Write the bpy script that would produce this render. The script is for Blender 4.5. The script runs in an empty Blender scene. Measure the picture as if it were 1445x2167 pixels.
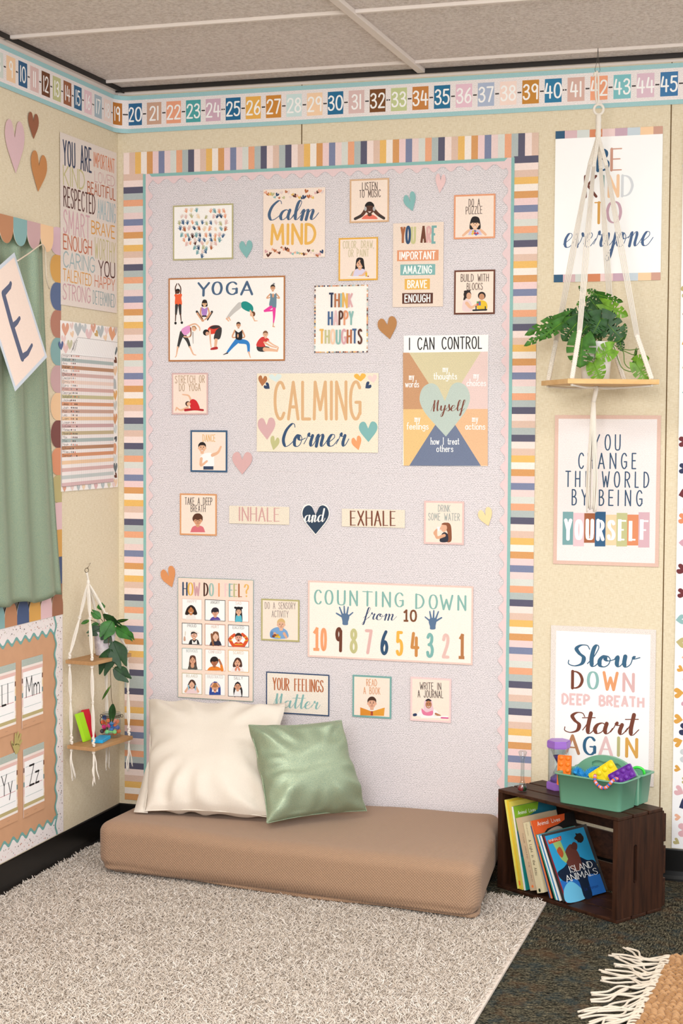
import bpy, bmesh, math, random
import numpy as np
from mathutils import Vector, Matrix, Quaternion, noise

R = random.Random(7)
SC = bpy.context.scene
COL = SC.collection

# ------------------------------------------------------------------ camera
CAM = (2.454073, -5.197984, 1.462168)
YAW, PITCH, ROLL, FPX = -0.3033463, -0.0548757, 0.0053679, 3403.44


def _basis():
    cy, sy = math.cos(YAW), math.sin(YAW)
    cp, sp = math.cos(PITCH), math.sin(PITCH)
    f = Vector((sy * cp, cy * cp, sp))
    r = Vector((cy, -sy, 0))
    u = r.cross(f)
    cr, sr = math.cos(ROLL), math.sin(ROLL)
    return r * cr + u * sr, u * cr - r * sr, f


CR, CU, CF = _basis()
cam_data = bpy.data.cameras.new('camera')
cam = bpy.data.objects.new('camera', cam_data)
COL.objects.link(cam)
cam.matrix_world = Matrix(((CR.x, CU.x, -CF.x, CAM[0]), (CR.y, CU.y, -CF.y, CAM[1]),
                           (CR.z, CU.z, -CF.z, CAM[2]), (0, 0, 0, 1)))
cam_data.sensor_fit = 'HORIZONTAL'
cam_data.sensor_width = 36.0
cam_data.lens = FPX / 1445.0 * 36.0
cam_data.clip_start = 0.05
SC.camera = cam

# ------------------------------------------------------------------ world, lights, exposure
SC.view_settings.view_transform = 'Standard'
SC.view_settings.look = 'None'
SC.view_settings.gamma = 1.0
SC.view_settings.use_curve_mapping = False
SC.view_settings.exposure = 0.03

world = bpy.data.worlds.new('world')
SC.world = world
world.use_nodes = True
world.node_tree.nodes['Background'].inputs[0].default_value = (0.97, 0.985, 1.0, 1)
world.node_tree.nodes['Background'].inputs[1].default_value = 1.75


def area_light(name, loc, target, sx, sy, power, color):
    d = bpy.data.lights.new(name, 'AREA')
    d.shape = 'RECTANGLE'
    d.size, d.size_y = sx, sy
    d.energy = power
    d.color = color
    o = bpy.data.objects.new(name, d)
    COL.objects.link(o)
    o.location = loc
    q = (Vector(target) - Vector(loc)).to_track_quat('-Z', 'Y')
    o.rotation_euler = q.to_euler()
    return o


# frontal key light added behind the camera, no window; then the room's ceiling troffers
area_light('front_key_light', (2.2, -6.2, 2.25), (1.0, 0.0, 1.25), 1.5, 0.9, 125.0, (0.97, 0.985, 1.0))
area_light('ceiling_troffer_light', (1.0, -2.5, 2.57), (1.0, -2.5, 0.0), 1.2, 0.6, 38.0, (0.98, 0.99, 1.0))
area_light('ceiling_troffer_light', (3.2, -2.6, 2.57), (3.2, -2.6, 0.0), 1.2, 0.6, 42.0, (0.98, 0.99, 1.0))

# ------------------------------------------------------------------ from measurements to places in the room


def ray(u, v):
    return CR * ((u - 722.5) / FPX) - CU * ((v - 1083.5) / FPX) + CF


def onB(u, v, y=0.0):
    d = ray(u, v)
    return Vector(CAM) + d * ((y - CAM[1]) / d.y)


def onL(u, v, x=0.0):
    d = ray(u, v)
    return Vector(CAM) + d * ((x - CAM[0]) / d.x)


def onZ(u, v, z=0.0):
    d = ray(u, v)
    return Vector(CAM) + d * ((z - CAM[2]) / d.z)


# ------------------------------------------------------------------ materials


def lin(h):
    h = h.lstrip('#')
    c = [int(h[i:i + 2], 16) / 255.0 for i in (0, 2, 4)]
    return tuple(x / 12.92 if x <= 0.04045 else ((x + 0.055) / 1.055) ** 2.4 for x in c) + (1.0,)


_MATS = {}


def newmat(name):
    m = bpy.data.materials.new(name)
    m.use_nodes = True
    nt = m.node_tree
    return m, nt, nt.nodes['Principled BSDF']


def plain(h, rough=0.6, metal=0.0, spec=0.3, name=None):
    k = ('plain', h, rough, metal, spec)
    if k not in _MATS:
        m, nt, b = newmat(name or 'paint_' + h)
        b.inputs['Base Color'].default_value = lin(h)
        b.inputs['Roughness'].default_value = rough
        b.inputs['Metallic'].default_value = metal
        b.inputs['Specular IOR Level'].default_value = spec
        _MATS[k] = m
    return _MATS[k]


def N(nt, t, **kw):
    n = nt.nodes.new(t)
    for k, v in kw.items():
        setattr(n, k, v)
    return n


def math_node(nt, op, a, b=None, c=None):
    n = N(nt, 'ShaderNodeMath', operation=op)
    for i, s in enumerate((a, b, c)):
        if s is None:
            continue
        if isinstance(s, (int, float)):
            n.inputs[i].default_value = s
        else:
            nt.links.new(s, n.inputs[i])
    return n.outputs[0]


def ramp(nt, fac, stops, interp='LINEAR'):
    n = N(nt, 'ShaderNodeValToRGB')
    n.color_ramp.interpolation = interp
    e = n.color_ramp.elements
    while len(e) < len(stops):
        e.new(0.5)
    for i, (p, c) in enumerate(stops):
        e[i].position = p
        e[i].color = c if not isinstance(c, str) else lin(c)
    nt.links.new(fac, n.inputs[0])
    return n.outputs[0]


def mix(nt, fac, a, b, blend='MIX'):
    n = N(nt, 'ShaderNodeMix', data_type='RGBA', blend_type=blend)
    for sock, v in ((n.inputs[0], fac), (n.inputs[6], a), (n.inputs[7], b)):
        if isinstance(v, (int, float)):
            sock.default_value = v
        elif isinstance(v, tuple):
            sock.default_value = v
        elif isinstance(v, str):
            sock.default_value = lin(v)
        else:
            nt.links.new(v, sock)
    return n.outputs[2]


def noise_tex(nt, vec, scale, detail=3.0, rough=0.55):
    n = N(nt, 'ShaderNodeTexNoise')
    n.inputs['Scale'].default_value = scale
    n.inputs['Detail'].default_value = detail
    n.inputs['Roughness'].default_value = rough
    if vec is not None:
        nt.links.new(vec, n.inputs['Vector'])
    return n.outputs['Fac']


def mapping(nt, vec, scale=(1, 1, 1), rot=(0, 0, 0), loc=(0, 0, 0)):
    n = N(nt, 'ShaderNodeMapping')
    n.inputs['Scale'].default_value = scale
    n.inputs['Rotation'].default_value = rot
    n.inputs['Location'].default_value = loc
    nt.links.new(vec, n.inputs['Vector'])
    return n.outputs[0]


def objvec(nt):
    return N(nt, 'ShaderNodeTexCoord').outputs['Object']


def bump(nt, bsdf, height, strength=0.3, dist=0.002):
    n = N(nt, 'ShaderNodeBump')
    n.inputs['Strength'].default_value = strength
    n.inputs['Distance'].default_value = dist
    nt.links.new(height, n.inputs['Height'])
    nt.links.new(n.outputs[0], bsdf.inputs['Normal'])


def woven(h, dark=0.82, pitch=0.011, name=None, room=False):
    """printed picture of braided rope; local x across, local z up (object coordinates)"""
    k = ('woven', h, dark, pitch, room)
    if k in _MATS:
        return _MATS[k]
    m, nt, b = newmat(name or 'woven_print_' + h)
    v = objvec(nt)
    wn = N(nt, 'ShaderNodeTexNoise')
    wn.inputs['Scale'].default_value = 26.0
    nt.links.new(v, wn.inputs['Vector'])
    vm = N(nt, 'ShaderNodeVectorMath', operation='MULTIPLY_ADD')
    nt.links.new(wn.outputs['Color'], vm.inputs[0])
    vm.inputs[1].default_value = (0.016, 0.016, 0.016)
    nt.links.new(v, vm.inputs[2])
    sp = N(nt, 'ShaderNodeSeparateXYZ')
    nt.links.new(vm.outputs[0], sp.inputs[0])
    across = math_node(nt, 'ADD', sp.outputs[0], sp.outputs[1]) if room else sp.outputs[0]
    u = math_node(nt, 'DIVIDE', across, pitch)
    w = math_node(nt, 'DIVIDE', sp.outputs[2] if room else sp.outputs[1], pitch)
    # rows of plaits: in each row the strands lean alternately left and right
    fr = math_node(nt, 'ABSOLUTE', math_node(nt, 'SUBTRACT', math_node(nt, 'FRACT', w), 0.5))
    t = math_node(nt, 'ADD', math_node(nt, 'MULTIPLY', u, 1.25), math_node(nt, 'MULTIPLY', fr, 2.4))
    s1 = math_node(nt, 'SINE', math_node(nt, 'MULTIPLY', t, 6.2832))
    edge = math_node(nt, 'MULTIPLY', math_node(nt, 'COSINE', math_node(nt, 'MULTIPLY', w, 12.566)), 0.35)
    nz = noise_tex(nt, v, 210.0, 2.0)
    g = math_node(nt, 'ADD', math_node(nt, 'ADD', math_node(nt, 'MULTIPLY', s1, 0.5), edge),
                  math_node(nt, 'MULTIPLY', math_node(nt, 'SUBTRACT', nz, 0.5), 2.6))
    big = noise_tex(nt, v, 9.0, 3.0)
    base = lin(h)
    lo = tuple(c * dark for c in base[:3]) + (1,)
    hi = tuple(min(1.0, c * 1.04) for c in base[:3]) + (1,)
    fac = math_node(nt, 'ADD', math_node(nt, 'MULTIPLY', g, 0.36), 0.66)
    c = ramp(nt, fac, [(0.0, tuple(x * 0.72 for x in lo[:3]) + (1,)), (0.3, lo), (0.75, base), (1.0, hi)])
    c = mix(nt, math_node(nt, 'MULTIPLY', big, 0.10), c, lo)
    nt.links.new(c, b.inputs['Base Color'])
    b.inputs['Roughness'].default_value = 0.55
    b.inputs['Specular IOR Level'].default_value = 0.25
    _MATS[k] = m
    return m


def grain(h, amount=0.1, scale=300.0, rough=0.6):
    """paper with a fine printed mottle"""
    k = ('grain', h, amount, scale)
    if k in _MATS:
        return _MATS[k]
    m, nt, b = newmat('mottled_' + h)
    v = objvec(nt)
    base = lin(h)
    lo = tuple(c * (1 - amount) for c in base[:3]) + (1,)
    hi = tuple(min(1, c * (1 + amount * 0.5)) for c in base[:3]) + (1,)
    c = ramp(nt, noise_tex(nt, v, scale, 2.0), [(0.3, lo), (0.7, hi)])
    nt.links.new(c, b.inputs['Base Color'])
    b.inputs['Roughness'].default_value = rough
    b.inputs['Specular IOR Level'].default_value = 0.25
    _MATS[k] = m
    return m


def M(c):
    """colour spec -> material: '#hex' printed ink, 'w:hex' woven print, 'g:hex' mottled print, or a material"""
    if not isinstance(c, str):
        return c
    if c.startswith('w:'):
        return woven(c[2:])
    if c.startswith('v:'):
        return woven(c[2:], 0.93)
    if c.startswith('g:'):
        return grain(c[2:])
    return plain(c)


# ------------------------------------------------------------------ naming


def tag(o, label, cat, group=None, kind=None):
    o['label'] = label
    o['category'] = cat
    if group:
        o['group'] = group
    if kind:
        o['kind'] = kind
    return o


def thing(name, loc, label, cat, group=None, rotz=0.0):
    o = bpy.data.objects.new(name, None)
    COL.objects.link(o)
    o.empty_display_size = 0.05
    o.location = loc
    o.rotation_euler = (0, 0, rotz)
    return tag(o, label, cat, group)


class MB:
    """collects shapes into one mesh"""

    def __init__(self):
        self.v, self.f, self.m, self.mats, self.sm = [], [], [], [], []

    def mi(self, mat):
        mat = M(mat)
        for i, x in enumerate(self.mats):
            if x is mat:
                return i
        self.mats.append(mat)
        return len(self.mats) - 1

    def add(self, verts, faces, mat, smooth=False):
        o = len(self.v)
        self.v.extend([tuple(p) for p in verts])
        i = self.mi(mat)
        for f in faces:
            self.f.append([a + o for a in f])
            self.m.append(i)
            self.sm.append(smooth)

    def build(self, name, parent=None, mw=None, loc=None):
        me = bpy.data.meshes.new(name)
        me.from_pydata(self.v, [], self.f)
        for m in self.mats:
            me.materials.append(m)
        me.polygons.foreach_set('material_index', self.m)
        me.polygons.foreach_set('use_smooth', self.sm)
        me.validate()
        me.update()
        o = bpy.data.objects.new(name, me)
        COL.objects.link(o)
        if parent is not None:
            o.parent = parent
        if mw is not None:
            o.matrix_world = mw
        if loc is not None:
            o.location = loc
        return o

    # ---- shapes
    def box(self, c, s, mat, rot=None, bevel=0.0):
        cx, cy, cz = c
        hx, hy, hz = s[0] / 2, s[1] / 2, s[2] / 2
        if bevel > 0:
            bm = bmesh.new()
            bmesh.ops.create_cube(bm, size=1.0)
            bmesh.ops.scale(bm, vec=(s[0], s[1], s[2]), verts=bm.verts)
            bmesh.ops.bevel(bm, geom=bm.edges[:], offset=min(bevel, 0.49 * min(s)), segments=2, profile=0.6, affect='EDGES')
            vs = [v.co.copy() for v in bm.verts]
            bm.verts.index_update()
            fs = [[v.index for v in f.verts] for f in bm.faces]
            bm.free()
        else:
            vs = [Vector((x, y, z)) for x in (-hx, hx) for y in (-hy, hy) for z in (-hz, hz)]
            fs = [(0, 1, 3, 2), (4, 6, 7, 5), (0, 4, 5, 1), (2, 3, 7, 6), (0, 2, 6, 4), (1, 5, 7, 3)]
        if rot is not None:
            vs = [rot @ v for v in vs]
        self.add([v + Vector(c) for v in vs], fs, mat, False)

    def tube(self, pts, r, mat, sides=8, r2=None, cap=True, closed=False, prof=None):
        pts = [Vector(p) for p in pts]
        n = len(pts)
        vs, fs = [], []
        up = None
        for i, p in enumerate(pts):
            if closed:
                t = pts[(i + 1) % n] - pts[i - 1]
            else:
                t = pts[min(i + 1, n - 1)] - pts[max(i - 1, 0)]
            if t.length < 1e-9:
                t = Vector((0, 0, 1))
            t.normalize()
            if up is None:
                a = Vector((0, 0, 1)) if abs(t.z) < 0.9 else Vector((1, 0, 0))
                up = t.cross(a).normalized()
            else:
                up = (up - t * up.dot(t))
                up = up.normalized() if up.length > 1e-6 else t.orthogonal().normalized()
            bn = t.cross(up)
            k = i / max(1, n - 1)
            rr = prof(k) if prof else (r if r2 is None else r + (r2 - r) * k)
            for j in range(sides):
                a = 2 * math.pi * j / sides
                vs.append(p + (up * math.cos(a) + bn * math.sin(a)) * rr)
        m = n if closed else n - 1
        for i in range(m):
            i2 = (i + 1) % n
            for j in range(sides):
                j2 = (j + 1) % sides
                fs.append((i * sides + j, i * sides + j2, i2 * sides + j2, i2 * sides + j))
        if cap and not closed:
            fs.append(tuple(range(sides - 1, -1, -1)))
            fs.append(tuple((n - 1) * sides + j for j in range(sides)))
        self.add(vs, fs, mat, True)

    def lathe(self, prof, mat, c=(0, 0, 0), seg=32, smooth=True, rot=None, capb=True, capt=True):
        vs, fs = [], []
        for (r, z) in prof:
            for j in range(seg):
                a = 2 * math.pi * j / seg
                vs.append(Vector((r * math.cos(a), r * math.sin(a), z)))
        for i in range(len(prof) - 1):
            for j in range(seg):
                j2 = (j + 1) % seg
                fs.append((i * seg + j, i * seg + j2, (i + 1) * seg + j2, (i + 1) * seg + j))
        if capb and prof[0][0] > 1e-6:
            fs.append(tuple(range(seg - 1, -1, -1)))
        if capt and prof[-1][0] > 1e-6:
            fs.append(tuple((len(prof) - 1) * seg + j for j in range(seg)))
        if rot is not None:
            vs = [rot @ v for v in vs]
        self.add([v + Vector(c) for v in vs], fs, mat, smooth)

    def ball(self, c, r, mat, seg=12, rings=8, rot=None):
        rx, ry, rz = (r, r, r) if isinstance(r, (int, float)) else r
        vs, fs = [], []
        for i in range(rings + 1):
            th = math.pi * i / rings
            for j in range(seg):
                a = 2 * math.pi * j / seg
                vs.append(Vector((rx * math.sin(th) * math.cos(a), ry * math.sin(th) * math.sin(a), rz * math.cos(th))))
        for i in range(rings):
            for j in range(seg):
                j2 = (j + 1) % seg
                fs.append((i * seg + j, (i + 1) * seg + j, (i + 1) * seg + j2, i * seg + j2))
        if rot is not None:
            vs = [rot @ v for v in vs]
        self.add([v + Vector(c) for v in vs], fs, mat, True)

    def prism(self, poly, z0, z1, mat, M4=None, mat_side=None):
        n = len(poly)
        vs = [Vector((p[0], p[1], z0)) for p in poly] + [Vector((p[0], p[1], z1)) for p in poly]
        if M4 is not None:
            vs = [M4 @ v for v in vs]
        self.add(vs, [tuple(range(n - 1, -1, -1)), tuple(range(n, 2 * n))], mat)
        self.add(vs, [(i, (i + 1) % n, n + (i + 1) % n, n + i) for i in range(n)], mat_side or mat)


def catmull(pts, k=8, closed=False):
    pts = [Vector(p) for p in pts]
    n = len(pts)
    if n < 3 and not closed:
        return pts
    out = []
    rng = n if closed else n - 1
    for i in range(rng):
        if closed:
            p0, p1, p2, p3 = pts[i - 1], pts[i], pts[(i + 1) % n], pts[(i + 2) % n]
        else:
            p1, p2 = pts[i], pts[i + 1]
            p0 = pts[i - 1] if i > 0 else p1 * 2 - p2
            p3 = pts[i + 2] if i + 2 < n else p2 * 2 - p1
        for j in range(k):
            t = j / k
            out.append(0.5 * ((2 * p1) + (p2 - p0) * t + (2 * p0 - 5 * p1 + 4 * p2 - p3) * t * t
                              + (3 * p1 - p0 - 3 * p2 + p3) * t ** 3))
    if not closed:
        out.append(pts[-1])
    return out


# ------------------------------------------------------------------ pen lettering
GLYPHS = {
    'A': '.52|l 0,0 .26,1 .52,0;l .09,.33 .43,.33',
    'B': '.45|l 0,0 0,1;c 0,1 .25,.98 .38,.85 .36,.66 .22,.55 0,.53;c 0,.53 .28,.51 .45,.36 .42,.12 .25,.01 0,0',
    'C': '.48|c .48,.84 .36,.98 .2,.98 .05,.8 0,.5 .05,.2 .2,.02 .36,.02 .48,.16',
    'D': '.5|l 0,0 0,1;c 0,1 .22,.97 .4,.82 .5,.5 .4,.18 .22,.03 0,0',
    'E': '.4|l .4,1 0,1 0,0 .4,0;l 0,.52 .34,.52',
    'F': '.4|l .4,1 0,1 0,0;l 0,.52 .34,.52',
    'G': '.5|c .48,.84 .36,.98 .2,.98 .05,.8 0,.5 .05,.2 .2,.02 .36,.02 .48,.16;l .5,.14 .5,.45 .28,.45',
    'H': '.48|l 0,0 0,1;l .48,0 .48,1;l 0,.52 .48,.52',
    'I': '.06|l .03,0 .03,1',
    'J': '.36|l .36,1 .36,.25;c .36,.25 .3,.06 .16,0 .04,.08 0,.22',
    'K': '.46|l 0,0 0,1;l .44,1 0,.45;l .1,.56 .46,0',
    'L': '.38|l 0,1 0,0 .38,0',
    'M': '.64|l 0,0 .05,1 .32,.25 .59,1 .64,0',
    'N': '.5|l 0,0 0,1 .5,0 .5,1',
    'O': '.52|C .26,1 .08,.88 0,.5 .08,.12 .26,0 .44,.12 .52,.5 .44,.88',
    'P': '.44|l 0,0 0,1;c 0,1 .25,.98 .42,.85 .42,.62 .25,.48 0,.46',
    'Q': '.52|C .26,1 .08,.88 0,.5 .08,.12 .26,0 .44,.12 .52,.5 .44,.88;l .3,.25 .54,-.05',
    'R': '.46|l 0,0 0,1;c 0,1 .25,.98 .42,.85 .42,.64 .25,.5 0,.48;l .18,.48 .46,0',
    'S': '.44|c .42,.84 .32,.97 .17,.98 .04,.86 .05,.68 .2,.54 .36,.42 .44,.25 .36,.06 .2,0 .06,.04 0,.18',
    'T': '.48|l 0,1 .48,1;l .24,1 .24,0',
    'U': '.48|l 0,1 0,.3;c 0,.3 .06,.06 .24,0 .42,.06 .48,.3;l .48,.3 .48,1',
    'V': '.5|l 0,1 .25,0 .5,1',
    'W': '.7|l 0,1 .18,0 .35,.7 .52,0 .7,1',
    'X': '.48|l 0,1 .48,0;l .48,1 0,0',
    'Y': '.5|l 0,1 .25,.48 .5,1;l .25,.48 .25,0',
    'Z': '.46|l 0,1 .46,1 0,0 .46,0',
    '0': '.5|C .25,1 .07,.88 0,.5 .07,.12 .25,0 .43,.12 .5,.5 .43,.88',
    '1': '.08|l .04,0 .04,1',
    'i1': '.3|l 0,.82 .15,1 .15,0;l 0,0 .3,0',
    '2': '.46|c .02,.78 .1,.95 .25,1 .4,.93 .44,.76 .36,.52 .16,.22 0,0;l 0,0 .46,0',
    '3': '.44|c .02,.86 .12,.98 .25,.99 .38,.88 .36,.68 .22,.55 .12,.53;c .12,.53 .32,.5 .44,.3 .36,.07 .2,0 .06,.04 0,.18',
    '4': '.5|l .12,1 0,.36 .5,.36;l .36,.8 .36,0',
    '5': '.44|l .4,1 .06,1 .03,.58;c .03,.58 .2,.64 .38,.54 .44,.32 .36,.07 .18,0 .05,.05 0,.14',
    '6': '.44|c .36,1 .16,.75 .03,.45 .03,.15 .2,0 .38,.1 .44,.32 .34,.52 .18,.52 .04,.34',
    '7': '.44|l 0,1 .44,1 .14,0',
    '8': '.44|c .22,.55 .05,.7 .06,.9 .22,1 .38,.9 .39,.7 .22,.55 .02,.36 .02,.12 .22,0 .42,.12 .42,.36 .22,.55',
    '9': '.44|c .42,.8 .3,.99 .12,.96 .02,.76 .1,.54 .26,.5 .4,.66;l .42,.9 .4,0',
    '?': '.4|c 0,.8 .08,.96 .22,1 .38,.9 .36,.68 .2,.5 .2,.3;l .2,.06 .2,.05',
    ',': '.1|l .06,.05 .0,-.12', '.': '.06|l .03,.02 .03,.0', "'": '.06|l .03,1 .03,.85', '-': '.3|l 0,.45 .3,.45', '&': '.5|c .5,0 .2,.5 .1,.8 .22,1 .34,.82 .1,.4 .05,.15 .2,0 .4,.15 .48,.4', ' ': '.52|',
    'a': '.4|c .36,.42 .26,.56 .1,.52 .0,.28 .1,.02 .24,.04 .36,.2;l .37,.56 .37,0', 'b': '.4|l 0,1 0,0;c 0,.4 .12,.55 .3,.5 .4,.28 .3,.02 .12,.0 0,.14',
    'c': '.36|c .36,.46 .2,.56 .04,.46 0,.26 .06,.06 .2,0 .36,.1', 'd': '.4|c .37,.42 .26,.56 .1,.52 .0,.28 .1,.02 .26,.02 .37,.16;l .38,1 .38,0',
    'e': '.38|l .02,.3 .37,.3;c .37,.3 .33,.5 .2,.56 .05,.46 0,.26 .08,.05 .22,0 .36,.1', 'f': '.28|c .28,.96 .18,1 .12,.86 .1,.6;l .1,.6 .1,0;l 0,.55 .24,.55',
    'g': '.4|c .37,.42 .26,.56 .1,.52 .02,.34 .1,.14 .26,.16 .37,.3;l .38,.56 .38,0;c .38,0 .32,-.25 .16,-.28 .02,-.2', 'h': '.38|l 0,1 0,0;c 0,.36 .14,.54 .3,.52 .37,.36;l .37,.36 .37,0',
    'i': '.08|l .04,.56 .04,0;l .04,.78 .04,.8', 'k': '.36|l 0,1 0,0;l .32,.56 0,.2;l .12,.32 .36,0', 'l': '.08|l .04,1 .04,0', 'j': '.16|l .14,.56 .14,-.1;c .14,-.1 .08,-.28 -.04,-.24;l .14,.78 .14,.8',
    'm': '.6|l 0,.56 0,0;c 0,.38 .1,.54 .22,.53 .29,.38;l .29,.38 .29,0;c .29,.38 .4,.54 .52,.53 .59,.38;l .59,.38 .59,0', 'n': '.38|l 0,.56 0,0;c 0,.36 .14,.54 .3,.52 .37,.36;l .37,.36 .37,0',
    'o': '.4|C .2,.56 .05,.48 0,.28 .05,.06 .2,0 .35,.06 .4,.28 .35,.48', 'p': '.4|l 0,.56 0,-.3;c 0,.4 .12,.55 .3,.5 .4,.28 .3,.02 .12,.0 0,.14', 'r': '.28|l 0,.56 0,0;c 0,.36 .1,.52 .28,.53',
    's': '.34|c .32,.46 .2,.56 .06,.5 .05,.36 .2,.28 .33,.18 .3,.04 .14,0 0,.08', 't': '.28|l .12,.85 .12,.15;c .12,.15 .16,.02 .28,.05;l 0,.56 .26,.56', 'u': '.38|l 0,.56 0,.2;c 0,.2 .06,.02 .2,.0 .37,.2;l .38,.56 .38,0',
    'v': '.38|l 0,.56 .19,0 .38,.56', 'w': '.56|l 0,.56 .14,0 .28,.5 .42,0 .56,.56', 'y': '.38|l 0,.56 .2,.02;l .38,.56 .1,-.3', 'x': '.36|l 0,.56 .36,0;l .36,.56 0,0', 'z': '.36|l 0,.56 .36,.56 0,0 .36,0', 'q': '.4|c .37,.42 .26,.56 .1,.52 .0,.28 .1,.02 .26,.02 .37,.16;l .38,.56 .38,-.3',
}
SCRIPT = {
    'a': '.64|c .42,.42 .3,.52 .12,.43 .04,.2 .13,.01 .28,.06 .4,.26 .46,.52;c .46,.5 .42,.17 .5,.01 .6,.08 .7,.28',
    'e': '.5|c 0,.12 .2,.24 .36,.38 .34,.5 .2,.5 .08,.3 .1,.08 .22,0 .38,.06 .56,.3',
    'l': '.38|c 0,.12 .2,.45 .34,.85 .28,1 .18,.86 .13,.45 .16,.08 .26,.01 .42,.22',
    'm': '.86|c .0,.3 .08,.5 .13,.46 .1,.0;c .1,.02 .18,.36 .3,.52 .36,.42 .33,.0;c .33,.02 .41,.36 .54,.52 .61,.42 .57,.12 .64,.0 .76,.1 .9,.34',
    'n': '.62|c .0,.3 .08,.5 .13,.46 .1,.0;c .1,.02 .18,.36 .31,.52 .38,.42 .34,.12 .4,.0 .52,.1 .66,.32',
    'o': '.56|c .34,.48 .18,.5 .05,.3 .08,.05 .24,-.01 .38,.12 .41,.36 .3,.48 .24,.36 .36,.27 .6,.36',
    'r': '.56|c .0,.1 .12,.36 .17,.58 .22,.46 .32,.44 .4,.47;c .4,.47 .34,.16 .4,.01 .5,.08 .62,.32',
    'v': '.5|c .0,.34 .08,.5 .14,.44 .16,.2 .2,.02;c .2,.02 .34,.24 .4,.46 .38,.5;c .38,.5 .44,.4 .54,.42',
    'y': '.54|c .0,.34 .06,.5 .1,.42 .1,.16 .2,.05 .34,.2 .44,.5;c .44,.5 .4,.05 .33,-.38 .22,-.52 .14,-.42 .28,-.14 .46,.06 .58,.26',
    'w': '.86|c .0,.34 .07,.5 .11,.42 .11,.14 .2,.02 .31,.18 .38,.5;c .38,.5 .37,.16 .46,.01 .6,.16 .66,.5 .72,.4 .9,.46',
    't': '.42|c .0,.14 .14,.46 .22,.9;c .24,.98 .19,.35 .21,.06 .3,.0 .48,.26;l -.06,.74 .42,.77',
    'f': '.36|c .0,.1 .2,.4 .37,.86 .31,1 .22,.88 .15,.2 .1,-.36 .02,-.46 .0,-.32 .16,-.08 .38,.2',
    'd': '.64|c .42,.42 .3,.52 .12,.43 .04,.2 .13,.01 .28,.06 .42,.3 .52,.98;c .52,.98 .44,.2 .5,.01 .6,.08 .7,.28',
    's': '.4|c .0,.1 .14,.34 .24,.58;c .24,.58 .28,.34 .34,.14 .22,.0 .06,.06;c .26,.0 .36,.06 .44,.22',
    'C': '.6|c .58,.84 .52,.98 .38,.98 .14,.7 .05,.3 .18,.01 .38,.04 .62,.26',
    'M': '.8|c .02,.0 .14,.5 .24,.98;c .24,.98 .25,.4 .28,.02;c .28,.02 .4,.6 .56,.98;c .56,.98 .56,.3 .64,.02 .8,.24',
    'S': '.72|c .74,.8 .64,.97 .42,.98 .27,.82 .38,.6 .56,.4 .52,.12 .28,.0 .05,.08 .03,.26',
    ' ': '.3|',
}


def _parse(tab):
    out = {}
    for k, s in tab.items():
        w, body = s.split('|')
        strokes = []
        for st in body.split(';'):
            st = st.strip()
            if not st:
                continue
            kind, pts = st[0], [tuple(float(x) for x in p.split(',')) for p in st[1:].split()]
            strokes.append((kind, pts))
        out[k] = (float(w), strokes)
    return out


GLYPHS = _parse(GLYPHS)
SCRIPT = _parse(SCRIPT)


def ribbon(pts, wf, cap='round'):
    """pen stroke along 2-D pts; wf(dir)->full width; returns list of polygons"""
    pts = [Vector(p) for p in pts]
    q = [pts[0]]
    for p in pts[1:]:
        if (p - q[-1]).length > 1e-7:
            q.append(p)
    if len(q) == 1:
        q.append(q[0] + Vector((1e-5, 0)))
    n = len(q)
    L, Rr, W = [], [], []
    for i in range(n):
        d = q[min(i + 1, n - 1)] - q[max(i - 1, 0)]
        if d.length < 1e-9:
            d = q[min(i + 1, n - 1)] - q[i]
        if d.length < 1e-9:
            d = Vector((1, 0))
        d = d.normalized()
        w = wf(d) / 2
        nn = Vector((-d.y, d.x))
        L.append(q[i] + nn * w)
        Rr.append(q[i] - nn * w)
        W.append(w)
    polys = [[L[i], Rr[i], Rr[i + 1], L[i + 1]] for i in range(n - 1)]
    if cap == 'round':
        for p, w in ((q[0], W[0]), (q[-1], W[-1])):
            polys.append([p + Vector((math.cos(a), math.sin(a))) * w for a in [2 * math.pi * k / 10 for k in range(10)]])
    return polys

# ------------------------------------------------------------------ printed sheets
EPS = 2.2e-5
ZST = 8e-6         # strokes of one letter lie over one another


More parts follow.
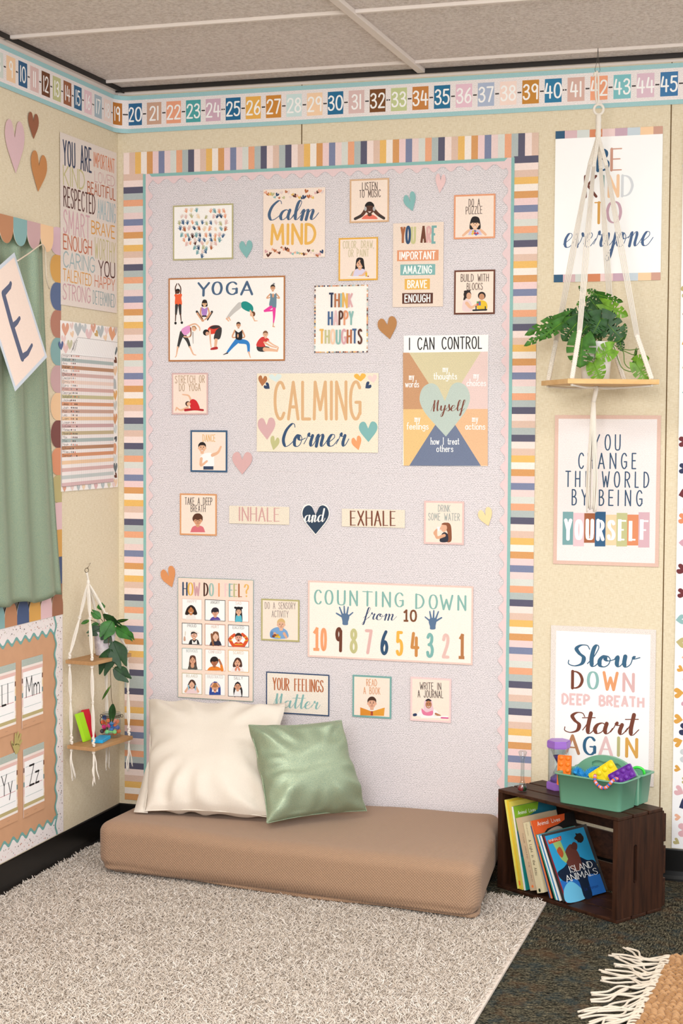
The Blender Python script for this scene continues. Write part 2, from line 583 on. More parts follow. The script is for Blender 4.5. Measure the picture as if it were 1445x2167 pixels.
class Sheet:
    """a flat printed thing (paper, card, cover) in its own place; artwork is laid on its face in thin layers of ink"""

    def __init__(self, o, X, Y, w, h, thick, base, zoom=(0, 0, 1.0), shape=None, edge=None):
        self.o, self.X, self.Y = Vector(o), Vector(X), Vector(Y)
        self.Nn = self.X.cross(self.Y).normalized()
        self.w, self.h, self.t = w, h, thick
        self.z = zoom
        self.mb = MB()
        self.k = 0
        if shape is None:
            shape = [(-w / 2, -h / 2), (w / 2, -h / 2), (w / 2, h / 2), (-w / 2, h / 2)]
        self.mb.prism(shape, 0, thick, base, mat_side=edge)

    def p(self, cx, cy):
        x0, y0, s = self.z
        d = ray(x0 + cx / s, y0 + cy / s)
        c = Vector(CAM)
        og = self.o + self.Nn * self.t
        t = (og - c).dot(self.Nn) / d.dot(self.Nn)
        q = c + d * t - self.o
        # solve in the (maybe skew) frame
        a, b, e = self.X.dot(self.X), self.X.dot(self.Y), self.Y.dot(self.Y)
        qx, qy = q.dot(self.X), q.dot(self.Y)
        det = a * e - b * b
        return Vector(((qx * e - qy * b) / det, (qy * a - qx * b) / det))

    def lift(self):
        self.k += 1
        return self.t + EPS * self.k

    def lpoly(self, polys, c):
        z0 = self.lift()
        if len(polys) > 1:
            self.k += 2
        vs, fs = [], []
        for i_, pl in enumerate(polys):
            z = z0 + ZST * (i_ % 7)
            o = len(vs)
            ar = sum(pl[i][0] * pl[(i + 1) % len(pl)][1] - pl[(i + 1) % len(pl)][0] * pl[i][1] for i in range(len(pl)))
            if ar < 0:
                pl = pl[::-1]
            vs += [(q[0], q[1], z) for q in pl]
            fs.append(list(range(o, o + len(pl))))
        self.mb.add(vs, fs, c)

    def poly(self, pts, c):
        self.lpoly([[self.p(*q) for q in pts]], c)

    def blob(self, pts, c, k=5):
        q = catmull([self.p(*a).to_3d() for a in pts], k, True)
        self.lpoly([[a.to_2d() for a in q]], c)

    def rect(self, x0, y0, x1, y1, c):
        self.poly([(x0, y0), (x1, y0), (x1, y1), (x0, y1)], c)

    def lrect(self, x0, y0, x1, y1, c):
        self.lpoly([[(x0, y0), (x1, y0), (x1, y1), (x0, y1)]], c)

    def inner(self, b, c):
        """fill inside an even border of b metres"""
        self.lrect(-self.w / 2 + b, -self.h / 2 + b, self.w / 2 - b, self.h / 2 - b, c)

    def ell(self, cx, cy, rx, ry, c, rot=0.0, n=18):
        cr, sr = math.cos(rot), math.sin(rot)
        pts = []
        for i in range(n):
            a = 2 * math.pi * i / n
            x, y = rx * math.cos(a), ry * math.sin(a)
            pts.append((cx + x * cr - y * sr, cy + x * sr + y * cr))
        self.poly(pts, c)

    def line(self, pts, w, c, w2=None, smooth=True, cap='round'):
        """tapered brush stroke, widths in crop units"""
        P = [self.p(*a) for a in pts]
        u = (self.p(pts[0][0], pts[0][1] - 1.0) - P[0]).length
        if smooth and len(P) > 2:
            P = [a.to_2d() for a in catmull([a.to_3d() for a in P], 5)]
        n = len(P)
        w2 = w if w2 is None else w2
        polys = []
        L, Rr = [], []
        for i in range(n):
            d = P[min(i + 1, n - 1)] - P[max(i - 1, 0)]
            d = d.normalized() if d.length > 1e-9 else Vector((1, 0))
            nn = Vector((-d.y, d.x)) * (w + (w2 - w) * i / max(1, n - 1)) * u / 2
            L.append(P[i] + nn)
            Rr.append(P[i] - nn)
        for i in range(n - 1):
            polys.append([L[i], Rr[i], Rr[i + 1], L[i + 1]])
        if cap == 'round':
            for p_, w_ in ((P[0], w), (P[-1], w2)):
                polys.append([p_ + Vector((math.cos(a), math.sin(a))) * w_ * u / 2 for a in [2 * math.pi * k / 10 for k in range(10)]])
        self.lpoly(polys, c)

    def heart(self, x0, y0, x1, y1, c, rot=0.0, notch=0.42, lean=0.0):
        cx, cy, hx, hy = (x0 + x1) / 2, (y0 + y1) / 2, abs(x1 - x0) / 2, abs(y1 - y0) / 2
        self.poly([(cx + a * hx, cy - b * hy) for a, b in heart_pts(rot, notch, lean)], c)

    def text(self, s, x0, y0, x1, y1, h, c, w=0.1, font=None, style='pen', slant=0.0, cap='round', serif=False, gap=0.16):
        """lettering on a base line from (x0,y0) to (x1,y1), cap height h (crop units), pen width w in cap heights.
        style: pen = even, flat = thick uprights and thin cross strokes, brush = thick down strokes"""
        tab = font or GLYPHS
        a, b = self.p(x0, y0), self.p(x1, y1)
        H = (self.p(x0, y0 - h) - a).length
        ex = (b - a)
        Lw = ex.length
        ex = ex.normalized() if len(s) > 1 else Vector((1, 0))
        ey = Vector((-ex.y, ex.x))
        W = w * H
        n_ = len(s)
        if tab is SCRIPT:
            ga = 0.0
        else:
            ga = min(W * 0.9 + gap * 0.55 * H, 0.36 * Lw / max(1, n_))
        tot = sum(tab[ch][0] for ch in s)
        ins = 0.0 if tab is SCRIPT or n_ == 1 else min(W / 2, 0.07 * Lw)
        sx = max(1e-4, (Lw - 2 * ins - ga * (n_ - 1)) / max(tot, 1e-4))
        cols = c if isinstance(c, (list, tuple)) else [c] * len(s)
        k0_ = self.k
        z = self.lift()
        x = ins

        def wf(d):
            dy = d.dot(ey)
            if style == 'flat':
                return W * (0.45 + 0.55 * abs(dy) ** 1.5)
            if style == 'brush':
                return W * (0.24 + 0.76 * max(0.0, -dy) ** 1.3)
            return W

        ci = 0
        for ch in s:
            gw, strokes = tab[ch]
            vs, fs = [], []

            stk = [0]

            def put(poly):
                o = len(vs)
                zz_ = z + ZST * (stk[0] % 30)
                stk[0] += 1
                vs.extend([(q.x, q.y, zz_) for q in poly])
                fs.append(list(range(o, o + len(poly))))

            def loc(q):
                return a + ex * (x + q[0] * sx + slant * q[1] * H) + ey * (q[1] * H)

            for kind, pts in strokes:
                P = [loc(q) for q in pts]
                if kind in 'cC':
                    P = [q.to_2d() for q in catmull([q.to_3d() for q in P], 7, kind == 'C')]
                    if kind == 'C':
                        P.append(P[0])
                        P.append(P[1])
                    for pl in ribbon(P, wf, 'none' if kind == 'C' else cap):
                        put(pl)
                else:
                    segs = [(P[i], P[i + 1]) for i in range(len(P) - 1)]
                    for i, (q0, q1) in enumerate(segs):
                        if cap != 'round':
                            d = (q1 - q0).normalized() * W * 0.42
                            q0 = q0 - d if abs((q1 - q0).dot(ex)) > 0.5 * (q1 - q0).length or i > 0 else q0
                            q1 = q1 + d if i < len(segs) - 1 else q1
                        for pl in ribbon([q0, q1], wf, cap):
                            put(pl)
                    if serif:
                        for q0, q1 in ((P[0], P[1]), (P[-1], P[-2])):
                            d = (q1 - q0).normalized()
                            if abs(d.dot(ey)) > 0.8:
                                e2 = ex * (0.085 * H * serif)
                                for pl in ribbon([q0 - e2, q0 + e2], lambda d_: W * 0.55, 'none'):
                                    put(pl)
            if fs:
                self.mb.add(vs, fs, cols[ci % len(cols)])
            x += gw * sx + ga
            ci += 1
        self.k = k0_

    def build(self, name, label=None, cat=None, group=None, parent=None):
        mw = Matrix.Identity(4)
        for i, ax in enumerate((self.X, self.Y, self.Nn)):
            for j in range(3):
                mw[j][i] = ax[j]
        for j in range(3):
            mw[j][3] = self.o[j]
        o = self.mb.build(name, parent, mw)
        if label:
            tag(o, label, cat, group)
        return o


def heart_pts(rot=0.0, notch=0.42, lean=0.0, k=5):
    """paper-cut heart in the unit square: two tall lobes, a deep notch, a point at the foot"""
    left = [(0.0, notch - 0.1), (-0.1, 0.55), (-0.28, 0.9), (-0.55, 1.0), (-0.85, 0.82), (-0.97, 0.4), (-0.8, -0.05), (-0.42, -0.52), (0.0, -1.0)]
    L = [(q.x, q.y) for q in catmull([Vector((a, b, 0)) for a, b in left], k)]
    Rt = [(-a, b) for a, b in L[::-1]]
    pts = L + Rt[1:-1]
    cr, sr = math.cos(rot), math.sin(rot)
    return [((a + lean * b) * cr - b * sr, (a + lean * b) * sr + b * cr) for a, b in pts]


WB = dict(X=(1, 0, 0), Y=(0, 0, 1))
WL = dict(X=(0, 1, 0), Y=(0, 0, 1))


def wall_sheet(wall, quad, base, depth=0.005, thick=0.0006, zoom=(0, 0, 1.0), level=True, edge=None, shape=None):
    """paper hung on a wall; quad = its four corners TL TR BR BL as measured"""
    x0, y0, s = zoom
    f = onB if wall == 'B' else onL
    P = []
    for q in quad:
        P.append(f(x0 + q[0] / s, y0 + q[1] / s, -(depth + thick) if wall == 'B' else depth + thick))
    TL, TR, BR, BL = P
    ax = WB if wall == 'B' else WL
    X, Y = Vector(ax['X']), Vector(ax['Y'])
    nn = X.cross(Y)
    e = (TR - TL + BR - BL) / 2
    up = (TL - BL + TR - BR) / 2
    w, h = e.length, up.length
    if not level:
        ang = math.atan2(e.dot(Y), e.dot(X))
        X, Y = X * math.cos(ang) + Y * math.sin(ang), Y * math.cos(ang) - X * math.sin(ang)
    else:
        w, h = e.dot(X), up.dot(Y)
    c = (TL + TR + BR + BL) / 4 - nn * thick
    return Sheet(c, X, Y, w, h, thick, base, zoom, shape, edge)


def heart_cutout(wall, box, col, label, zoom, depth, rot=0.0, notch=0.42, lean=0.0, group='paper heart cutouts'):
    x0, y0, x1, y1 = box
    S = wall_sheet(wall, [(x0, y0), (x1, y0), (x1, y1), (x0, y1)], '#ffffff', depth, 0.0008, zoom)
    S.mb = MB()
    pts = heart_pts(rot, notch, lean)
    S.mb.prism([(a * S.w / 2, b * S.h / 2) for a, b in pts], 0, 0.0008, grain(col, 0.05, 500.0))
    return S.build('paper_heart', label, 'paper cutout', group)


# ------------------------------------------------------------------ people in printed pictures


def portrait(S, cx, cy, s, skin, hair, shirt, style='short', mouth='smile', eyes=True, shoulders=1.0, neck=True, base=None, cloth2=None):
    """printed head-and-shoulders picture: face centre (cx,cy), s = half a face height, in crop units"""
    dk = '#4a2a22'
    yb = base if base is not None else cy + 2.3 * s
    if style in ('long', 'wavy', 'braids', 'curlybig', 'bobblack'):
        if style == 'long':
            S.blob([(cx - .95 * s, cy - .2 * s), (cx - .7 * s, cy - 1.25 * s), (cx, cy - 1.5 * s), (cx + .75 * s, cy - 1.2 * s), (cx + 1.0 * s, cy), (cx + 1.15 * s, yb - .1 * s), (cx + .3 * s, yb), (cx - .5 * s, yb), (cx - 1.15 * s, yb - .15 * s)], hair)
        elif style == 'curlybig':
            S.blob([(cx - 1.0 * s, cy - .9 * s), (cx, cy - 1.55 * s), (cx + 1.0 * s, cy - 1.0 * s), (cx + 1.6 * s, cy + .2 * s), (cx + 1.75 * s, cy + 1.1 * s), (cx + .9 * s, cy + 1.35 * s), (cx - .8 * s, cy + 1.35 * s), (cx - 1.7 * s, cy + 1.15 * s), (cx - 1.5 * s, cy + .1 * s)], hair)
        elif style == 'bobblack':
            S.blob([(cx - 1.0 * s, cy - .5 * s), (cx - .6 * s, cy - 1.4 * s), (cx + .1 * s, cy - 1.6 * s), (cx + .8 * s, cy - 1.3 * s), (cx + 1.1 * s, cy - .3 * s), (cx + 1.15 * s, cy + .9 * s), (cx + .5 * s, cy + 1.2 * s), (cx - .6 * s, cy + 1.2 * s), (cx - 1.15 * s, cy + .9 * s)], hair)
        elif style == 'braids':
            S.blob([(cx - .95 * s, cy - .3 * s), (cx, cy - 1.45 * s), (cx + .95 * s, cy - .3 * s), (cx + .8 * s, cy + .8 * s), (cx - .8 * s, cy + .8 * s)], hair)
            S.line([(cx - .95 * s, cy + .4 * s), (cx - 1.0 * s, cy + 1.4 * s), (cx - .85 * s, yb)], .55 * s, hair)
            S.line([(cx + .95 * s, cy + .4 * s), (cx + 1.15 * s, cy + 1.4 * s), (cx + 1.05 * s, yb)], .55 * s, hair)
        else:
            S.blob([(cx - 1.0 * s, cy - .4 * s), (cx - .5 * s, cy - 1.3 * s), (cx + .2 * s, cy - 1.5 * s), (cx + .9 * s, cy - 1.0 * s), (cx + 1.3 * s, cy + .2 * s), (cx + 1.1 * s, cy + 1.2 * s), (cx - 1.1 * s, cy + 1.2 * s), (cx - 1.25 * s, cy + .2 * s)], hair)
    if shirt:
        k = 1.55 * s * shoulders
        S.blob([(cx - .35 * s, cy + 1.05 * s), (cx + .35 * s, cy + 1.05 * s), (cx + .75 * k, cy + 1.4 * s), (cx + k, yb - .2 * s), (cx + k * .98, yb), (cx, yb), (cx - k * .98, yb), (cx - k, yb - .2 * s), (cx - .75 * k, cy + 1.4 * s)], shirt)
    if neck:
        S.poly([(cx - .32 * s, cy + .7 * s), (cx + .32 * s, cy + .7 * s), (cx + .42 * s, cy + 1.28 * s), (cx, cy + 1.45 * s), (cx - .42 * s, cy + 1.28 * s)], skin)
    if cloth2:
        S.poly([(cx - .42 * s, cy + 1.15 * s), (cx, cy + 1.5 * s), (cx + .42 * s, cy + 1.15 * s), (cx + .55 * s, cy + 1.35 * s), (cx, yb - .15 * s), (cx - .55 * s, cy + 1.35 * s)], cloth2)
    S.ell(cx - .82 * s, cy + .08 * s, .16 * s, .25 * s, skin)
    S.ell(cx + .82 * s, cy + .08 * s, .16 * s, .25 * s, skin)
    S.blob([(cx, cy - 1.0 * s), (cx + .62 * s, cy - .75 * s), (cx + .8 * s, cy), (cx + .62 * s, cy + .65 * s), (cx + .2 * s, cy + 1.0 * s), (cx - .2 * s, cy + 1.0 * s), (cx - .62 * s, cy + .65 * s), (cx - .8 * s, cy), (cx - .62 * s, cy - .75 * s)], skin)
    # hair over the forehead
    if style in ('short', 'blond', 'crop'):
        S.blob([(cx - .85 * s, cy - .1 * s), (cx - .88 * s, cy - .75 * s), (cx - .4 * s, cy - 1.3 * s), (cx + .3 * s, cy - 1.35 * s), (cx + .85 * s, cy - .8 * s), (cx + .85 * s, cy - .1 * s), (cx + .62 * s, cy - .5 * s), (cx, cy - .62 * s), (cx - .6 * s, cy - .5 * s)], hair)
    elif style in ('bobblack',):
        S.blob([(cx - .85 * s, cy - .05 * s), (cx - .8 * s, cy - 1.0 * s), (cx, cy - 1.35 * s), (cx + .8 * s, cy - 1.0 * s), (cx + .85 * s, cy - .05 * s), (cx + .6 * s, cy - .25 * s), (cx, cy - .22 * s), (cx - .6 * s, cy - .25 * s)], hair)
    elif style == 'mop':
        S.blob([(cx - .95 * s, cy + .1 * s), (cx - 1.15 * s, cy - .6 * s), (cx - .6 * s, cy - 1.45 * s), (cx + .4 * s, cy - 1.55 * s), (cx + 1.05 * s, cy - .9 * s), (cx + 1.0 * s, cy + .05 * s), (cx + .7 * s, cy - .35 * s), (cx, cy - .15 * s), (cx - .6 * s, cy - .3 * s)], hair)
    elif style in ('long', 'wavy', 'curlybig'):
        S.blob([(cx - .92 * s, cy + .5 * s), (cx - .85 * s, cy - .8 * s), (cx - .1 * s, cy - 1.25 * s), (cx - .2 * s, cy - .8 * s), (cx - .65 * s, cy - .3 * s)], hair)
        S.blob([(cx + .92 * s, cy + .5 * s), (cx + .85 * s, cy - .8 * s), (cx - .15 * s, cy - 1.25 * s), (cx + .2 * s, cy - .8 * s), (cx + .65 * s, cy - .3 * s)], hair)
    elif style == 'braids':
        S.blob([(cx - .85 * s, cy), (cx - .7 * s, cy - .95 * s), (cx, cy - 1.3 * s), (cx + .7 * s, cy - .95 * s), (cx + .85 * s, cy), (cx + .5 * s, cy - .6 * s), (cx, cy - .85 * s), (cx - .5 * s, cy - .6 * s)], hair)
    # face
    if eyes:
        for sg in (-1, 1):
            S.ell(cx + sg * .32 * s, cy - .08 * s, .11 * s, .09 * s, '#2a1a18')
            S.line([(cx + sg * .18 * s, cy - .3 * s), (cx + sg * .48 * s, cy - .32 * s)], .08 * s, hair if style != 'blond' else '#a07a4a', smooth=False)
    S.line([(cx, cy), (cx + .08 * s, cy + .25 * s), (cx - .06 * s, cy + .27 * s)], .06 * s, dk if skin > '#8' else '#2c1712')
    if mouth == 'smile':
        S.blob([(cx - .32 * s, cy + .45 * s), (cx, cy + .52 * s), (cx + .32 * s, cy + .45 * s), (cx, cy + .72 * s)], '#f4ece6')
        S.line([(cx - .34 * s, cy + .44 * s), (cx, cy + .5 * s), (cx + .34 * s, cy + .44 * s)], .06 * s, '#a0504a')
    elif mouth == 'flat':
        S.line([(cx - .24 * s, cy + .54 * s), (cx + .24 * s, cy + .54 * s)], .09 * s, '#a0504a', smooth=False)
    elif mouth == 'sad':
        S.line([(cx - .24 * s, cy + .6 * s), (cx, cy + .5 * s), (cx + .24 * s, cy + .6 * s)], .09 * s, '#a0504a')
    elif mouth == 'open':
        S.ell(cx, cy + .55 * s, .22 * s, .3 * s, '#7a2a2a')
        S.rect(cx - .16 * s, cy + .32 * s, cx + .16 * s, cy + .42 * s, '#f4ece6')

# ------------------------------------------------------------------ the room
CEIL = 2.615
RIGHT, FRONT = 4.6, -7.2


def burlap():
    m, nt, b = newmat('woven_wall_covering')
    v = objvec(nt)
    h1 = noise_tex(nt, mapping(nt, v, (60, 60, 560)), 1.0, 3.0, 0.6)
    h2 = noise_tex(nt, mapping(nt, v, (560, 560, 60)), 1.0, 3.0, 0.6)
    big = noise_tex(nt, v, 2.2, 3.0)
    f = math_node(nt, 'ADD', math_node(nt, 'MULTIPLY', h1, 0.55), math_node(nt, 'MULTIPLY', h2, 0.45))
    c = ramp(nt, f, [(0.3, '#cbbb9b'), (0.46, '#dfd0b3'), (0.58, '#e8dcc3'), (0.72, '#f1e8d5')])
    c = mix(nt, math_node(nt, 'MULTIPLY', big, 0.2), c, '#d8c7a4')
    nt.links.new(c, b.inputs['Base Color'])
    b.inputs['Roughness'].default_value = 0.85
    b.inputs['Specular IOR Level'].default_value = 0.15
    bump(nt, b, f, 0.35, 0.0015)
    return m


def carpet():
    m, nt, b = newmat('loop_pile_carpet_tiles')
    v = objvec(nt)
    sp = N(nt, 'ShaderNodeSeparateXYZ')
    nt.links.new(v, sp.inputs[0])
    # square tiles laid quarter-turned
    T = 0.61
    ix = math_node(nt, 'FLOOR', math_node(nt, 'DIVIDE', math_node(nt, 'ADD', sp.outputs[0], 0.21), T))
    iy = math_node(nt, 'FLOOR', math_node(nt, 'DIVIDE', math_node(nt, 'ADD', sp.outputs[1], 0.80), T))
    par = math_node(nt, 'ABSOLUTE', math_node(nt, 'MODULO', math_node(nt, 'ADD', ix, iy), 2.0))
    a1 = noise_tex(nt, mapping(nt, v, (38, 260, 1)), 1.0, 4.0, 0.65)
    a2 = noise_tex(nt, mapping(nt, v, (260, 38, 1)), 1.0, 4.0, 0.65)
    mx = N(nt, 'ShaderNodeMix', data_type='FLOAT')
    nt.links.new(par, mx.inputs[0])
    nt.links.new(a1, mx.inputs[2])
    nt.links.new(a2, mx.inputs[3])
    vor = N(nt, 'ShaderNodeTexVoronoi')
    vor.inputs['Scale'].default_value = 170.0
    nt.links.new(v, vor.inputs['Vector'])
    f = math_node(nt, 'SUBTRACT', mx.outputs[0], math_node(nt, 'MULTIPLY', vor.outputs['Distance'], 0.28))
    c = ramp(nt, f, [(0.2, '#10100d'), (0.32, '#34322a'), (0.42, '#575243'), (0.55, '#827a64')])
    hue = noise_tex(nt, mapping(nt, v, (14, 14, 1)), 1.0, 4.0, 0.7)
    c = mix(nt, ramp(nt, hue, [(0.5, (0, 0, 0, 1)), (0.62, (0.55, 0.55, 0.55, 1))]), c, '#2c3a3e')
    c = mix(nt, ramp(nt, noise_tex(nt, mapping(nt, v, (11, 11, 1), loc=(3, 5, 0)), 1.0, 4.0, 0.7), [(0.52, (0, 0, 0, 1)), (0.66, (0.5, 0.5, 0.5, 1))]), c, '#5d4430')
    nt.links.new(c, b.inputs['Base Color'])
    b.inputs['Roughness'].default_value = 0.95
    b.inputs['Specular IOR Level'].default_value = 0.05
    bump(nt, b, f, 0.8, 0.004)
    return m


def ceiling_mat():
    m, nt, b = newmat('mineral_ceiling_tile')
    v = objvec(nt)
    f = noise_tex(nt, mapping(nt, v, (95, 95, 1)), 1.0, 4.0, 0.6)
    nt.links.new(ramp(nt, f, [(0.32, '#d6c8bf'), (0.6, '#f2e7e0')]), b.inputs['Base Color'])
    b.inputs['Roughness'].default_value = 0.9
    b.inputs['Specular IOR Level'].default_value = 0.1
    bump(nt, b, f, 1.0, 0.014)
    return m


def structure(o, name=None):
    o['kind'] = 'structure'
    return o


M_WALL, M_CARP, M_CEIL = burlap(), carpet(), ceiling_mat()
M_BASE = plain('#0d0c0c', 0.35, 0, 0.4)
M_TRIM = plain('#dfd3ca', 0.5)
M_SEAM = plain('#6b5332', 0.8)

mb = MB()
mb.box(((RIGHT - 0.3) / 2, FRONT / 2, -0.05), (RIGHT + 0.3, -FRONT + 0.2, 0.1), M_CARP)
structure(mb.build('floor'))

mb = MB()
mb.box(((RIGHT - 0.1) / 2, 0.05, CEIL / 2), (RIGHT + 0.1, 0.1, CEIL + 0.1), M_WALL)
for (u, v_) in ((638.5, 280), (1409.7, 872)):
    x = onB(u, v_).x
    mb.box((x, -0.0003, CEIL / 2), (0.0035, 0.0008, CEIL), M_SEAM)
structure(mb.build('wall_back'))

mb = MB()
mb.box((-0.05, FRONT / 2, CEIL / 2), (0.1, -FRONT, CEIL + 0.1), M_WALL)
structure(mb.build('wall_left'))

mb = MB()
mb.box((RIGHT / 2 - 0.05, FRONT / 2, CEIL + 0.03), (RIGHT + 0.1, -FRONT + 0.1, 0.04), M_CEIL)
structure(mb.build('ceiling'))

# suspended grid: two runners along the back wall, cross tees, wall angle
mb = MB()
for y in (-0.145, -0.80, -1.41, -2.02):
    mb.box((RIGHT / 2, y, CEIL + 0.006), (RIGHT, 0.008 if y > -.2 else 0.015, 0.012), M_TRIM, bevel=0.002)
for x in (1.10, 2.32, 3.54):
    mb.box((x, FRONT / 2 + 0.5, CEIL + 0.003), (0.026, -FRONT - 1.0, 0.014), M_TRIM, bevel=0.002)
structure(mb.build('trim_1'))
mb = MB()
mb.box((RIGHT / 2, -0.011, CEIL + 0.001), (RIGHT, 0.022, 0.002), M_TRIM)
mb.box((RIGHT / 2, -0.001, CEIL - 0.006), (RIGHT, 0.002, 0.014), M_TRIM)
mb.box((RIGHT / 2, -0.0236, CEIL + 0.002), (RIGHT, 0.0028, 0.016), plain('#2a2522'))
structure(mb.build('trim_2'))
mb = MB()
mb.box((0.011, FRONT / 2, CEIL + 0.001), (0.022, -FRONT, 0.002), M_TRIM)
mb.box((0.001, FRONT / 2, CEIL - 0.012), (0.002, -FRONT, 0.026), M_TRIM)
mb.box((0.0240, FRONT / 2, CEIL + 0.002), (0.0035, -FRONT, 0.016), plain('#2a2522'))
structure(mb.build('trim_3'))

BASE_H = 0.102


def baseboard(name, axis):
    prof = [(0, 0), (0.013, 0), (0.0125, 0.006), (0.006, 0.016), (0.004, 0.03), (0.0035, BASE_H - 0.004), (0.002, BASE_H), (0, BASE_H)]
    L = RIGHT if axis == 'x' else -FRONT
    vs, fs = [], []
    n = len(prof)
    for e in (0, 1):
        for d, z in prof:
            vs.append((e * L, -d, z) if axis == 'x' else (d, -e * L, z))
    for i in range(n):
        fs.append((i, (i + 1) % n, n + (i + 1) % n, n + i))
    m_ = MB()
    m_.add(vs, fs, M_BASE)
    return structure(m_.build(name))


baseboard('baseboard_back', 'x')
baseboard('baseboard_left', 'y')

# ------------------------------------------------------------------ number border round the top of the walls
def number_border():
    x20, x45 = onB(286.2, 242).x, onB(1416, 178).x
    pitch = (x45 - x20) / 25.0
    y10, y14 = onL(45.8, 155).y, onL(140.3, 197).y
    pl = (y14 - y10) / 4.0
    z1 = onB(1365, 224.5).z
    z0t = z1 + 0.128
    H = z0t - z1
    r, d = 0.055, 0.004

    def P(s, z, off):
        dd = d + off
        if s >= r:
            return (s, -dd, z)
        if s <= -r:
            return (dd, s, z)
        th = (s + r) / (2 * r) * math.pi / 2
        return (r - (r - dd) * math.cos(th), -r + (r - dd) * math.sin(th), z)

    def center(n):
        # numbers 8..19 run down the left wall, 20 on along the back wall
        if n >= 20:
            return x20 + (n - 20) * pitch
        return [-0.02 + (n - 19) * pl * 0.97, y14 + (n - 14) * pl][0 if n > 16 else 1]

    cols = {8: 'd5dbd2', 9: 'f5cfa8', 10: '2f5d85', 11: 'ddbdb8', 12: '6e4026', 13: 'c5c490', 14: '9a5f40', 15: '34658a', 16: 'e8c6cc', 17: 'a9bac4', 18: 'f3dcd2',
            19: 'b9722b', 20: '2b6590', 21: 'cfa58c', 22: 'f0a582', 23: '4fa5a5', 24: 'd3afbe', 25: '1f6792', 26: 'edb355', 27: 'd08a38', 28: 'cfe3e0', 29: 'f8d3ae',
            30: '1f6b94', 31: 'ddbdb8', 32: '7a4a22', 33: 'c5cd94', 34: 'c98342', 35: '226f96', 36: 'ebc3d0', 37: 'aeb9cf', 38: 'f8ddd0', 39: 'c88835', 40: '2d7ca3',
            41: 'd9b2a5', 42: 'f5a882', 43: '7fc0c4', 44: 'e0bfcb', 45: '3f77a8', 46: 'd5dbd2'}
    teal, pale = grain('#a3cbcc', 0.06), woven('#f2e8e4', 0.86, 0.012, None, True)

    def strip(n0, n1, s0, s1, label):
        mb_ = MB()

        def quadrun(a, b, za, zb, off, mat):
            k = max(1, int((b - a) / 0.0015)) if min(abs(a), abs(b)) < 0.07 or a * b < 0 else max(1, int((b - a) / 0.2))
            vs, fs = [], []
            for i in range(k + 1):
                s = a + (b - a) * i / k
                vs += [P(s, za, off), P(s, zb, off)]
            for i in range(k):
                fs.append((2 * i, 2 * i + 2, 2 * i + 3, 2 * i + 1))
            mb_.add(vs, fs, mat, True)

        # paper body with a back face, then its printing
        quadrun(s0, s1, z1, z0t, -0.0006, '#e8e2dc')
        quadrun(s0, s1, z1, z0t, 0, pale)
        quadrun(s0, s1, z1, z1 + H * 0.115, 0.0001, teal)
        quadrun(s0, s1, z0t - H * 0.115, z0t, 0.0001, teal)
        zc = (z1 + z0t) / 2
        quadrun(s0 + 0.001, s1 - 0.001, zc - 0.0022, zc + 0.0022, 0.0001, '#3a3230')
        for n in range(n0, n1 + 1):
            c = center(n)
            p_ = pitch if n >= 20 else pl
            hw = p_ * 0.372
            quadrun(max(s0, c - hw - 0.003), min(s1, c + hw + 0.003), zc - H * 0.315, zc + H * 0.315, 0.0002, pale)
            quadrun(max(s0, c - hw), min(s1, c + hw), zc - H * 0.295, zc + H * 0.295, 0.0003, '#' + cols[n])
            if c - hw < s0:
                continue
            txt = str(n)
            ws = [GLYPHS[ch][0] for ch in txt]
            h = H * 0.355
            sx = 0.92 * h
            tot = (sum(ws) + 0.2 * (len(ws) - 1)) * sx
            x = c - tot / 2
            for ch, w_ in zip(txt, ws):
                vs, fs = [], []
                kq = 0
                for kind, pts in GLYPHS[ch][1]:
                    Q = [Vector((x + a * sx, zc - h / 2 + b * h)) for a, b in pts]
                    if kind in 'cC':
                        Q = [q.to_2d() for q in catmull([q.to_3d() for q in Q], 7, kind == 'C')]
                        if kind == 'C':
                            Q += [Q[0], Q[1]]
                        runs = [Q]
                    else:
                        runs = [[Q[i], Q[i + 1]] for i in range(len(Q) - 1)]
                    for rn in runs:
                        for pl_ in ribbon(rn, lambda d_: h * 0.125):
                            o = len(vs)
                            vs += [P(q.x, q.y, 0.0004 + ZST * (kq % 40)) for q in pl_]
                            kq += 1
                            fs.append(list(range(o, o + len(pl_))))
                mb_.add(vs, fs, '#fbf8f4')
                x += (w_ + 0.2) * sx
        return tag(mb_.build('number_border'), label, 'wall border', 'number border strips')

    def mid(n):
        return (center(n) + center(n + 1)) / 2

    strip(8, 16, -0.98, mid(16), 'teal-edged number border strip on the left wall, numbers 9 to 16')
    strip(17, 24, mid(16), mid(24), 'teal-edged number border strip bent round the room corner, numbers 17 to 24')
    strip(25, 32, mid(24), mid(32), 'teal-edged number border strip above the braided board, numbers 25 to 32')
    strip(33, 40, mid(32), mid(40), 'teal-edged number border strip above the right half of the board, 33 to 40')
    strip(41, 46, mid(40), mid(45) + pitch * 0.99, 'teal-edged number border strip behind the hanger cords, numbers 41 to 45')


number_border()

# ------------------------------------------------------------------ the calming board
BX0, BX1 = onB(263.5, 1000).x, onB(1134, 800).x
BZ1 = 2.4035
TX0, TX1 = onB(304.5, 1000).x, onB(1083, 900).x
TZ1 = (onB(305.2, 369.8).z + onB(1089.3, 332.5).z) / 2
BZ0 = BASE_H + 0.002
STR = [grain('#' + h, 0.07, 420.0) for h in ('f4dfd6', 'dfc0ae', 'ebbb6a', 'f4e9df', 'd89d63', 'efd0ce', '7e86a4', 'ebd2cd', 'dadbd2', 'eba983', 'b3bcb9', '5c5a6e')]
TEAL = grain('#8dbcb6', 0.05)
PINK = grain('#e8cdcd', 0.05)

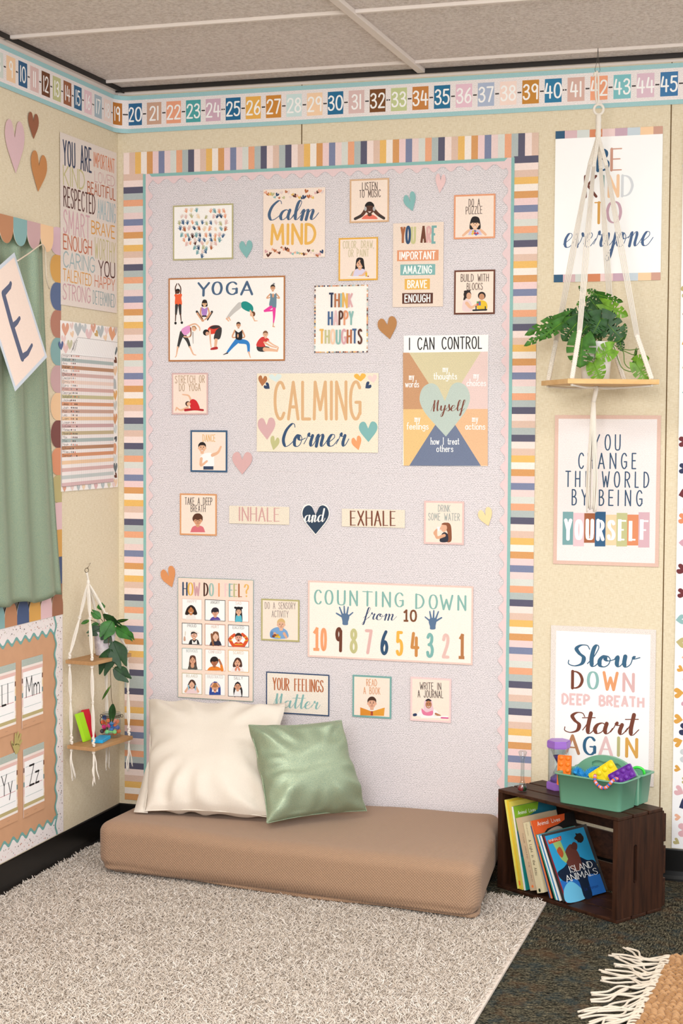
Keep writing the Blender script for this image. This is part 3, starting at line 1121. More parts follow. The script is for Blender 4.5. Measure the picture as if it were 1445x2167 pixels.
S = Sheet(((TX0 + TX1) / 2, -0.0012, (BZ0 + TZ1) / 2), (1, 0, 0), (0, 0, 1), TX1 - TX0 - 0.006, TZ1 - BZ0 - 0.006, 0.0006, woven('#e6dee0', 0.58, 0.0115))
for zz in (onB(700, 1000).z, onB(700, 770).z):
    S.lrect(-S.w / 2, zz - S.o.z - 0.0006, S.w / 2, zz - S.o.z + 0.0006, '#cfc4c5')
tag(S.build('bulletin_board_paper'), 'large pale grey braided-print paper covering the middle of the back wall', 'bulletin board')


def striped(name, horizontal, a0, a1, b0, b1, seq, label):
    """striped border strip: runs from a0 to a1, across from b0 to b1"""
    p_ = (a1 - a0) / len(seq)
    mb_ = MB()
    y = -0.0032 if horizontal else -0.0038
    for i, k in enumerate(seq):
        s0, s1 = a0 + p_ * i, a0 + p_ * (i + 1)
        lo, hi = min(s0, s1), max(s0, s1)
        if horizontal:
            q = [(lo, y, b0), (hi, y, b0), (hi, y, b1), (lo, y, b1)]
        else:
            q = [(b0, y, lo), (b1, y, lo), (b1, y, hi), (b0, y, hi)]
        mb_.add(q, [(0, 1, 2, 3)], STR[k])
    lo, hi = min(a0, a1), max(a0, a1)
    if horizontal:
        mb_.box(((lo + hi) / 2, y + 0.0004, (b0 + b1) / 2), (hi - lo, 0.0006, b1 - b0), '#ece4dc')
    else:
        mb_.box(((b0 + b1) / 2, y + 0.0004, (lo + hi) / 2), (b1 - b0, 0.0006, hi - lo), '#ece4dc')
    return tag(mb_.build(name), label, 'wall border', 'striped board borders')


C12 = list(range(12))
top = C12 * 2 + [0, 1, 10, 11] + C12 * 3 + [0, 1]
striped('striped_border', True, BX0, BX1, TZ1 - 0.002, BZ1, top, 'multicoloured striped border strip along the top of the braided board')
right = [11] + C12 * 3 + [0, 1, 10, 11] + C12 * 3 + [0, 1, 10, 11] + C12 * 3
left = [1, 0, 11] + C12[::-1][1:] * 0 + ([10, 9, 8, 7, 6, 5, 4, 3, 2, 1, 0, 11]) * 3 + [10, 1, 0, 11] + ([10, 9, 8, 7, 6, 5, 4, 3, 2, 1, 0, 11]) * 3 + [10, 10, 11] + C12 * 3
zr0, zr1 = onB(1139, 329).z, onB(1127.8, 1443).z
pr = (zr0 - zr1) / 76.0
nr = int((TZ1 - BZ0) / pr) + 1
striped('striped_border', False, zr0 + pr * 0.0, zr0 - pr * nr, TX1 - 0.002, BX1, right[:nr], 'multicoloured striped border strip down the right edge of the braided board')
zl0, zl1 = onB(263, 369.5).z, onB(263, 1619).z
pl_ = (zl0 - zl1) / (3 + 36 + 4 + 36 + 3 + 12 - 0.5)
nl = int((zl0 - BZ0) / pl_)
striped('striped_border', False, zl0, zl0 - pl_ * nl, BX0, TX0 + 0.002, left[:nl], 'multicoloured striped border strip down the left edge beside the corner')


def scalloped(side, label):
    """pink trim with a teal outer edge and a scalloped inner edge"""
    mb_ = MB()
    y = -0.0050 if side in ('left', 'right') else -0.0045
    base, amp, per, te = 0.026, 0.017, 0.058, 0.0105
    if side in ('top', 'bottom'):
        a0, a1 = TX0, TX1
        o, sg = (TZ1, -1) if side == 'top' else (BZ0, 1)
        if side == 'bottom':
            te = 0.0105
    else:
        a0, a1 = BZ0, TZ1
        o, sg = (TX0, 1) if side == 'left' else (TX1, -1)
    n = int((a1 - a0) / per * 10)

    def pt(a, b, yy):
        return (a, yy, o + sg * b) if side in ('top', 'bottom') else (o + sg * b, yy, a)

    vs, fs, vt, ft = [], [], [], []
    for i in range(n + 1):
        a = a0 + (a1 - a0) * i / n
        ins = base + amp * (0.5 + 0.5 * math.cos(2 * math.pi * (a - a0) / per)) ** 1.3 - 0.006
        a_ = min(max(a, a0 + 0.0), a1)
        vs += [pt(a_, te, y), pt(a_, ins, y)]
        vt += [pt(a_, 0, y), pt(a_, te, y)]
    for i in range(n):
        fs.append((2 * i, 2 * i + 2, 2 * i + 3, 2 * i + 1))
    mb_.add(vs, fs, PINK)
    mb_.add(vt, fs, TEAL)
    # fine pale cut edge along the scallops
    ve = []
    for i in range(n + 1):
        b_ = vs[2 * i + 1]
        ve += [b_, (b_[0], y + 0.0006, b_[2])]
    mb_.add(ve, fs, '#f3ece8')
    return tag(mb_.build('scalloped_border'), label, 'wall border', 'scalloped board borders')


scalloped('top', 'pink scalloped border with teal edge along the top of the board')
scalloped('left', 'pink scalloped border with teal edge down the left of the board')
scalloped('right', 'pink scalloped border with teal edge down the right of the board')
scalloped('bottom', 'pink scalloped border with teal edge low on the board behind the mattress')

# ------------------------------------------------------------------ posters and cards on the board
PD = 0.0056        # how far off the wall the posters sit
ZA, ZB, ZC, ZD, ZE, ZF = (300, 340, 3.284), (660, 340, 3.284), (300, 760, 2.779), (640, 690, 3.284), (320, 1190, 4.25), (540, 1200, 3.0104)
SK1, SK2, SK3, SK4 = '#e9b896', '#d9a07a', '#c58a60', '#5a3626'
CREAM = grain('#f6e2d2', 0.05, 260.0)


def card(zoom, quad, border, bw, label, name='activity_card'):
    S_ = wall_sheet('B', quad, border, PD, 0.0007, zoom)
    S_.label = label
    S_.inner(bw, CREAM)
    return S_


def done(S_, name='activity_card', cat='poster card', group='activity picture cards'):
    return S_.build(name, S_.label, cat, group)


S = card(ZB, [(265, 130), (537, 120), (533, 425), (260, 433)], grain('#dcb48e'), 0.0055, 'tan-bordered card reading listen to music, boy in coral shirt with headphones')
S.text('LISTEN', 348, 205, 455, 201, 52, '#4a332c', 0.085)
S.text('TO MUSIC', 328, 257, 478, 251, 50, '#4a332c', 0.085)
S.line([(300, 404), (345, 380), (372, 345)], 20, SK4, 26)
S.line([(500, 400), (462, 375), (432, 345)], 20, SK4, 26)
S.line([(298, 405), (340, 383)], 13, '#33302f', 16)
S.line([(502, 402), (468, 382)], 13, '#33302f', 16)
portrait(S, 401, 335, 36, SK4, '#1d1412', '#e8745f', 'crop', 'smile', shoulders=.95, base=406)
S.ell(372, 335, 9, 16, '#b9b6b4')
S.ell(432, 335, 9, 16, '#b9b6b4')
done(S)

S = card(ZB, [(987, 240), (1275, 228), (1272, 537), (985, 547)], grain('#e8a078'), 0.0055, 'peach-bordered card reading do a puzzle, girl with black bob')
S.text('DO A', 1088, 318, 1168, 315, 50, '#57433a', 0.085)
S.text('PUZZLE', 1068, 372, 1184, 367, 50, '#57433a', 0.085)
S.line([(1050, 520), (1085, 490), (1110, 480)], 16, SK1, 22)
S.line([(1207, 514), (1180, 490), (1155, 478)], 16, SK1, 22)
portrait(S, 1133, 440, 33, '#eec3a2', '#1f1718', '#cfc4dc', 'bobblack', 'smile', shoulders=.9, base=516)
for x_, y_, c_ in ((1115, 508, '#e8c63a'), (1132, 490, '#3c62b4'), (1150, 505, '#d3443c'), (1120, 492, '#e3b93a'), (1140, 512, '#3f6fc0'), (1132, 504, '#c83a3a')):
    S.blob([(x_ - 11, y_), (x_ - 4, y_ - 4), (x_, y_ - 11), (x_ + 5, y_ - 4), (x_ + 12, y_), (x_ + 4, y_ + 5), (x_, y_ + 11), (x_ - 5, y_ + 4)], c_, 3)
done(S)

S = card(ZB, [(990, 762), (1273, 757), (1270, 1066), (985, 1069)], grain('#6b3c2a'), 0.0055, 'brown-bordered card reading build with blocks, two people playing')
S.text('BUILD WITH', 1033, 840, 1228, 838, 50, '#4a342c', 0.085)
S.text('BLOCKS', 1075, 898, 1187, 896, 46, '#4a342c', 0.085)
S.line([(1072, 925), (1058, 965)], 22, '#241a18', 14)
S.ell(1080, 930, 27, 28, '#241a18')
S.blob([(1050, 980), (1075, 965), (1105, 985), (1112, 1043), (1048, 1043)], '#e9cfcd')
S.line([(1075, 990), (1105, 1020), (1145, 1000)], 24, SK1, 14)
S.ell(1090, 940, 17, 24, '#d9a888')
S.line([(1062, 910), (1095, 905)], 14, '#241a18')
S.ell(1180, 938, 27, 27, '#2a1d1a')
S.blob([(1150, 985), (1178, 970), (1212, 985), (1214, 1030), (1150, 1030)], '#e8c02f')
S.ell(1180, 946, 19, 22, '#c68f6c')
S.line([(1155, 990), (1150, 1005)], 16, '#c68f6c', 12)
S.line([(1120, 1040), (1212, 1036)], 12, '#26282e')
S.line([(1140, 1042), (1140, 1012)], 8, '#26282e')
S.line([(1205, 1040), (1205, 1015)], 8, '#26282e')
for x_, y_, c_ in ((1152, 985, '#4f9a52'), (1166, 985, '#7a4fa0'), (1152, 999, '#d2583e'), (1166, 999, '#3f77b8')):
    S.rect(x_ - 7, y_ - 7, x_ + 7, y_ + 7, c_)
done(S)

S = card(ZB, [(187, 538), (460, 530), (456, 830), (183, 835)], grain('#e9b24e'), 0.0055, 'mustard-bordered card reading color, draw or paint, girl drawing')
S.text('COLOR, DRAW,', 214, 610, 432, 606, 50, '#c9bb93', 0.085)
S.text('OR PAINT', 252, 669, 396, 665, 50, '#c9bb93', 0.085)
S.line([(312, 755), (290, 780), (280, 802)], 20, SK1, 13)
portrait(S, 333, 718, 30, '#e5b08e', '#1f1819', '#d9d0e4', 'long', 'smile', shoulders=1.0, base=803)
S.line([(345, 700), (362, 745)], 22, '#1f1819', 12)
S.line([(375, 775), (350, 798), (330, 800)], 18, SK1, 12)
S.line([(250, 806), (395, 806)], 6, '#f4efe8')
S.rect(372, 778, 384, 806, '#e4b62c')
S.rect(386, 800, 396, 808, '#a2503c')
S.line([(270, 800), (284, 770)], 3, '#7a9a4a')
done(S)

S = wall_sheet('B', [(563, 432), (914, 430), (912, 1016), (562, 1016)], woven('#f0dccb', 0.88), PD, 0.0007, ZB)
S.text('YOU', 612, 573, 722, 571, 112, ['#a9663f', '#2f4d70', '#c9c590'], 0.15, cap='butt')
S.text('ARE', 752, 571, 866, 569, 110, ['#6d3d29', '#dbaaa5', '#7aaba8'], 0.15, cap='butt')
for q, c_ in (([(592, 623), (880, 619), (879, 693), (591, 699)], '#e39b73'), ([(614, 722), (857, 718), (856, 793), (614, 797)], '#82b4b1'), ([(644, 822), (820, 819), (819, 894), (644, 897)], '#eab75a'), ([(627, 921), (841, 918), (840, 992), (627, 995)], '#5e3527')):
    S.poly(q, c_)
S.text('IMPORTANT', 606, 686, 858, 682, 50, '#fffdf8', 0.15)
S.text('AMAZING', 632, 784, 834, 781, 50, '#fffdf8', 0.15)
S.text('BRAVE', 662, 884, 800, 882, 50, '#fffdf8', 0.15)
S.text('ENOUGH', 642, 983, 822, 981, 50, '#fffdf8', 0.15)
S.label = 'tall cream poster reading you are important amazing brave enough on coloured bars'
done(S, 'affirmation_poster', 'poster', 'small posters on the board')

S = wall_sheet('B', [(22, 866), (392, 864), (387, 1333), (14, 1335)], woven('#faf4ec', 0.92), PD, 0.0007, ZB)
dash = ['#2b3350', '#d9b08a', '#9fb3b0', '#b5693f', '#ead0c0', '#5e3527', '#eab75a', '#c9d3cf', '#e39b73']
nw = 30
for i in range(nw):
    if R.random() < 0.72:
        a = -S.w / 2 + S.w * i / nw
        for yy in (S.h / 2 - 0.0042, -S.h / 2):
            S.lrect(a, yy, a + S.w / nw * 0.92, yy + 0.0042, R.choice(dash))
nh = 38
for i in range(nh):
    if R.random() < 0.72:
        a = -S.h / 2 + S.h * i / nh
        for xx in (S.w / 2 - 0.0042, -S.w / 2):
            S.lrect(xx, a, xx + 0.0042, a + S.h / nh * 0.92, R.choice(dash))
S.text('THINK', 118, 1020, 288, 1018, 96, ['#2b3350', '#b5714a', '#9fc4c4', '#e6b45c', '#dcaaac'], 0.135, cap='butt')
S.text('HAPPY', 111, 1144, 292, 1142, 96, ['#42628c', '#e6c0c0', '#5e3527', '#e39b73', '#8dbab2'], 0.135, cap='butt')
S.text('THOUGHTS', 52, 1272, 352, 1270, 96, ['#e6b45c', '#c5c18d', '#f2cdb0', '#8dbab2', '#d9a5aa', '#b5693f', '#42628c', '#5e3527'], 0.135, cap='butt')
S.label = 'white poster with dashed border reading think happy thoughts'
done(S, 'affirmation_poster', 'poster', 'small posters on the board')

# hand prints arranged in the shape of a heart
S = wall_sheet('B', [(218, 312), (636, 297), (634, 682), (214, 695)], grain('#bcb487'), PD, 0.0007, ZA)
S.inner(0.0052, woven('#fbf7f1', 0.95))


def handprint(S_, cx, cy, s, c, rot=0.0, flip=1):
    cr, sr = math.cos(rot), math.sin(rot)

    def q(x, y):
        x *= flip
        return (cx + (x * cr - y * sr) * s, cy + (x * sr + y * cr) * s)
    S_.blob([q(-.42, .1), (q(-.4, -.3)), q(0, -.4), q(.4, -.3), q(.42, .15), q(.2, .75), q(-.2, .75)], c, 3)
    for x0, y0, x1, y1 in ((-.34, -.2, -.55, -1.0), (-.12, -.3, -.2, -1.25), (.12, -.3, .17, -1.25), (.34, -.2, .5, -1.02), (.36, .3, .95, -.2)):
        S_.line([q(x0, y0), q(x1, y1)], .26 * s, c, .19 * s, smooth=False)


hc = ['#2f4c6b', '#7aa8ac', '#b5693f', '#e3bdb4', '#d9a05c', '#5b2f24', '#bdb98b', '#e9a583', '#e8cfc4', '#46678a', '#f0d7b8']
rh = random.Random(11)
rows = [(345, [310, 345, 382, 480, 508, 540, 572]), (385, [278, 308, 345, 395, 445, 498, 525, 550, 580]), (430, [262, 288, 318, 352, 385, 420, 452, 482, 515, 550, 585]), (468, [268, 298, 330, 365, 400, 436, 470, 515, 552, 580]), (515, [275, 305, 322, 352, 380, 405, 448, 478, 512, 540, 565]), (545, [328, 295, 370, 402, 435, 485, 510, 540]), (572, [310, 338, 372, 420, 455, 482, 515]), (604, [365, 395, 426, 450, 482]), (630, [385, 420, 445]), (655, [418])]
hk_ = S.k
hi_ = 0
for y_, xs in rows:
    for x_ in xs:
        S.k = hk_ + (hi_ % 3) * 17
        hi_ += 1
        handprint(S, x_, y_ + rh.uniform(-5, 5) + 6, rh.uniform(14, 18), rh.choice(hc), rh.uniform(-.5, .5), rh.choice((-1, 1)))
S.label = 'white poster with olive border, coloured handprints forming a heart'
done(S, 'handprint_poster', 'poster', 'small posters on the board')

S = wall_sheet('B', [(845, 205), (1275, 180), (1272, 670), (843, 680)], woven('#f6e3d4', 0.93), PD, 0.0007, ZA)
S.text('Calm', 872, 412, 1215, 408, 132, '#45607f', 0.17, SCRIPT, 'brush', .16)
S.text('MIND', 892, 580, 1212, 574, 132, '#eab55a', 0.15, gap=0.2)
rc = random.Random(3)
pal = ['#b5693f', '#2f4566', '#8db8b5', '#e3b85e', '#5b2f24', '#e9a98d', '#e6cfc8', '#bdb98b', '#d9a5a5']
hk_ = S.k
for row in ((210, 262), (603, 660)):
    for i in range(26):
        S.k = hk_ + i % 5
        x_, y_, s_ = 862 + i * 15.6, rc.uniform(*row), rc.uniform(8, 15)
        x_ = min(max(x_, 862), 1256)
        S.heart(x_ - s_, y_ - s_, x_ + s_, y_ + s_, rc.choice(pal), rc.uniform(-.7, .7))
S.label = 'cream poster reading calm mind with small hearts at top and bottom'
done(S, 'calm_mind_poster', 'poster', 'small posters on the board')

# ---- yoga poster
ZY = (355, 580, 5.78)
S = wall_sheet('B', [(12, 50), (1440, 20), (1425, 1065), (5, 1065)], grain('#b87846'), PD, 0.0007, ZY)
S.inner(0.0052, woven('#fbf6f0', 0.96))
NV = '#4a6482'
for ch, x0_, x1_, b_ in (('Y', 372, 500, 262), ('O', 548, 655, 250), ('G', 722, 840, 250), ('A', 898, 1030, 248)):
    S.text(ch, x0_, b_, x1_, b_ - 2, 150, NV, 0.22, style='flat', slant=0.03)
BK = '#3a3838'
YK = S.k
# boy stretching up
S.k = YK
S.line([(100, 245), (92, 170), (112, 118)], 17, SK4, 12)
S.line([(155, 245), (158, 170), (130, 118)], 17, SK4, 12)
S.ell(122, 215, 24, 28, SK4)
S.blob([(98, 215), (100, 190), (122, 180), (146, 190), (147, 215), (122, 202)], '#1c1614')
S.blob([(92, 245), (120, 248), (165, 240), (174, 262), (166, 290), (170, 378), (92, 380), (90, 285), (80, 262)], '#ee6338')
S.line([(108, 385), (100, 490)], 42, BK, 26)
S.line([(148, 385), (154, 490)], 42, BK, 26)
S.line([(98, 490), (93, 575)], 16, SK4, 12)
S.line([(156, 490), (164, 570)], 16, SK4, 12)
S.ell(95, 600, 15, 17, '#161616')
S.ell(172, 594, 15, 16, '#161616')
# girl sitting, soles together
S.k = YK
S.line([(408, 415), (400, 480), (425, 545)], 20, SK2, 15)
S.line([(490, 415), (505, 480), (465, 550)], 20, SK2, 15)
S.line([(355, 460), (395, 520), (430, 570)], 30, BK, 20)
S.line([(540, 462), (510, 515), (487, 560)], 30, BK, 18)
S.line([(362, 480), (400, 540), (425, 570)], 22, SK2, 16)
S.line([(525, 475), (490, 530), (455, 555)], 18, SK2, 16)
S.blob([(418, 405), (450, 425), (482, 405), (485, 440), (470, 505), (422, 500), (412, 440)], '#b184c8')
S.line([(425, 515), (470, 515)], 18, '#221c22')
S.ell(428, 568, 18, 15, SK2)
portrait(S, 450, 362, 31, '#e0b184', '#251a18', None, 'bobblack', 'smile', neck=True)
# boy in downward bend
S.k = YK
S.line([(880, 380), (800, 455), (735, 530)], 75, '#c9c4bf', 34)
S.line([(720, 545), (745, 575)], 24, SK1, 14)
S.line([(745, 530), (765, 565)], 20, SK1, 12)
S.blob([(905, 345), (960, 335), (1020, 370), (1045, 410), (1038, 455), (985, 458), (920, 425), (900, 395)], '#1b8f86')
S.ell(1040, 488, 30, 33, '#6b4028')
S.ell(1025, 495, 20, 24, SK1)
S.line([(1010, 450), (1040, 520), (1062, 572)], 22, SK1, 14)
S.line([(1062, 572), (1095, 572)], 14, SK1, 9)
# girl in tree pose
S.k = YK
S.line([(1252, 245), (1210, 295), (1290, 272)], 18, SK2, 12)
S.line([(1325, 240), (1365, 295), (1290, 272)], 18, SK2, 12)
S.blob([(1255, 235), (1290, 255), (1325, 235), (1330, 300), (1322, 420), (1280, 415), (1240, 380), (1252, 300)], '#6d8897')
S.line([(1262, 405), (1185, 450)], 40, '#ea3f9c', 26)
S.line([(1185, 450), (1280, 445)], 28, '#ea3f9c', 20)
S.line([(1300, 425), (1300, 520), (1292, 600)], 44, '#ea3f9c', 14)
S.line([(1292, 600), (1288, 640)], 12, SK2, 12)
S.line([(1285, 640), (1305, 645)], 12, SK2)
S.ell(1288, 262, 12, 26, SK2)
portrait(S, 1285, 170, 31, SK2, '#2b2120', None, 'braids' if False else 'crop', 'smile')
S.ell(1298, 120, 14, 10, '#8a8a90')
# girl bending sideways
S.k = YK
S.line([(245, 640), (330, 610), (385, 650), (392, 690)], 22, SK1, 12)
S.line([(175, 720), (150, 800), (125, 895)], 62, BK, 28)
S.line([(190, 740), (240, 810), (270, 890)], 55, BK, 28)
S.line([(122, 895), (105, 1000)], 24, SK1, 12)
S.line([(272, 890), (310, 975), (345, 992)], 24, SK1, 10)
S.line([(105, 1000), (90, 1018)], 14, SK1, 8)
S.blob([(165, 690), (205, 650), (265, 632), (280, 680), (255, 725), (205, 748)], '#e59ccf')
S.line([(200, 765), (255, 770), (280, 740)], 18, SK1, 12)
S.ell(322, 668, 28, 30, SK1)
S.line([(300, 645), (330, 640), (348, 668)], 12, '#a5754a')
S.line([(280, 660), (285, 740), (270, 770)], 18, '#8a5a3a', 8)
S.line([(308, 710), (312, 850)], 8, '#5a4a42', 4)
# boy touching his toes
S.k = YK
S.blob([(490, 670), (540, 630), (620, 628), (650, 660), (620, 710), (540, 735), (500, 720)], '#e2432f')
S.blob([(510, 655), (560, 628), (620, 628), (640, 650), (560, 672)], '#3a2f2f')
S.blob([(590, 690), (650, 650), (660, 700), (640, 785), (605, 800), (562, 790)], BK)
S.line([(585, 800), (575, 890)], 28, SK1, 18)
S.line([(600, 800), (592, 885)], 22, SK1, 16)
S.line([(515, 690), (520, 800), (530, 895)], 24, SK1, 12)
S.ell(468, 715, 38, 38, '#1f1b1b')
S.ell(483, 728, 22, 24, '#d9a58a')
S.blob([(525, 910), (560, 895), (605, 890), (608, 918), (530, 928)], '#b52a2a')
# girl in lunge
S.k = YK
S.line([(820, 690), (790, 770), (850, 772)], 22, SK2, 14)
S.line([(910, 690), (938, 770), (860, 772)], 22, SK2, 14)
S.line([(845, 820), (790, 880), (730, 955)], 62, '#2f80c8', 26)
S.line([(880, 820), (975, 845), (990, 950)], 62, '#2f80c8', 30)
S.line([(730, 965), (680, 985)], 20, '#4a4a50', 8)
S.line([(990, 955), (1010, 1022)], 20, SK1, 10)
S.blob([(825, 690), (865, 715), (905, 690), (912, 720), (905, 800), (835, 795), (828, 730)], '#1c1a1e')
S.ell(858, 755, 10, 24, SK2)
portrait(S, 865, 625, 29, SK2, '#3a2a24', None, 'crop', 'smile')
# boy reaching for his feet
S.k = YK
S.blob([(1090, 880), (1180, 880), (1245, 900), (1190, 948), (1105, 940)], BK)
S.line([(1185, 920), (1250, 925), (1320, 935)], 52, SK1, 30)
S.line([(1335, 940), (1350, 900)], 26, SK1, 18)
S.blob([(1095, 830), (1150, 770), (1215, 780), (1240, 815), (1180, 840), (1190, 885), (1090, 885)], '#d23c38')
S.line([(1180, 835), (1260, 880), (1330, 900)], 24, SK1, 13)
S.line([(1225, 820), (1290, 865), (1345, 890)], 20, SK1, 12)
portrait(S, 1195, 740, 34, SK1, '#7d5436', None, 'short', 'smile')
S.label = 'wide brown-bordered yoga poster showing eight children in poses'
done(S, 'yoga_poster', 'poster', 'large posters on the board')

# ---- third group of cards
S = card(ZC, [(178, 84), (392, 78), (386, 326), (175, 326)], grain('#dcb8b3'), 0.0055, 'dusty-pink-bordered card reading stretch or do yoga, child in red stretching')
S.text('STRETCH OR', 195, 141, 370, 138, 42, '#b0906f', 0.085)
S.text('DO YOGA', 219, 188, 346, 185, 42, '#b0906f', 0.085)
S.line([(290, 245), (275, 215), (240, 208)], 13, SK1, 7)
S.line([(270, 285), (230, 300), (205, 285)], 15, SK1, 8)
S.line([(255, 300), (310, 295), (360, 300)], 15, '#b02028', 12)
S.blob([(282, 250), (300, 235), (325, 250), (340, 295), (298, 298), (285, 280)], '#d0242c')
S.ell(271, 262, 15, 15, '#4a2a22')
S.ell(276, 264, 11, 12, SK1)
S.line([(205, 285), (200, 300)], 9, SK1)
done(S)

S = card(ZC, [(288, 417), (505, 420), (500, 667), (284, 662)], grain('#41607f'), 0.0062, 'blue-bordered card reading dance, boy in white t-shirt')
S.text('DANCE', 357, 484, 433, 484, 40, '#e2b064', 0.085)
S.blob([(342, 578), (375, 552), (420, 558), (425, 600), (420, 632), (362, 632), (358, 605)], '#f7f5f3')
S.rect(362, 630, 421, 650, '#33435e')
S.line([(415, 565), (448, 548), (465, 515)], 20, SK1, 11)
S.line([(350, 585), (348, 625), (383, 600)], 18, SK1, 12)
portrait(S, 355, 522, 25, SK1, '#241b1a', None, 'short', 'smile')
done(S)

S = wall_sheet('B', [(677, 88), (1391, 78), (1390, 549), (676, 545)], woven('#f3e6cf', 0.88, 0.012), PD, 0.0007, ZC)
S.text('CALMING', 775, 352, 1292, 352, 215, '#dcb183', 0.085, gap=0.1)
S.text('Corner', 822, 512, 1205, 512, 132, '#345072', 0.145, SCRIPT, 'brush', .14)
for b_, c_, r_ in (((683, 97, 737, 160), '#b5764a', -.1), ((747, 88, 825, 135), '#d9e6e2', .1), ((720, 140, 756, 182), '#2f4262', .9), ((1248, 85, 1320, 132), '#ebb54f', .1), ((1330, 92, 1386, 140), '#ecd0ca', .2), ((1310, 135, 1347, 180), '#2f4566', -.9), ((681, 345, 788, 475), '#d8adad', .05), ((752, 455, 808, 537), '#c3bf88', -.25), ((1275, 367, 1388, 488), '#80b5b2', .02), ((1235, 455, 1296, 537), '#eaa06c', .3)):
    S.heart(*b_, c_, r_)
S.label = 'large cream poster reading calming corner with hearts in its corners'
done(S, 'calming_corner_poster', 'poster', 'large posters on the board')

S = card(ZC, [(225, 790), (441, 793), (440, 1039), (222, 1034)], grain('#dfa06f'), 0.0055, 'orange-bordered card reading take a deep breath, curly-haired child')
S.text('TAKE A DEEP', 253, 855, 415, 857, 41, '#4a3f3c', 0.085)
S.text('BREATH', 287, 897, 375, 898, 38, '#4a3f3c', 0.085)
portrait(S, 329, 950, 27, '#d69c78', '#5a3524', '#d8707a', 'mop', 'flat', eyes=False, shoulders=1.0, base=1018)
S.line([(315, 948), (324, 949)], 3, '#4a2a22')
S.line([(334, 949), (343, 948)], 3, '#4a2a22')
done(S)

S = wall_sheet('B', [(515, 860), (868, 871), (866, 975), (513, 965)], woven('#efe2ce', 0.86, 0.012), PD, 0.0007, ZC)
S.text('INHALE', 568, 948, 812, 954, 76, '#d2a39d', 0.12, style='flat', gap=.26)
S.label = 'cream strip reading inhale in dusty pink letters'
done(S, 'word_strip', 'word card', 'breathing word strips')
S = wall_sheet('B', [(275, 1272), (713, 1276), (710, 1400), (272, 1396)], woven('#efe2ce', 0.86, 0.012), PD, 0.0007, ZD)
S.text('EXHALE', 330, 1383, 650, 1386, 96, '#7a4430', 0.12, style='flat', gap=.26)
S.label = 'cream strip reading exhale in brown letters'
done(S, 'word_strip', 'word card', 'breathing word strips')

S = wall_sheet('B', [(936, 853), (1108, 853), (1108, 1037), (936, 1037)], '#ffffff', PD, 0.0008, ZC)
S.mb = MB()
S.mb.prism([(a * S.w / 2, b * S.h / 2) for a, b in heart_pts(0, .45)], 0, .0008, '#f6f1ec')
S.heart(942, 860, 1102, 1029, '#2d4055', 0, .45)
S.text('and', 955, 958, 1072, 956, 76, '#fbf7f2', 0.14, SCRIPT, 'brush', .15)
S.label = 'navy heart reading and in white script between inhale and exhale'
done(S, 'word_heart', 'word card', None)

S = card(ZD, [(848, 1213), (1127, 1220), (1118, 1523), (840, 1512)], grain('#e9c5be'), 0.0065, 'pale-pink-bordered card reading drink some water, girl in profile drinking')
S.text('DRINK', 941, 1289, 1027, 1291, 46, '#8d9d9b', 0.085)
S.text('SOME WATER', 873, 1348, 1093, 1352, 48, '#8d9d9b', 0.085)
S.blob([(985, 1375), (1010, 1366), (1030, 1385), (1036, 1440), (1033, 1495), (1000, 1498), (1008, 1440), (990, 1400)], '#8a5236')
S.blob([(955, 1498), (962, 1455), (985, 1432), (1010, 1450), (1008, 1498)], '#2a2c3a')
S.ell(982, 1402, 22, 29, '#e2ae90')
S.line([(960, 1402), (955, 1412)], 8, '#e2ae90')
S.blob([(966, 1378), (985, 1366), (1015, 1372), (1012, 1400), (1000, 1385)], '#8a5236')
S.line([(985, 1455), (935, 1470), (928, 1425), (940, 1412)], 22, '#dca583', 13)
S.poly([(935, 1395), (955, 1395), (952, 1425), (938, 1425)], '#e8ecec')
S.line([(940, 1470), (915, 1440), (930, 1415)], 14, '#dca583', 9)
done(S)

# ---- I can control
S = wall_sheet('B', [(698, 72), (1288, 55), (1287, 972), (702, 970)], woven('#fdfaf6', 0.96), PD, 0.0007, ZD)
cc = (992, 577)
for pts, c_ in (([(740, 185), (1240, 178), cc], '#d9cda6'), ([(698, 185), (740, 185), cc, (700, 578)], '#cb9a73'), ([(1240, 178), (1288, 177), (1287, 576), cc], '#e9cdc6'),
                ([(700, 578), cc, (742, 970), (702, 970)], '#ecc486'), ([cc, (1287, 576), (1287, 972), (1240, 972)], '#ecbc92'), ([cc, (1240, 972), (742, 970)], '#727d97')):
    S.poly(pts, woven(c_.lstrip('#'), 0.9))
S.heart(810, 395, 1172, 768, woven('bfccc2', 0.92), 0.03, .42)
S.text('I CAN CONTROL', 738, 164, 1248, 155, 80, '#2e2a2c', 0.1)
S.text('Myself', 890, 592, 1122, 588, 74, '#7a3f2e', 0.14, SCRIPT, 'brush', .16)
WH = '#fffdfa'
for s_, a_, b_, c_, d_ in (('my', 740, 372, 776, 371), ('words', 713, 424, 810, 424), ('my', 974, 318, 1012, 317), ('thoughts', 910, 370, 1074, 369), ('my', 1188, 363, 1226, 362), ('choices', 1140, 416, 1276, 416), ('my', 778, 664, 818, 664), ('feelings', 723, 717, 876, 717), ('my', 1178, 664, 1220, 664), ('actions', 1130, 718, 1270, 718), ('how I treat', 890, 822, 1090, 822), ('others', 930, 873, 1048, 873)):
    S.text(s_, a_, b_, c_, d_, 46, WH, 0.1, serif=1)
S.label = 'chart of coloured wedges headed I can control with myself heart in the centre'
done(S, 'control_chart', 'poster', 'large posters on the board')

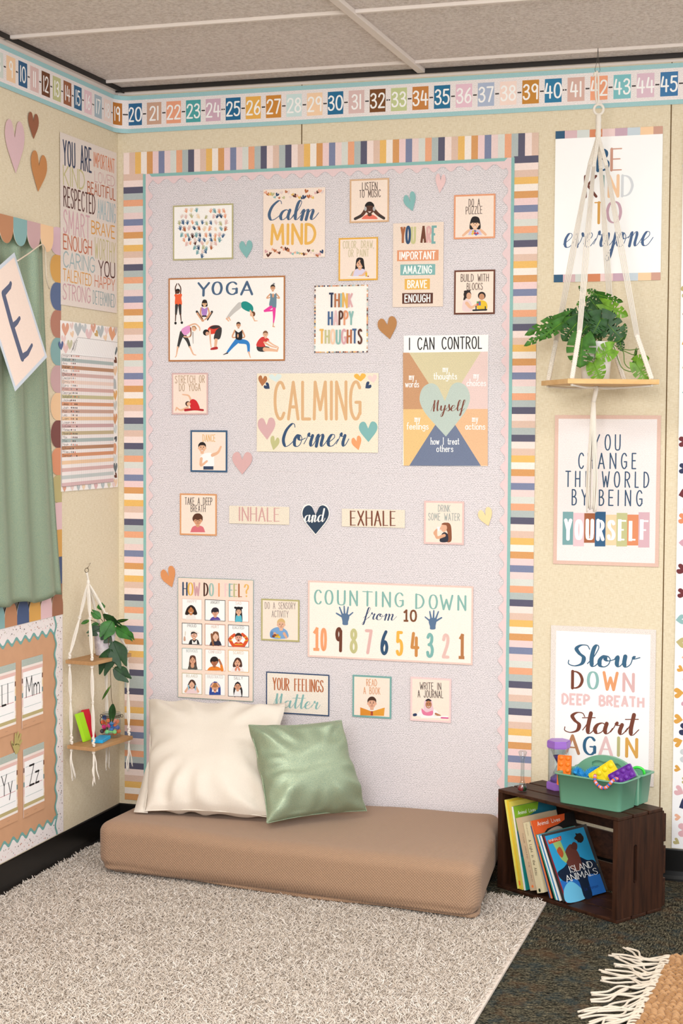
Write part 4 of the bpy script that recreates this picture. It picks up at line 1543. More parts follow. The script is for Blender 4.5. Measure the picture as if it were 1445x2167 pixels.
# ---- how do I feel
S = wall_sheet('B', [(237, 135), (922, 158), (915, 1256), (240, 1213)], grain('#8fa8a0'), PD, 0.0007, ZE)
S.inner(0.0018, grain('#f3dccc', 0.06, 220.0))
for ch, a_, b_, c_ in (('H', 286, 320, '#2f4464'), ('O', 333, 373, '#e4b352'), ('W', 385, 434, '#cf9fa4'), ('D', 476, 508, '#4e2b22'), ('O', 525, 557, '#9dbdb3'), ('I', 605, 612, '#e99f6d'), ('F', 666, 692, '#efcac6'), ('E', 704, 731, '#83aaa8'), ('E', 745, 772, '#bcb886'), ('L', 788, 813, '#a9663f'), ('?', 840, 872, '#e9b45c')):
    t_ = (a_ - 283) / 590
    S.text(ch, a_, 293 + 18 * t_, b_, 294 + 18 * t_, 110, c_, 0.14, style='flat')
names = ['HAPPY', 'ANGRY', 'SAD', 'PROUD', 'HURT', 'EXCITED', 'NERVOUS', 'CONFUSED', 'SCARED', 'RELAXED', 'FRUSTRATED', 'SILLY']
bcol = ['#e6c5b8', '#3a3838', '#d99a7c', '#3a3838', '#b5765a', '#3a3c48', '#8fa8a0', '#d5a58a', '#d9ab62', '#bcae82', '#d5c0b0', '#3a3c48']
tcol = ['#cfb8ae', '#4a4646', '#d0aca0', '#4a4646', '#c9967c', '#4a4a50', '#9aa8a4', '#c9a898', '#cfa978', '#b5aa8c', '#b5aaa4', '#4a4a50']
S.z = (370, 1260, 8.5)
cx0 = [(125, 490), (538, 908), (955, 1332)]
FK = S.k
ry = [(52, 428), (490, 878), (942, 1328), (1392, 1768)]
for i in range(12):
    ci, ri = i % 3, i // 3
    S.k = FK
    x0_, x1_ = cx0[ci]
    dy = (0, 22, 42)[ci] + (0, 0, 0)[ci]
    if ri == 3:
        dy = (0, 22, 48)[ci]
    y0_, y1_ = ry[ri][0] + dy * .8, ry[ri][1] + dy
    S.poly([(x0_, y0_), (x1_, y0_ + 18), (x1_, y1_ + 18), (x0_, y1_)], bcol[i])
    S.poly([(x0_ + 10, y0_ + 11), (x1_ - 10, y0_ + 28), (x1_ - 10, y1_ + 8), (x0_ + 10, y1_ - 9)], '#faf8f5')
    cx = (x0_ + x1_) / 2
    w_ = len(names[i]) * 14 + (12 if len(names[i]) < 7 else 4)
    S.text(names[i], cx - w_, y0_ + 78, cx + w_, y0_ + 82, 50, tcol[i], 0.1, serif=.9, gap=.3)
    bt = y1_ + 4
    if i == 0:
        portrait(S, 290, 270, 62, '#c98352', '#2a1b18', '#efe8e2', 'curlybig', 'smile', base=bt, shoulders=.95)
    elif i == 1:
        portrait(S, 725, 315, 62, '#dba58a', '#2a2430', '#5b4a9c', 'mop', 'sad', base=bt - 8, shoulders=.95)
    elif i == 2:
        portrait(S, 1147, 290, 58, '#e3b494', '#1e1a20', '#59b8cc', 'long', 'sad', base=bt, shoulders=.7)
        S.line([(1085, 220), (1147, 235), (1205, 225)], 40, '#1e1a20')
    elif i == 3:
        portrait(S, 345, 720, 62, '#dba487', '#241d20', '#2a2a2e', 'short', 'smile', base=bt - 2, shoulders=1.0)
        S.poly([(310, 800), (345, 850), (395, 800), (400, bt - 6), (310, bt - 6)], '#f2eeea')
        S.line([(285, 650), (345, 640), (420, 680)], 26, '#f0e8e0')
        S.line([(175, 800), (175, 750)], 44, '#cfa58c', 30)
        S.line([(185, 720), (190, 650)], 12, '#d9c9b0')
        S.ell(322, 705, 24, 18, '#8a6a6a')
        S.ell(320, 705, 18, 13, '#e8c3b0')
        S.ell(375, 712, 18, 13, '#e8c3b0')
    elif i == 4:
        portrait(S, 732, 740, 62, '#e6bca2', '#7d4f34', '#2c2c40', 'long', 'flat', base=bt - 4, shoulders=1.1, eyes=False)
        S.line([(660, 700), (672, 800), (690, bt - 10)], 40, '#8a5a3c')
    elif i == 5:
        S.line([(1070, 710), (990, 790), (1050, 900)], 56, '#d8532c', 60)
        S.line([(1215, 700), (1295, 790), (1240, 900)], 56, '#d8532c', 60)
        portrait(S, 1145, 765, 66, '#e3a890', '#3a2a22', '#d8532c', 'crop', 'open', base=bt + 2, shoulders=.95)
        for a_ in ((1000, 745, 1050, 775), (985, 800, 1035, 820), (1245, 760, 1300, 740), (1255, 820, 1310, 800), (1080, 880, 1215, 884)):
            S.line([(a_[0], a_[1]), (a_[2], a_[3])], 12, '#f0c63a')
    elif i == 6:
        portrait(S, 320, 1170, 62, '#dba585', '#5d3a2c', '#555049', 'long', 'flat', base=bt - 2, shoulders=.9)
        S.blob([(285, 1245), (320, 1215), (345, 1235), (345, 1290), (300, 1300)], '#d9a07e')
    elif i == 7:
        portrait(S, 710, 1205, 66, '#a8694a', '#211b1c', '#e8842c', 'mop', 'flat', base=bt - 4, shoulders=1.2, eyes=False)
        S.line([(840, 1330), (835, 1250), (795, 1160)], 46, '#b06f50', 36)
        S.line([(850, 1340), (838, 1270)], 60, '#e8842c', 50)
    elif i == 8:
        portrait(S, 1125, 1215, 64, '#e0aa8a', '#4e2f26', '#efe6e4', 'bobblack' if False else 'wavy', 'open', base=bt - 2, shoulders=1.15)
        S.line([(1095, 1340), (1110, 1290)], 40, '#d98a6c', 30)
        S.line([(1160, 1340), (1140, 1290)], 40, '#d98a6c', 30)
    elif i == 9:
        portrait(S, 305, 1605, 60, '#e3b294', '#4e342a', '#efd3d3', 'wavy', 'flat', base=bt - 4, shoulders=1.2, eyes=False)
        S.line([(190, 1730), (240, 1650)], 40, '#e3b294', 34)
        S.line([(420, 1730), (385, 1650)], 40, '#e3b294', 34)
        S.line([(245, 1620), (250, 1690)], 26, '#8fc0d4', 20)
        S.line([(375, 1625), (368, 1700)], 26, '#8fc0d4', 20)
    elif i == 10:
        S.line([(640, 1760), (660, 1620), (720, 1565)], 52, '#2f4c9a', 40)
        S.line([(800, 1760), (795, 1640), (745, 1570)], 52, '#2f4c9a', 40)
        portrait(S, 722, 1665, 60, '#e0a88a', '#b0713f', '#2f4c9a', 'mop', 'open', base=bt - 4, shoulders=1.1)
        S.line([(655, 1640), (690, 1580)], 34, '#e0a88a', 26)
        S.line([(795, 1640), (760, 1580)], 34, '#e0a88a', 26)
    else:
        portrait(S, 1130, 1640, 62, '#d39a78', '#241c1e', '#efecec', 'braids', 'flat', base=bt - 6, shoulders=.7)
S.label = 'tall feelings chart headed how do I feel with twelve face pictures'
done(S, 'feelings_chart', 'poster', 'large posters on the board')

S = card(ZE, [(990, 325), (1335, 340), (1330, 716), (986, 701)], grain('#b9b078'), 0.0055, 'olive-bordered card reading do a sensory activity, blond boy in blue')
S.text('DO A SENSORY', 1022, 417, 1300, 421, 58, '#8a807c', 0.08)
S.text('ACTIVITY', 1083, 492, 1235, 496, 58, '#8a807c', 0.08)
S.blob([(1070, 620), (1120, 585), (1180, 590), (1225, 625), (1222, 682), (1085, 682)], '#79a3cf')
portrait(S, 1168, 560, 40, '#e0b094', '#d6b27a', None, 'short', 'flat', eyes=True)
S.line([(1085, 635), (1080, 665)], 30, '#5d87b8', 26)
S.line([(1195, 640), (1215, 675)], 26, '#dca98a', 22)
S.line([(1110, 640), (1130, 665)], 26, '#dca98a', 20)
for x_, y_, c_ in ((1100, 665, '#6e3b2a'), (1125, 668, '#d9b23c'), (1150, 672, '#e0c040'), (1135, 655, '#c8982c'), (1112, 655, '#8a4a32')):
    S.ell(x_, y_, 14, 11, c_)
done(S)

# ---- counting down
S = wall_sheet('B', [(335, 84), (1390, 124), (1383, 626), (335, 571)], grain('#ecccc0'), PD, 0.0007, ZF)
S.inner(0.0062, woven('#f8efe3', 0.92, 0.012))
TC = '#86b4ac'
for ch, a_, b_, y_ in zip('COUNTING', (380, 447, 526, 605, 684, 767, 812, 893), (418, 492, 570, 648, 745, 773, 858, 940), (234, 236, 240, 242, 244, 247, 250, 252)):
    S.text(ch, a_, y_, b_, y_ + 1, 88, TC, 0.15, style='flat')
for ch, a_, b_, y_ in zip('DOWN', (1025, 1110, 1180, 1293), (1072, 1157, 1255, 1338), (262, 265, 268, 272)):
    S.text(ch, a_, y_, b_, y_ + 1, 88, TC, 0.15, style='flat')
S.text('from', 688, 332, 892, 340, 76, '#34466a', 0.13, SCRIPT, 'brush', .2)
S.text('i10' if False else '1', 950, 342, 975, 342, 66, '#7a4a2c', 0.19, font={'1': GLYPHS['i1']}, cap='butt')
S.text('0', 990, 343, 1024, 344, 66, '#7a4a2c', 0.19)


def printed_hand(S_, cx, cy, s, c, flip):
    def q(x, y):
        return (cx + x * s * flip, cy + y * s)
    S_.blob([q(-.42, -.1), q(-.35, -.35), q(.1, -.4), q(.42, -.25), q(.48, .1), q(.35, .55), q(.3, .9), q(-.25, .88), q(-.3, .5)], c, 4)
    for x0_, y0_, x1_, y1_, w_ in ((-.35, -.05, -.98, -.42, .24), (-.3, -.25, -.62, -1.1, .22), (-.06, -.3, -.1, -1.22, .22), (.2, -.28, .36, -1.12, .22), (.4, -.1, .88, -.5, .2)):
        S_.line([q(x0_, y0_), q(x1_, y1_)], w_ * s, c, w_ * s * .7, smooth=False)


printed_hand(S, 572, 318, 56, '#5a7595', 1)
printed_hand(S, 1132, 346, 56, '#5a7595', -1)
i1 = {'1': GLYPHS['i1']}
S.text('1', 378, 524, 408, 526, 132, '#eda06f', 0.14, font=i1, cap='butt')
S.text('0', 424, 526, 448, 527, 130, '#eda06f', 0.14)
for ch, a_, b_, y_, c_ in (('9', 518, 546, 532, '#6b3a28'), ('8', 612, 642, 540, '#c3bf88'), ('7', 707, 738, 545, '#dfb4ae'), ('6', 806, 838, 551, '#2f5070'), ('5', 905, 933, 556, '#ebb24a'), ('4', 998, 1036, 562, '#c98a4a'), ('3', 1098, 1128, 568, '#7db3ad'), ('2', 1198, 1228, 572, '#e3bdb4')):
    S.text(ch, a_, y_, b_, y_ + 2, 140, c_, 0.14)
S.text('1', 1304, 576, 1332, 577, 142, '#b5794a', 0.14, font=i1, cap='butt')
S.label = 'wide pink-bordered poster reading counting down from 10 with two hands'
done(S, 'counting_poster', 'poster', 'large posters on the board')

S = wall_sheet('B', [(70, 664), (473, 688), (470, 951), (68, 927)], '#33496b', PD, 0.0007, ZF)
S.inner(0.0042, woven('#efe4d6', 0.88, 0.012))
S.text('YOUR FEELINGS', 110, 780, 436, 797, 74, '#b5693f', 0.11, style='flat', gap=.2)
S.text('Matter', 108, 893, 405, 906, 86, '#86b2ae', 0.15, SCRIPT, 'brush', .16)
S.label = 'navy-bordered poster reading your feelings matter above the beige pillow'
done(S, 'affirmation_poster', 'poster', 'small posters on the board')

S = card(ZF, [(620, 686), (868, 698), (866, 967), (618, 953)], grain('#7aaaa5'), 0.0062, 'teal-bordered card reading read a book, boy behind an orange book')
S.text('READ', 707, 756, 776, 759, 42, '#d08f60', 0.09)
S.text('A BOOK', 689, 807, 797, 811, 42, '#d08f60', 0.09)
portrait(S, 743, 868, 31, '#e0ab8e', '#4a2f22', '#eae6e2', 'short', 'flat', base=940, shoulders=1.0)
S.poly([(669, 893), (742, 920), (742, 946), (669, 944)], '#d98a2c')
S.poly([(825, 895), (742, 920), (742, 946), (820, 948)], '#e09a34')
S.poly([(736, 918), (750, 918), (750, 946), (736, 946)], '#a8442c')
done(S)

S = card(ZF, [(990, 701), (1250, 709), (1245, 992), (986, 979)], grain('#f0cfcc'), 0.0065, 'light-pink-bordered card reading write in a journal, girl in headscarf')
S.text('WRITE IN', 1048, 779, 1185, 783, 44, '#463c3a', 0.09)
S.text('A JOURNAL', 1034, 829, 1198, 834, 44, '#463c3a', 0.09)
S.blob([(1030, 940), (1065, 905), (1135, 905), (1175, 940), (1170, 955), (1035, 950)], '#f0ecec')
S.blob([(1075, 880), (1080, 850), (1102, 838), (1125, 850), (1130, 880), (1135, 915), (1110, 935), (1075, 915)], '#e6c3cc')
S.blob([(1083, 852), (1102, 838), (1123, 852), (1102, 856)], '#2a2428')
S.ell(1104, 876, 20, 25, '#b57a56')
S.line([(1094, 872), (1098, 872)], 4, '#241a18')
S.line([(1110, 872), (1114, 872)], 4, '#241a18')
S.line([(1095, 888), (1104, 892), (1113, 888)], 3, '#f4ece6')
S.blob([(1060, 900), (1090, 925), (1130, 915), (1125, 945), (1070, 940)], '#e07a9c')
S.line([(1150, 935), (1180, 950), (1140, 952)], 14, '#b57a56', 10)
S.rect(1055, 948, 1228, 962, '#f2efec')
S.line([(1185, 960), (1228, 962)], 8, '#d0408a')
S.line([(1012, 942), (1022, 940)], 18, '#26365a')
done(S)

# ---- hearts scattered on the board
heart_cutout('B', (678, 556, 771, 678), '#86b8b5', 'teal paper heart between the handprint and calm mind posters', ZA, PD, .08, .4)
heart_cutout('B', (640, 223, 728, 354), '#86b8b5', 'tilted teal paper heart right of the listen to music card', ZB, PD, .35, .1)
heart_cutout('B', (856, 92, 928, 224), '#ecc8c6', 'pale pink paper heart at the top edge of the board', ZB, PD, -.12, .4)
heart_cutout('B', (459, 1088, 597, 1242), '#b98452', 'brown paper heart right of the think happy thoughts poster', ZB, PD, .2, .4)
heart_cutout('B', (530, 546, 651, 678), '#dbb0ae', 'dusty pink paper heart right of the dance card', ZC, PD, 0, .4)
heart_cutout('B', (1224, 1266, 1326, 1392), '#f5d9a4', 'pale yellow paper heart right of the drink water card', ZD, PD, .35, .3)
heart_cutout('B', (92, 44, 229, 230), '#df9560', 'orange paper heart above the feelings chart', ZE, PD, .38, .2)

# ------------------------------------------------------------------ posters right of the board
Z1, Z2, Z3 = (1140, 220, 4.738), (1140, 850, 4.738), (1085, 1300, 4.0139)
S = wall_sheet('B', [(165, 270), (1243, 225), (1220, 1772), (152, 1783)], '#fdfcfa', 0.003, 0.0007, Z1)
xb = [165, 260, 385, 512, 640, 768, 892, 1020, 1150, 1243]
cb = ['2f5878', 'd9b8bc', 'd5dad5', 'd98a62', 'f0d3d0', 'caa9b8', 'cbd6dd', 'f7d0a6', 'cfa08d']
for i in range(9):
    a, b = (xb[i] - 165) / 1078, (xb[i + 1] - 165) / 1078
    for y0, y1 in ((S.h / 2 - .0245, S.h / 2), (-S.h / 2, -S.h / 2 + .0245)):
        S.lrect(-S.w / 2 + S.w * a, y0, -S.w / 2 + S.w * b, y1, '#' + cb[i])
S.text('B', 592, 668, 690, 664, 212, '#2f5c82', 0.16, style='flat')
S.text('E', 728, 664, 826, 662, 212, '#cf9c88', 0.13, style='flat')
S.text('K', 465, 932, 575, 930, 205, '#6e3b2e', 0.15, style='flat')
S.text('I', 636, 930, 646, 930, 205, '#7fa9a6', 0.14, style='flat')
S.text('N', 704, 928, 792, 926, 205, '#f6cda6', 0.15, style='flat')
S.text('D', 836, 924, 936, 921, 205, '#d5d8db', 0.13, style='flat')
S.text('T', 560, 1195, 640, 1193, 205, '#dba556', 0.13, style='flat')
S.text('O', 686, 1192, 818, 1188, 210, '#cba6b4', 0.14, style='flat')
S.text('everyone', 240, 1440, 1120, 1420, 270, '#48638a', 0.1, SCRIPT, 'brush', .14)
S.build('be_kind_poster', 'white poster reading be kind to everyone behind the hanger cords', 'poster', 'tall posters beside the board')

S = wall_sheet('B', [(160, 135), (1225, 138), (1200, 1658), (145, 1627)], grain('#dfbcac', .06), 0.003, 0.0007, Z2)
S.inner(0.0118, woven('#efe6e3', 0.93))
for row, bl in (((('Y', 548, 606), ('O', 664, 715), ('U', 766, 813)), (483, 486)), ((('C', 400, 446), ('H', 492, 540), ('A', 597, 656), ('N', 714, 770), ('G', 828, 878), ('E', 935, 970)), (668, 672)),
                ((('T', 270, 315), ('H', 367, 410), ('E', 472, 508), ('W', 635, 704), ('O', 757, 808), ('R', 865, 910), ('L', 966, 996), ('D', 1054, 1100)), (850, 860)),
                ((('B', 334, 374), ('Y', 430, 484), ('B', 606, 648), ('E', 702, 742), ('I', 792, 798), ('N', 866, 918), ('G', 980, 1032)), (1033, 1046))):
    for ch, a, b in row:
        t = (a - 270) / 830
        y = bl[0] + (bl[1] - bl[0]) * t
        S.text(ch, a, y, b, y + .5, 152, '#34506d', 0.085)
ex = [240, 346, 456, 564, 671, 780, 888, 1000, 1112]
tp = [1103, 1115, 1118, 1103, 1133, 1115, 1132, 1108]
bt = [1436, 1450, 1415, 1452, 1440, 1452, 1442, 1462]
cb = ['7aa5a7', 'e9c4c9', 'a3603c', '2f5c82', 'f7d1a8', 'c3c28d', 'de8d63', 'd5aeb6']
for i in range(8):
    S.poly([(ex[i], tp[i]), (ex[i + 1], tp[i] + 1), (ex[i + 1] - 4, bt[i]), (ex[i] - 4, bt[i])], '#' + cb[i])
    tw = (ex[i + 1] - ex[i])
    S.text('YOURSELF'[i], ex[i] + tw * .26, 1376 + i * 1.2, ex[i + 1] - tw * .28, 1377 + i * 1.2, 188, '#fffdfa', 0.19, cap='butt' if 'YOURSELF'[i] in 'ELF' else 'round', style='flat')
S.build('yourself_poster', 'pink-bordered poster reading you change the world by being yourself', 'poster', 'tall posters beside the board')

S = wall_sheet('B', [(330, 95), (1222, 128), (1190, 1452), (303, 1415)], woven('#ece0d8', 0.78, 0.009), 0.003, 0.0007, Z3)
S.inner(0.0172, '#f6f4f2')
NAVY, BR = '#34607f', '#733c2b'
S.text('Slow', 462, 436, 1060, 452, 180, NAVY, 0.2, SCRIPT, 'brush', .12)
for ch, a, b, y, c_ in (('D', 506, 588, 626, BR), ('O', 640, 718, 630, '#8ab5b1'), ('W', 772, 884, 636, '#e29b6b'), ('N', 942, 1022, 648, '#d9b0ae')):
    S.text(ch, a, y, b, y + 2, 142, c_, 0.18, style='flat')
S.text('DEEP BREATH', 412, 758, 1118, 793, 82, '#e2bebd', 0.24, cap='butt')
S.text('Start', 430, 1000, 1050, 1026, 172, BR, 0.2, SCRIPT, 'brush', .12)
for ch, a, b, y, c_ in (('A', 452, 558, 1176, '#b5805a'), ('G', 606, 694, 1188, '#2f5f80'), ('A', 738, 838, 1192, '#e2bebd'), ('I', 892, 900, 1198, '#b9b27c'), ('N', 966, 1050, 1206, '#d9a350')):
    S.text(ch, a, y, b, y + 2, 148, c_, 0.18, style='flat')
S.build('slow_down_poster', 'white poster with braided edge reading slow down, deep breath, start again', 'poster', 'tall posters beside the board')

# strip of heart-printed paper at the far right
hx = (onB(1441, 660).x + onB(1420, 1795).x) / 2
S = Sheet((hx + .19, -0.003, 1.25), (1, 0, 0), (0, 0, 1), .38, 2.29, .0007, '#f6f3f2')
rr = random.Random(5)
pal = ['#a8643c', '#d9a04a', '#e0b0b4', '#8fb5b5', '#2f3556', '#eab394', '#c9cdcf', '#bdb07a', '#6b2a30', '#dd8b62', '#cfa0ae']
hk_ = S.k
for j in range(56):
    for i in range(11):
        S.k = hk_ + (i + 2 * j) % 5
        s_ = rr.choice((.015, .018, .020, .014, .010))
        a = -S.w / 2 + .018 + i * .0455 + (0.022 if j % 2 else 0) + rr.uniform(-.004, .004)
        b = -S.h / 2 + .022 + j * .0400 + rr.uniform(-.004, .004)
        if a + s_ * 1.1 > S.w / 2 or a - s_ < -S.w / 2 or b + s_ * 1.15 > S.h / 2:
            continue
        S.lpoly([[(a + p_ * s_, b + q_ * s_ * 1.15) for p_, q_ in heart_pts(rr.choice((-1.5, 1.5, -1.3, 1.6, 1.4)) + rr.uniform(-.35, .35), .42, 0, 3)]], rr.choice(pal))
S.build('heart_print_paper', 'white paper panel printed with colourful hearts beyond the wall seam', 'wall paper panel')

# ------------------------------------------------------------------ the left wall
ZL = (90, 270, 5.159)
S = wall_sheet('L', [(196, 60), (812, 268), (808, 2028), (197, 1930)], woven('#e9dcd2', 0.88, 0.010), 0.003, 0.0007, ZL)
for s_, x0, y0, x1, y1, h_, c_, w_ in (('YOU ARE', 224, 400, 537, 488, 262, '#333f5c', .075), ('IMPORTANT', 557, 418, 787, 497, 150, '#d68661', .075), ('KIND', 224, 617, 463, 680, 205, '#c9c08e', .08), ('LOVED', 567, 588, 790, 648, 112, '#d3a9a5', .07),
                                      ('BEAUTIFUL', 490, 712, 797, 795, 125, '#b8643f', .09), ('RESPECTED', 228, 853, 577, 947, 212, '#5a2f29', .07), ('AMAZING', 599, 985, 797, 1043, 205, '#a5bcc0', .055), ('SMART', 226, 1140, 518, 1212, 246, '#d6acb2', .07),
                                      ('BRAVE', 532, 1152, 790, 1212, 135, '#dfa350', .095), ('ENOUGH', 224, 1318, 540, 1390, 155, '#c5704f', .09), ('WORTHY', 568, 1420, 795, 1480, 222, '#c9bf8c', .055), ('CARING', 224, 1514, 570, 1584, 165, '#a1b5b6', .08),
                                      ('YOU', 610, 1612, 793, 1641, 160, '#5a2f29', .09), ('TALENTED', 222, 1668, 537, 1730, 128, '#dd9f4a', .08), ('HAPPY', 568, 1733, 790, 1785, 125, '#d0805f', .08), ('STRONG', 220, 1868, 525, 1916, 165, '#cfa5a9', .08), ('DETERMINED', 549, 1920, 793, 1964, 142, '#8fa5a6', .06)):
    S.text(s_, x0, y0, x1, y1, h_, c_, w_ * 1.3)
S.build('affirmation_words_poster', 'tall poster of coloured affirmation words near the room corner', 'poster', 'left wall posters')

ZM = (90, 660, 5.4175)
S = wall_sheet('L', [(207, 92), (860, 187), (862, 2008), (212, 2062)], '#f7f1ec', 0.003, 0.0007, ZM)
for i, (x_, y_, s_, c_, r_) in enumerate(((262, 205, 60, 'e0a48a', 0), (335, 165, 32, 'e9cfc8', .2), (405, 205, 60, 'b9bfc0', 0), (478, 195, 42, 'c5c9ca', .2), (530, 265, 55, 'e6c5c5', 0), (582, 190, 42, 'dba48d', .1), (665, 230, 55, 'b7bfc0', .1), (735, 220, 35, 'ead0cb', 0), (800, 255, 62, 'e3a47f', -.1), (850, 220, 40, 'c9b9b4', 0),
                                          (340, 260, 30, 'f0cfae', .3), (620, 255, 30, 'cfa96a', .8), (240, 320, 40, 'ecd0cc', 0), (265, 420, 50, 'e8c5c0', 0), (212, 390, 40, '5a6a95', .1), (312, 380, 45, 'c9c5a5', 0), (720, 300, 30, 'f0d3b4', .3),
                                          (845, 450, 40, '6a7478', -.1), (842, 560, 30, '6b3a28', .9), (838, 680, 45, 'edc9a5', .1), (825, 840, 50, 'b9bfc0', .8), (840, 960, 45, 'e0ab6a', .1), (838, 1080, 45, 'c9cdcb', .2), (840, 1230, 50, 'd99a6a', 0), (835, 1350, 40, 'd5d8d5', .4), (842, 1450, 26, '4a5058', 2.4), (822, 1580, 50, 'e3a47f', .5), (840, 1690, 40, 'd9dcd8', .2), (845, 1790, 45, '6a7478', 0), (842, 1880, 26, '6b3a28', .9), (840, 1960, 36, 'f0d0b0', 0),
                                          (250, 2030, 28, 'e0a48a', 0), (340, 2020, 26, 'e9cfc8', .2), (410, 2020, 26, 'b9bfc0', 0), (470, 2010, 26, 'f0d3b4', 0), (540, 2010, 26, 'c5c9ca', .2), (610, 2000, 30, 'dcb4b4', 0), (690, 1995, 28, 'b7bfc0', .1), (760, 1990, 26, 'cfc9a8', 0), (815, 1985, 24, 'ead0cb', 0))):
    S.heart(x_ - s_ * .72, y_ - s_ * 1.3, min(856, x_ + s_ * .72), y_ + s_ * 1.3, '#' + c_, r_)
S.poly([(400, 292), (856, 350), (808, 540), (211, 480), (325, 470)], '#fbf8f5')
S.line([(400, 292), (856, 350)], 3, '#5a4a46', smooth=False)
S.line([(400, 292), (325, 468)], 3, '#5a4a46', smooth=False)
for i in range(24):
    t = (i + 1) / 25
    a = (400 + 456 * t, 292 + 58 * t)
    b = (325 + 483 * t, 468 + 62 * t)
    S.line([a, b], 2.4, '#b9aaa6', smooth=False)
S.line([(338, 440), (352, 395), (345, 350)], 4, '#4a3f3c')
S.text('Summer', 342, 440, 372, 330, 26, '#4a3f3c', .09)
S.text('Homework', 362, 455, 394, 325, 24, '#4a3f3c', .09)
yl0, yl1, yr0, yr1 = 482, 2006, 538, 1946
rowc = {1: 'aebbb8', 3: 'bb8d6d', 5: 'd6b4ac', 7: 'efd6c8', 9: 'd6aea5', 11: 'c9c096', 13: 'd99c78', 15: 'cba695', 17: 'ecc69f', 19: 'cfa9a8', 21: 'c6b48f', 23: 'acbab7', 25: 'b98867', 27: 'd9976f', 29: 'efcba5', 31: 'd9b4ae', 33: 'c5cbc8', 35: 'dab8b8'}
names = ['Imani', 'Aaliyah', 'Ana', 'Asher', 'Ava', 'Bella', 'Declan', 'Emily', 'Ezra', 'Finn', 'George', 'Isabella', 'Jackie', 'Jess', 'Josh', 'Kai', 'Leo', 'Liam', 'Logan', 'Louise', 'Mateo', 'Maverick', 'Max', 'Mia', 'Noah', 'Olivia', 'Riley', 'Santos']
GM = dict(GLYPHS)
rr = random.Random(9)
ck_ = S.k
for i in range(36):
    S.k = ck_
    a0, a1 = yl0 + (yl1 - yl0) * i / 36, yl0 + (yl1 - yl0) * (i + 1) / 36
    b0, b1 = yr0 + (yr1 - yr0) * i / 36, yr0 + (yr1 - yr0) * (i + 1) / 36
    S.poly([(213, a0), (806, b0), (806, b1), (213, a1)], '#' + rowc[i] if i in rowc else '#f3eae6')
nk_ = S.k
for i in range(28):
    S.k = nk_
    a1 = yl0 + (yl1 - yl0) * (i + .8) / 36
    k = len(names[i])
    S.text(names[i], 222, a1, 222 + min(95, 17 * k), a1 + 3, 30, '#2c2424', .11)
    for q in range(rr.choice((3, 4, 4, 5))):
        x_ = 322 + q * 21
        S.ell(x_, a1 - 10 + q, 6, 10, rr.choice(['#3a3436', '#c96a55', '#d9a79a', '#8a8a90', '#5a3a34', '#dcb9a5']))
for k in range(22):
    t = (k + 5.2) / 27
    S.line([(213 + 593 * t, yl0 + (yr0 - yl0) * t), (213 + 593 * t, yl1 + (yr1 - yl1) * t)], 1.7 if k % 5 else 2.6, '#9a8a86', smooth=False, cap='none')
S.line([(213, yl0), (806, yr0), (806, yr1), (213, yl1)], 2.5, '#6a5a56', smooth=False)
S.build('incentive_chart', 'white heart-bordered name chart with striped rows under the word poster', 'chart', 'left wall posters')

heart_cutout('L', (11, 255, 53, 366), '#dfbcc0', 'large pink paper heart high on the left wall', (0, 0, 1), .003, 0.05, .42)
heart_cutout('L', (60, 239, 82.5, 294), '#9a6046', 'small brown paper heart high on the left wall', (0, 0, 1), .003, 0, .42)
heart_cutout('L', (65, 323, 99.5, 406), '#c98a54', 'orange-brown paper heart on the left wall above the window border', (0, 0, 1), .003, -.1, .42)

# ---- window with its scalloped paper border and curtain
YR = onL(128, 700).y
ZT = onL(0, 451, .06).z
WIN_Y1 = onL(70, 900).y
mb = MB()
mb.box((0.0015, (WIN_Y1 - 1.9) / 2, 1.46), (0.003, 1.9 + WIN_Y1, 1.18), plain('#151816', .15, 0, .5))
structure(mb.build('window_1'))
scol = {'lilac': 'dfbcc6', 'mustard': 'd9a456', 'blue': '5b6c90', 'rose': 'b57d69', 'teal': '86adac', 'mauve': 'cba6a6', 'peach': 'efc79d', 'maroon': '7d4a45', 'orange': 'de9570', 'olive': 'bdb07a', 'pink': 'e3bfc2', 'navy': '46587e', 'brown': '9d6a50', 'tan': 'bb8460'}


def scallop_strip(name, base, along, across, n, pitch, width, cols, thick, label, grow=None):
    """row of rounded paper scallops: base point, unit vectors along the row and towards the rounded tips"""
    mb_ = MB()
    nn = Vector((1, 0, 0))
    A, B = Vector(along), Vector(across)
    for i in range(n):
        pts = [(0, 0), (pitch, 0)]
        rx, ry = pitch / 2, width * .62
        arc = [(rx + rx * math.cos(t), width - ry + ry * math.sin(t)) for t in [math.pi * k / 14 for k in range(15)]]
        pts = [(0, 0), (pitch, 0)] + arc
        if pts[2] == pts[1]:
            pts.pop(1)
        vs = [Vector(base) + A * (pitch * i + a) + B * b for a, b in pts]
        n_ = len(vs)
        top_ = [v + nn * thick for v in vs]
        c_ = '#' + scol[cols[i % len(cols)]]
        mb_.add([tuple(v) for v in top_], [tuple(range(n_))], c_)
        mb_.add([tuple(v) for v in vs] + [tuple(v) for v in top_], [tuple(range(n_ - 1, -1, -1))] + [(k, (k + 1) % n_, n_ + (k + 1) % n_, n_ + k) for k in range(n_)], '#efe2d2')
    return tag(mb_.build(name), label, 'wall border', 'scalloped window borders')


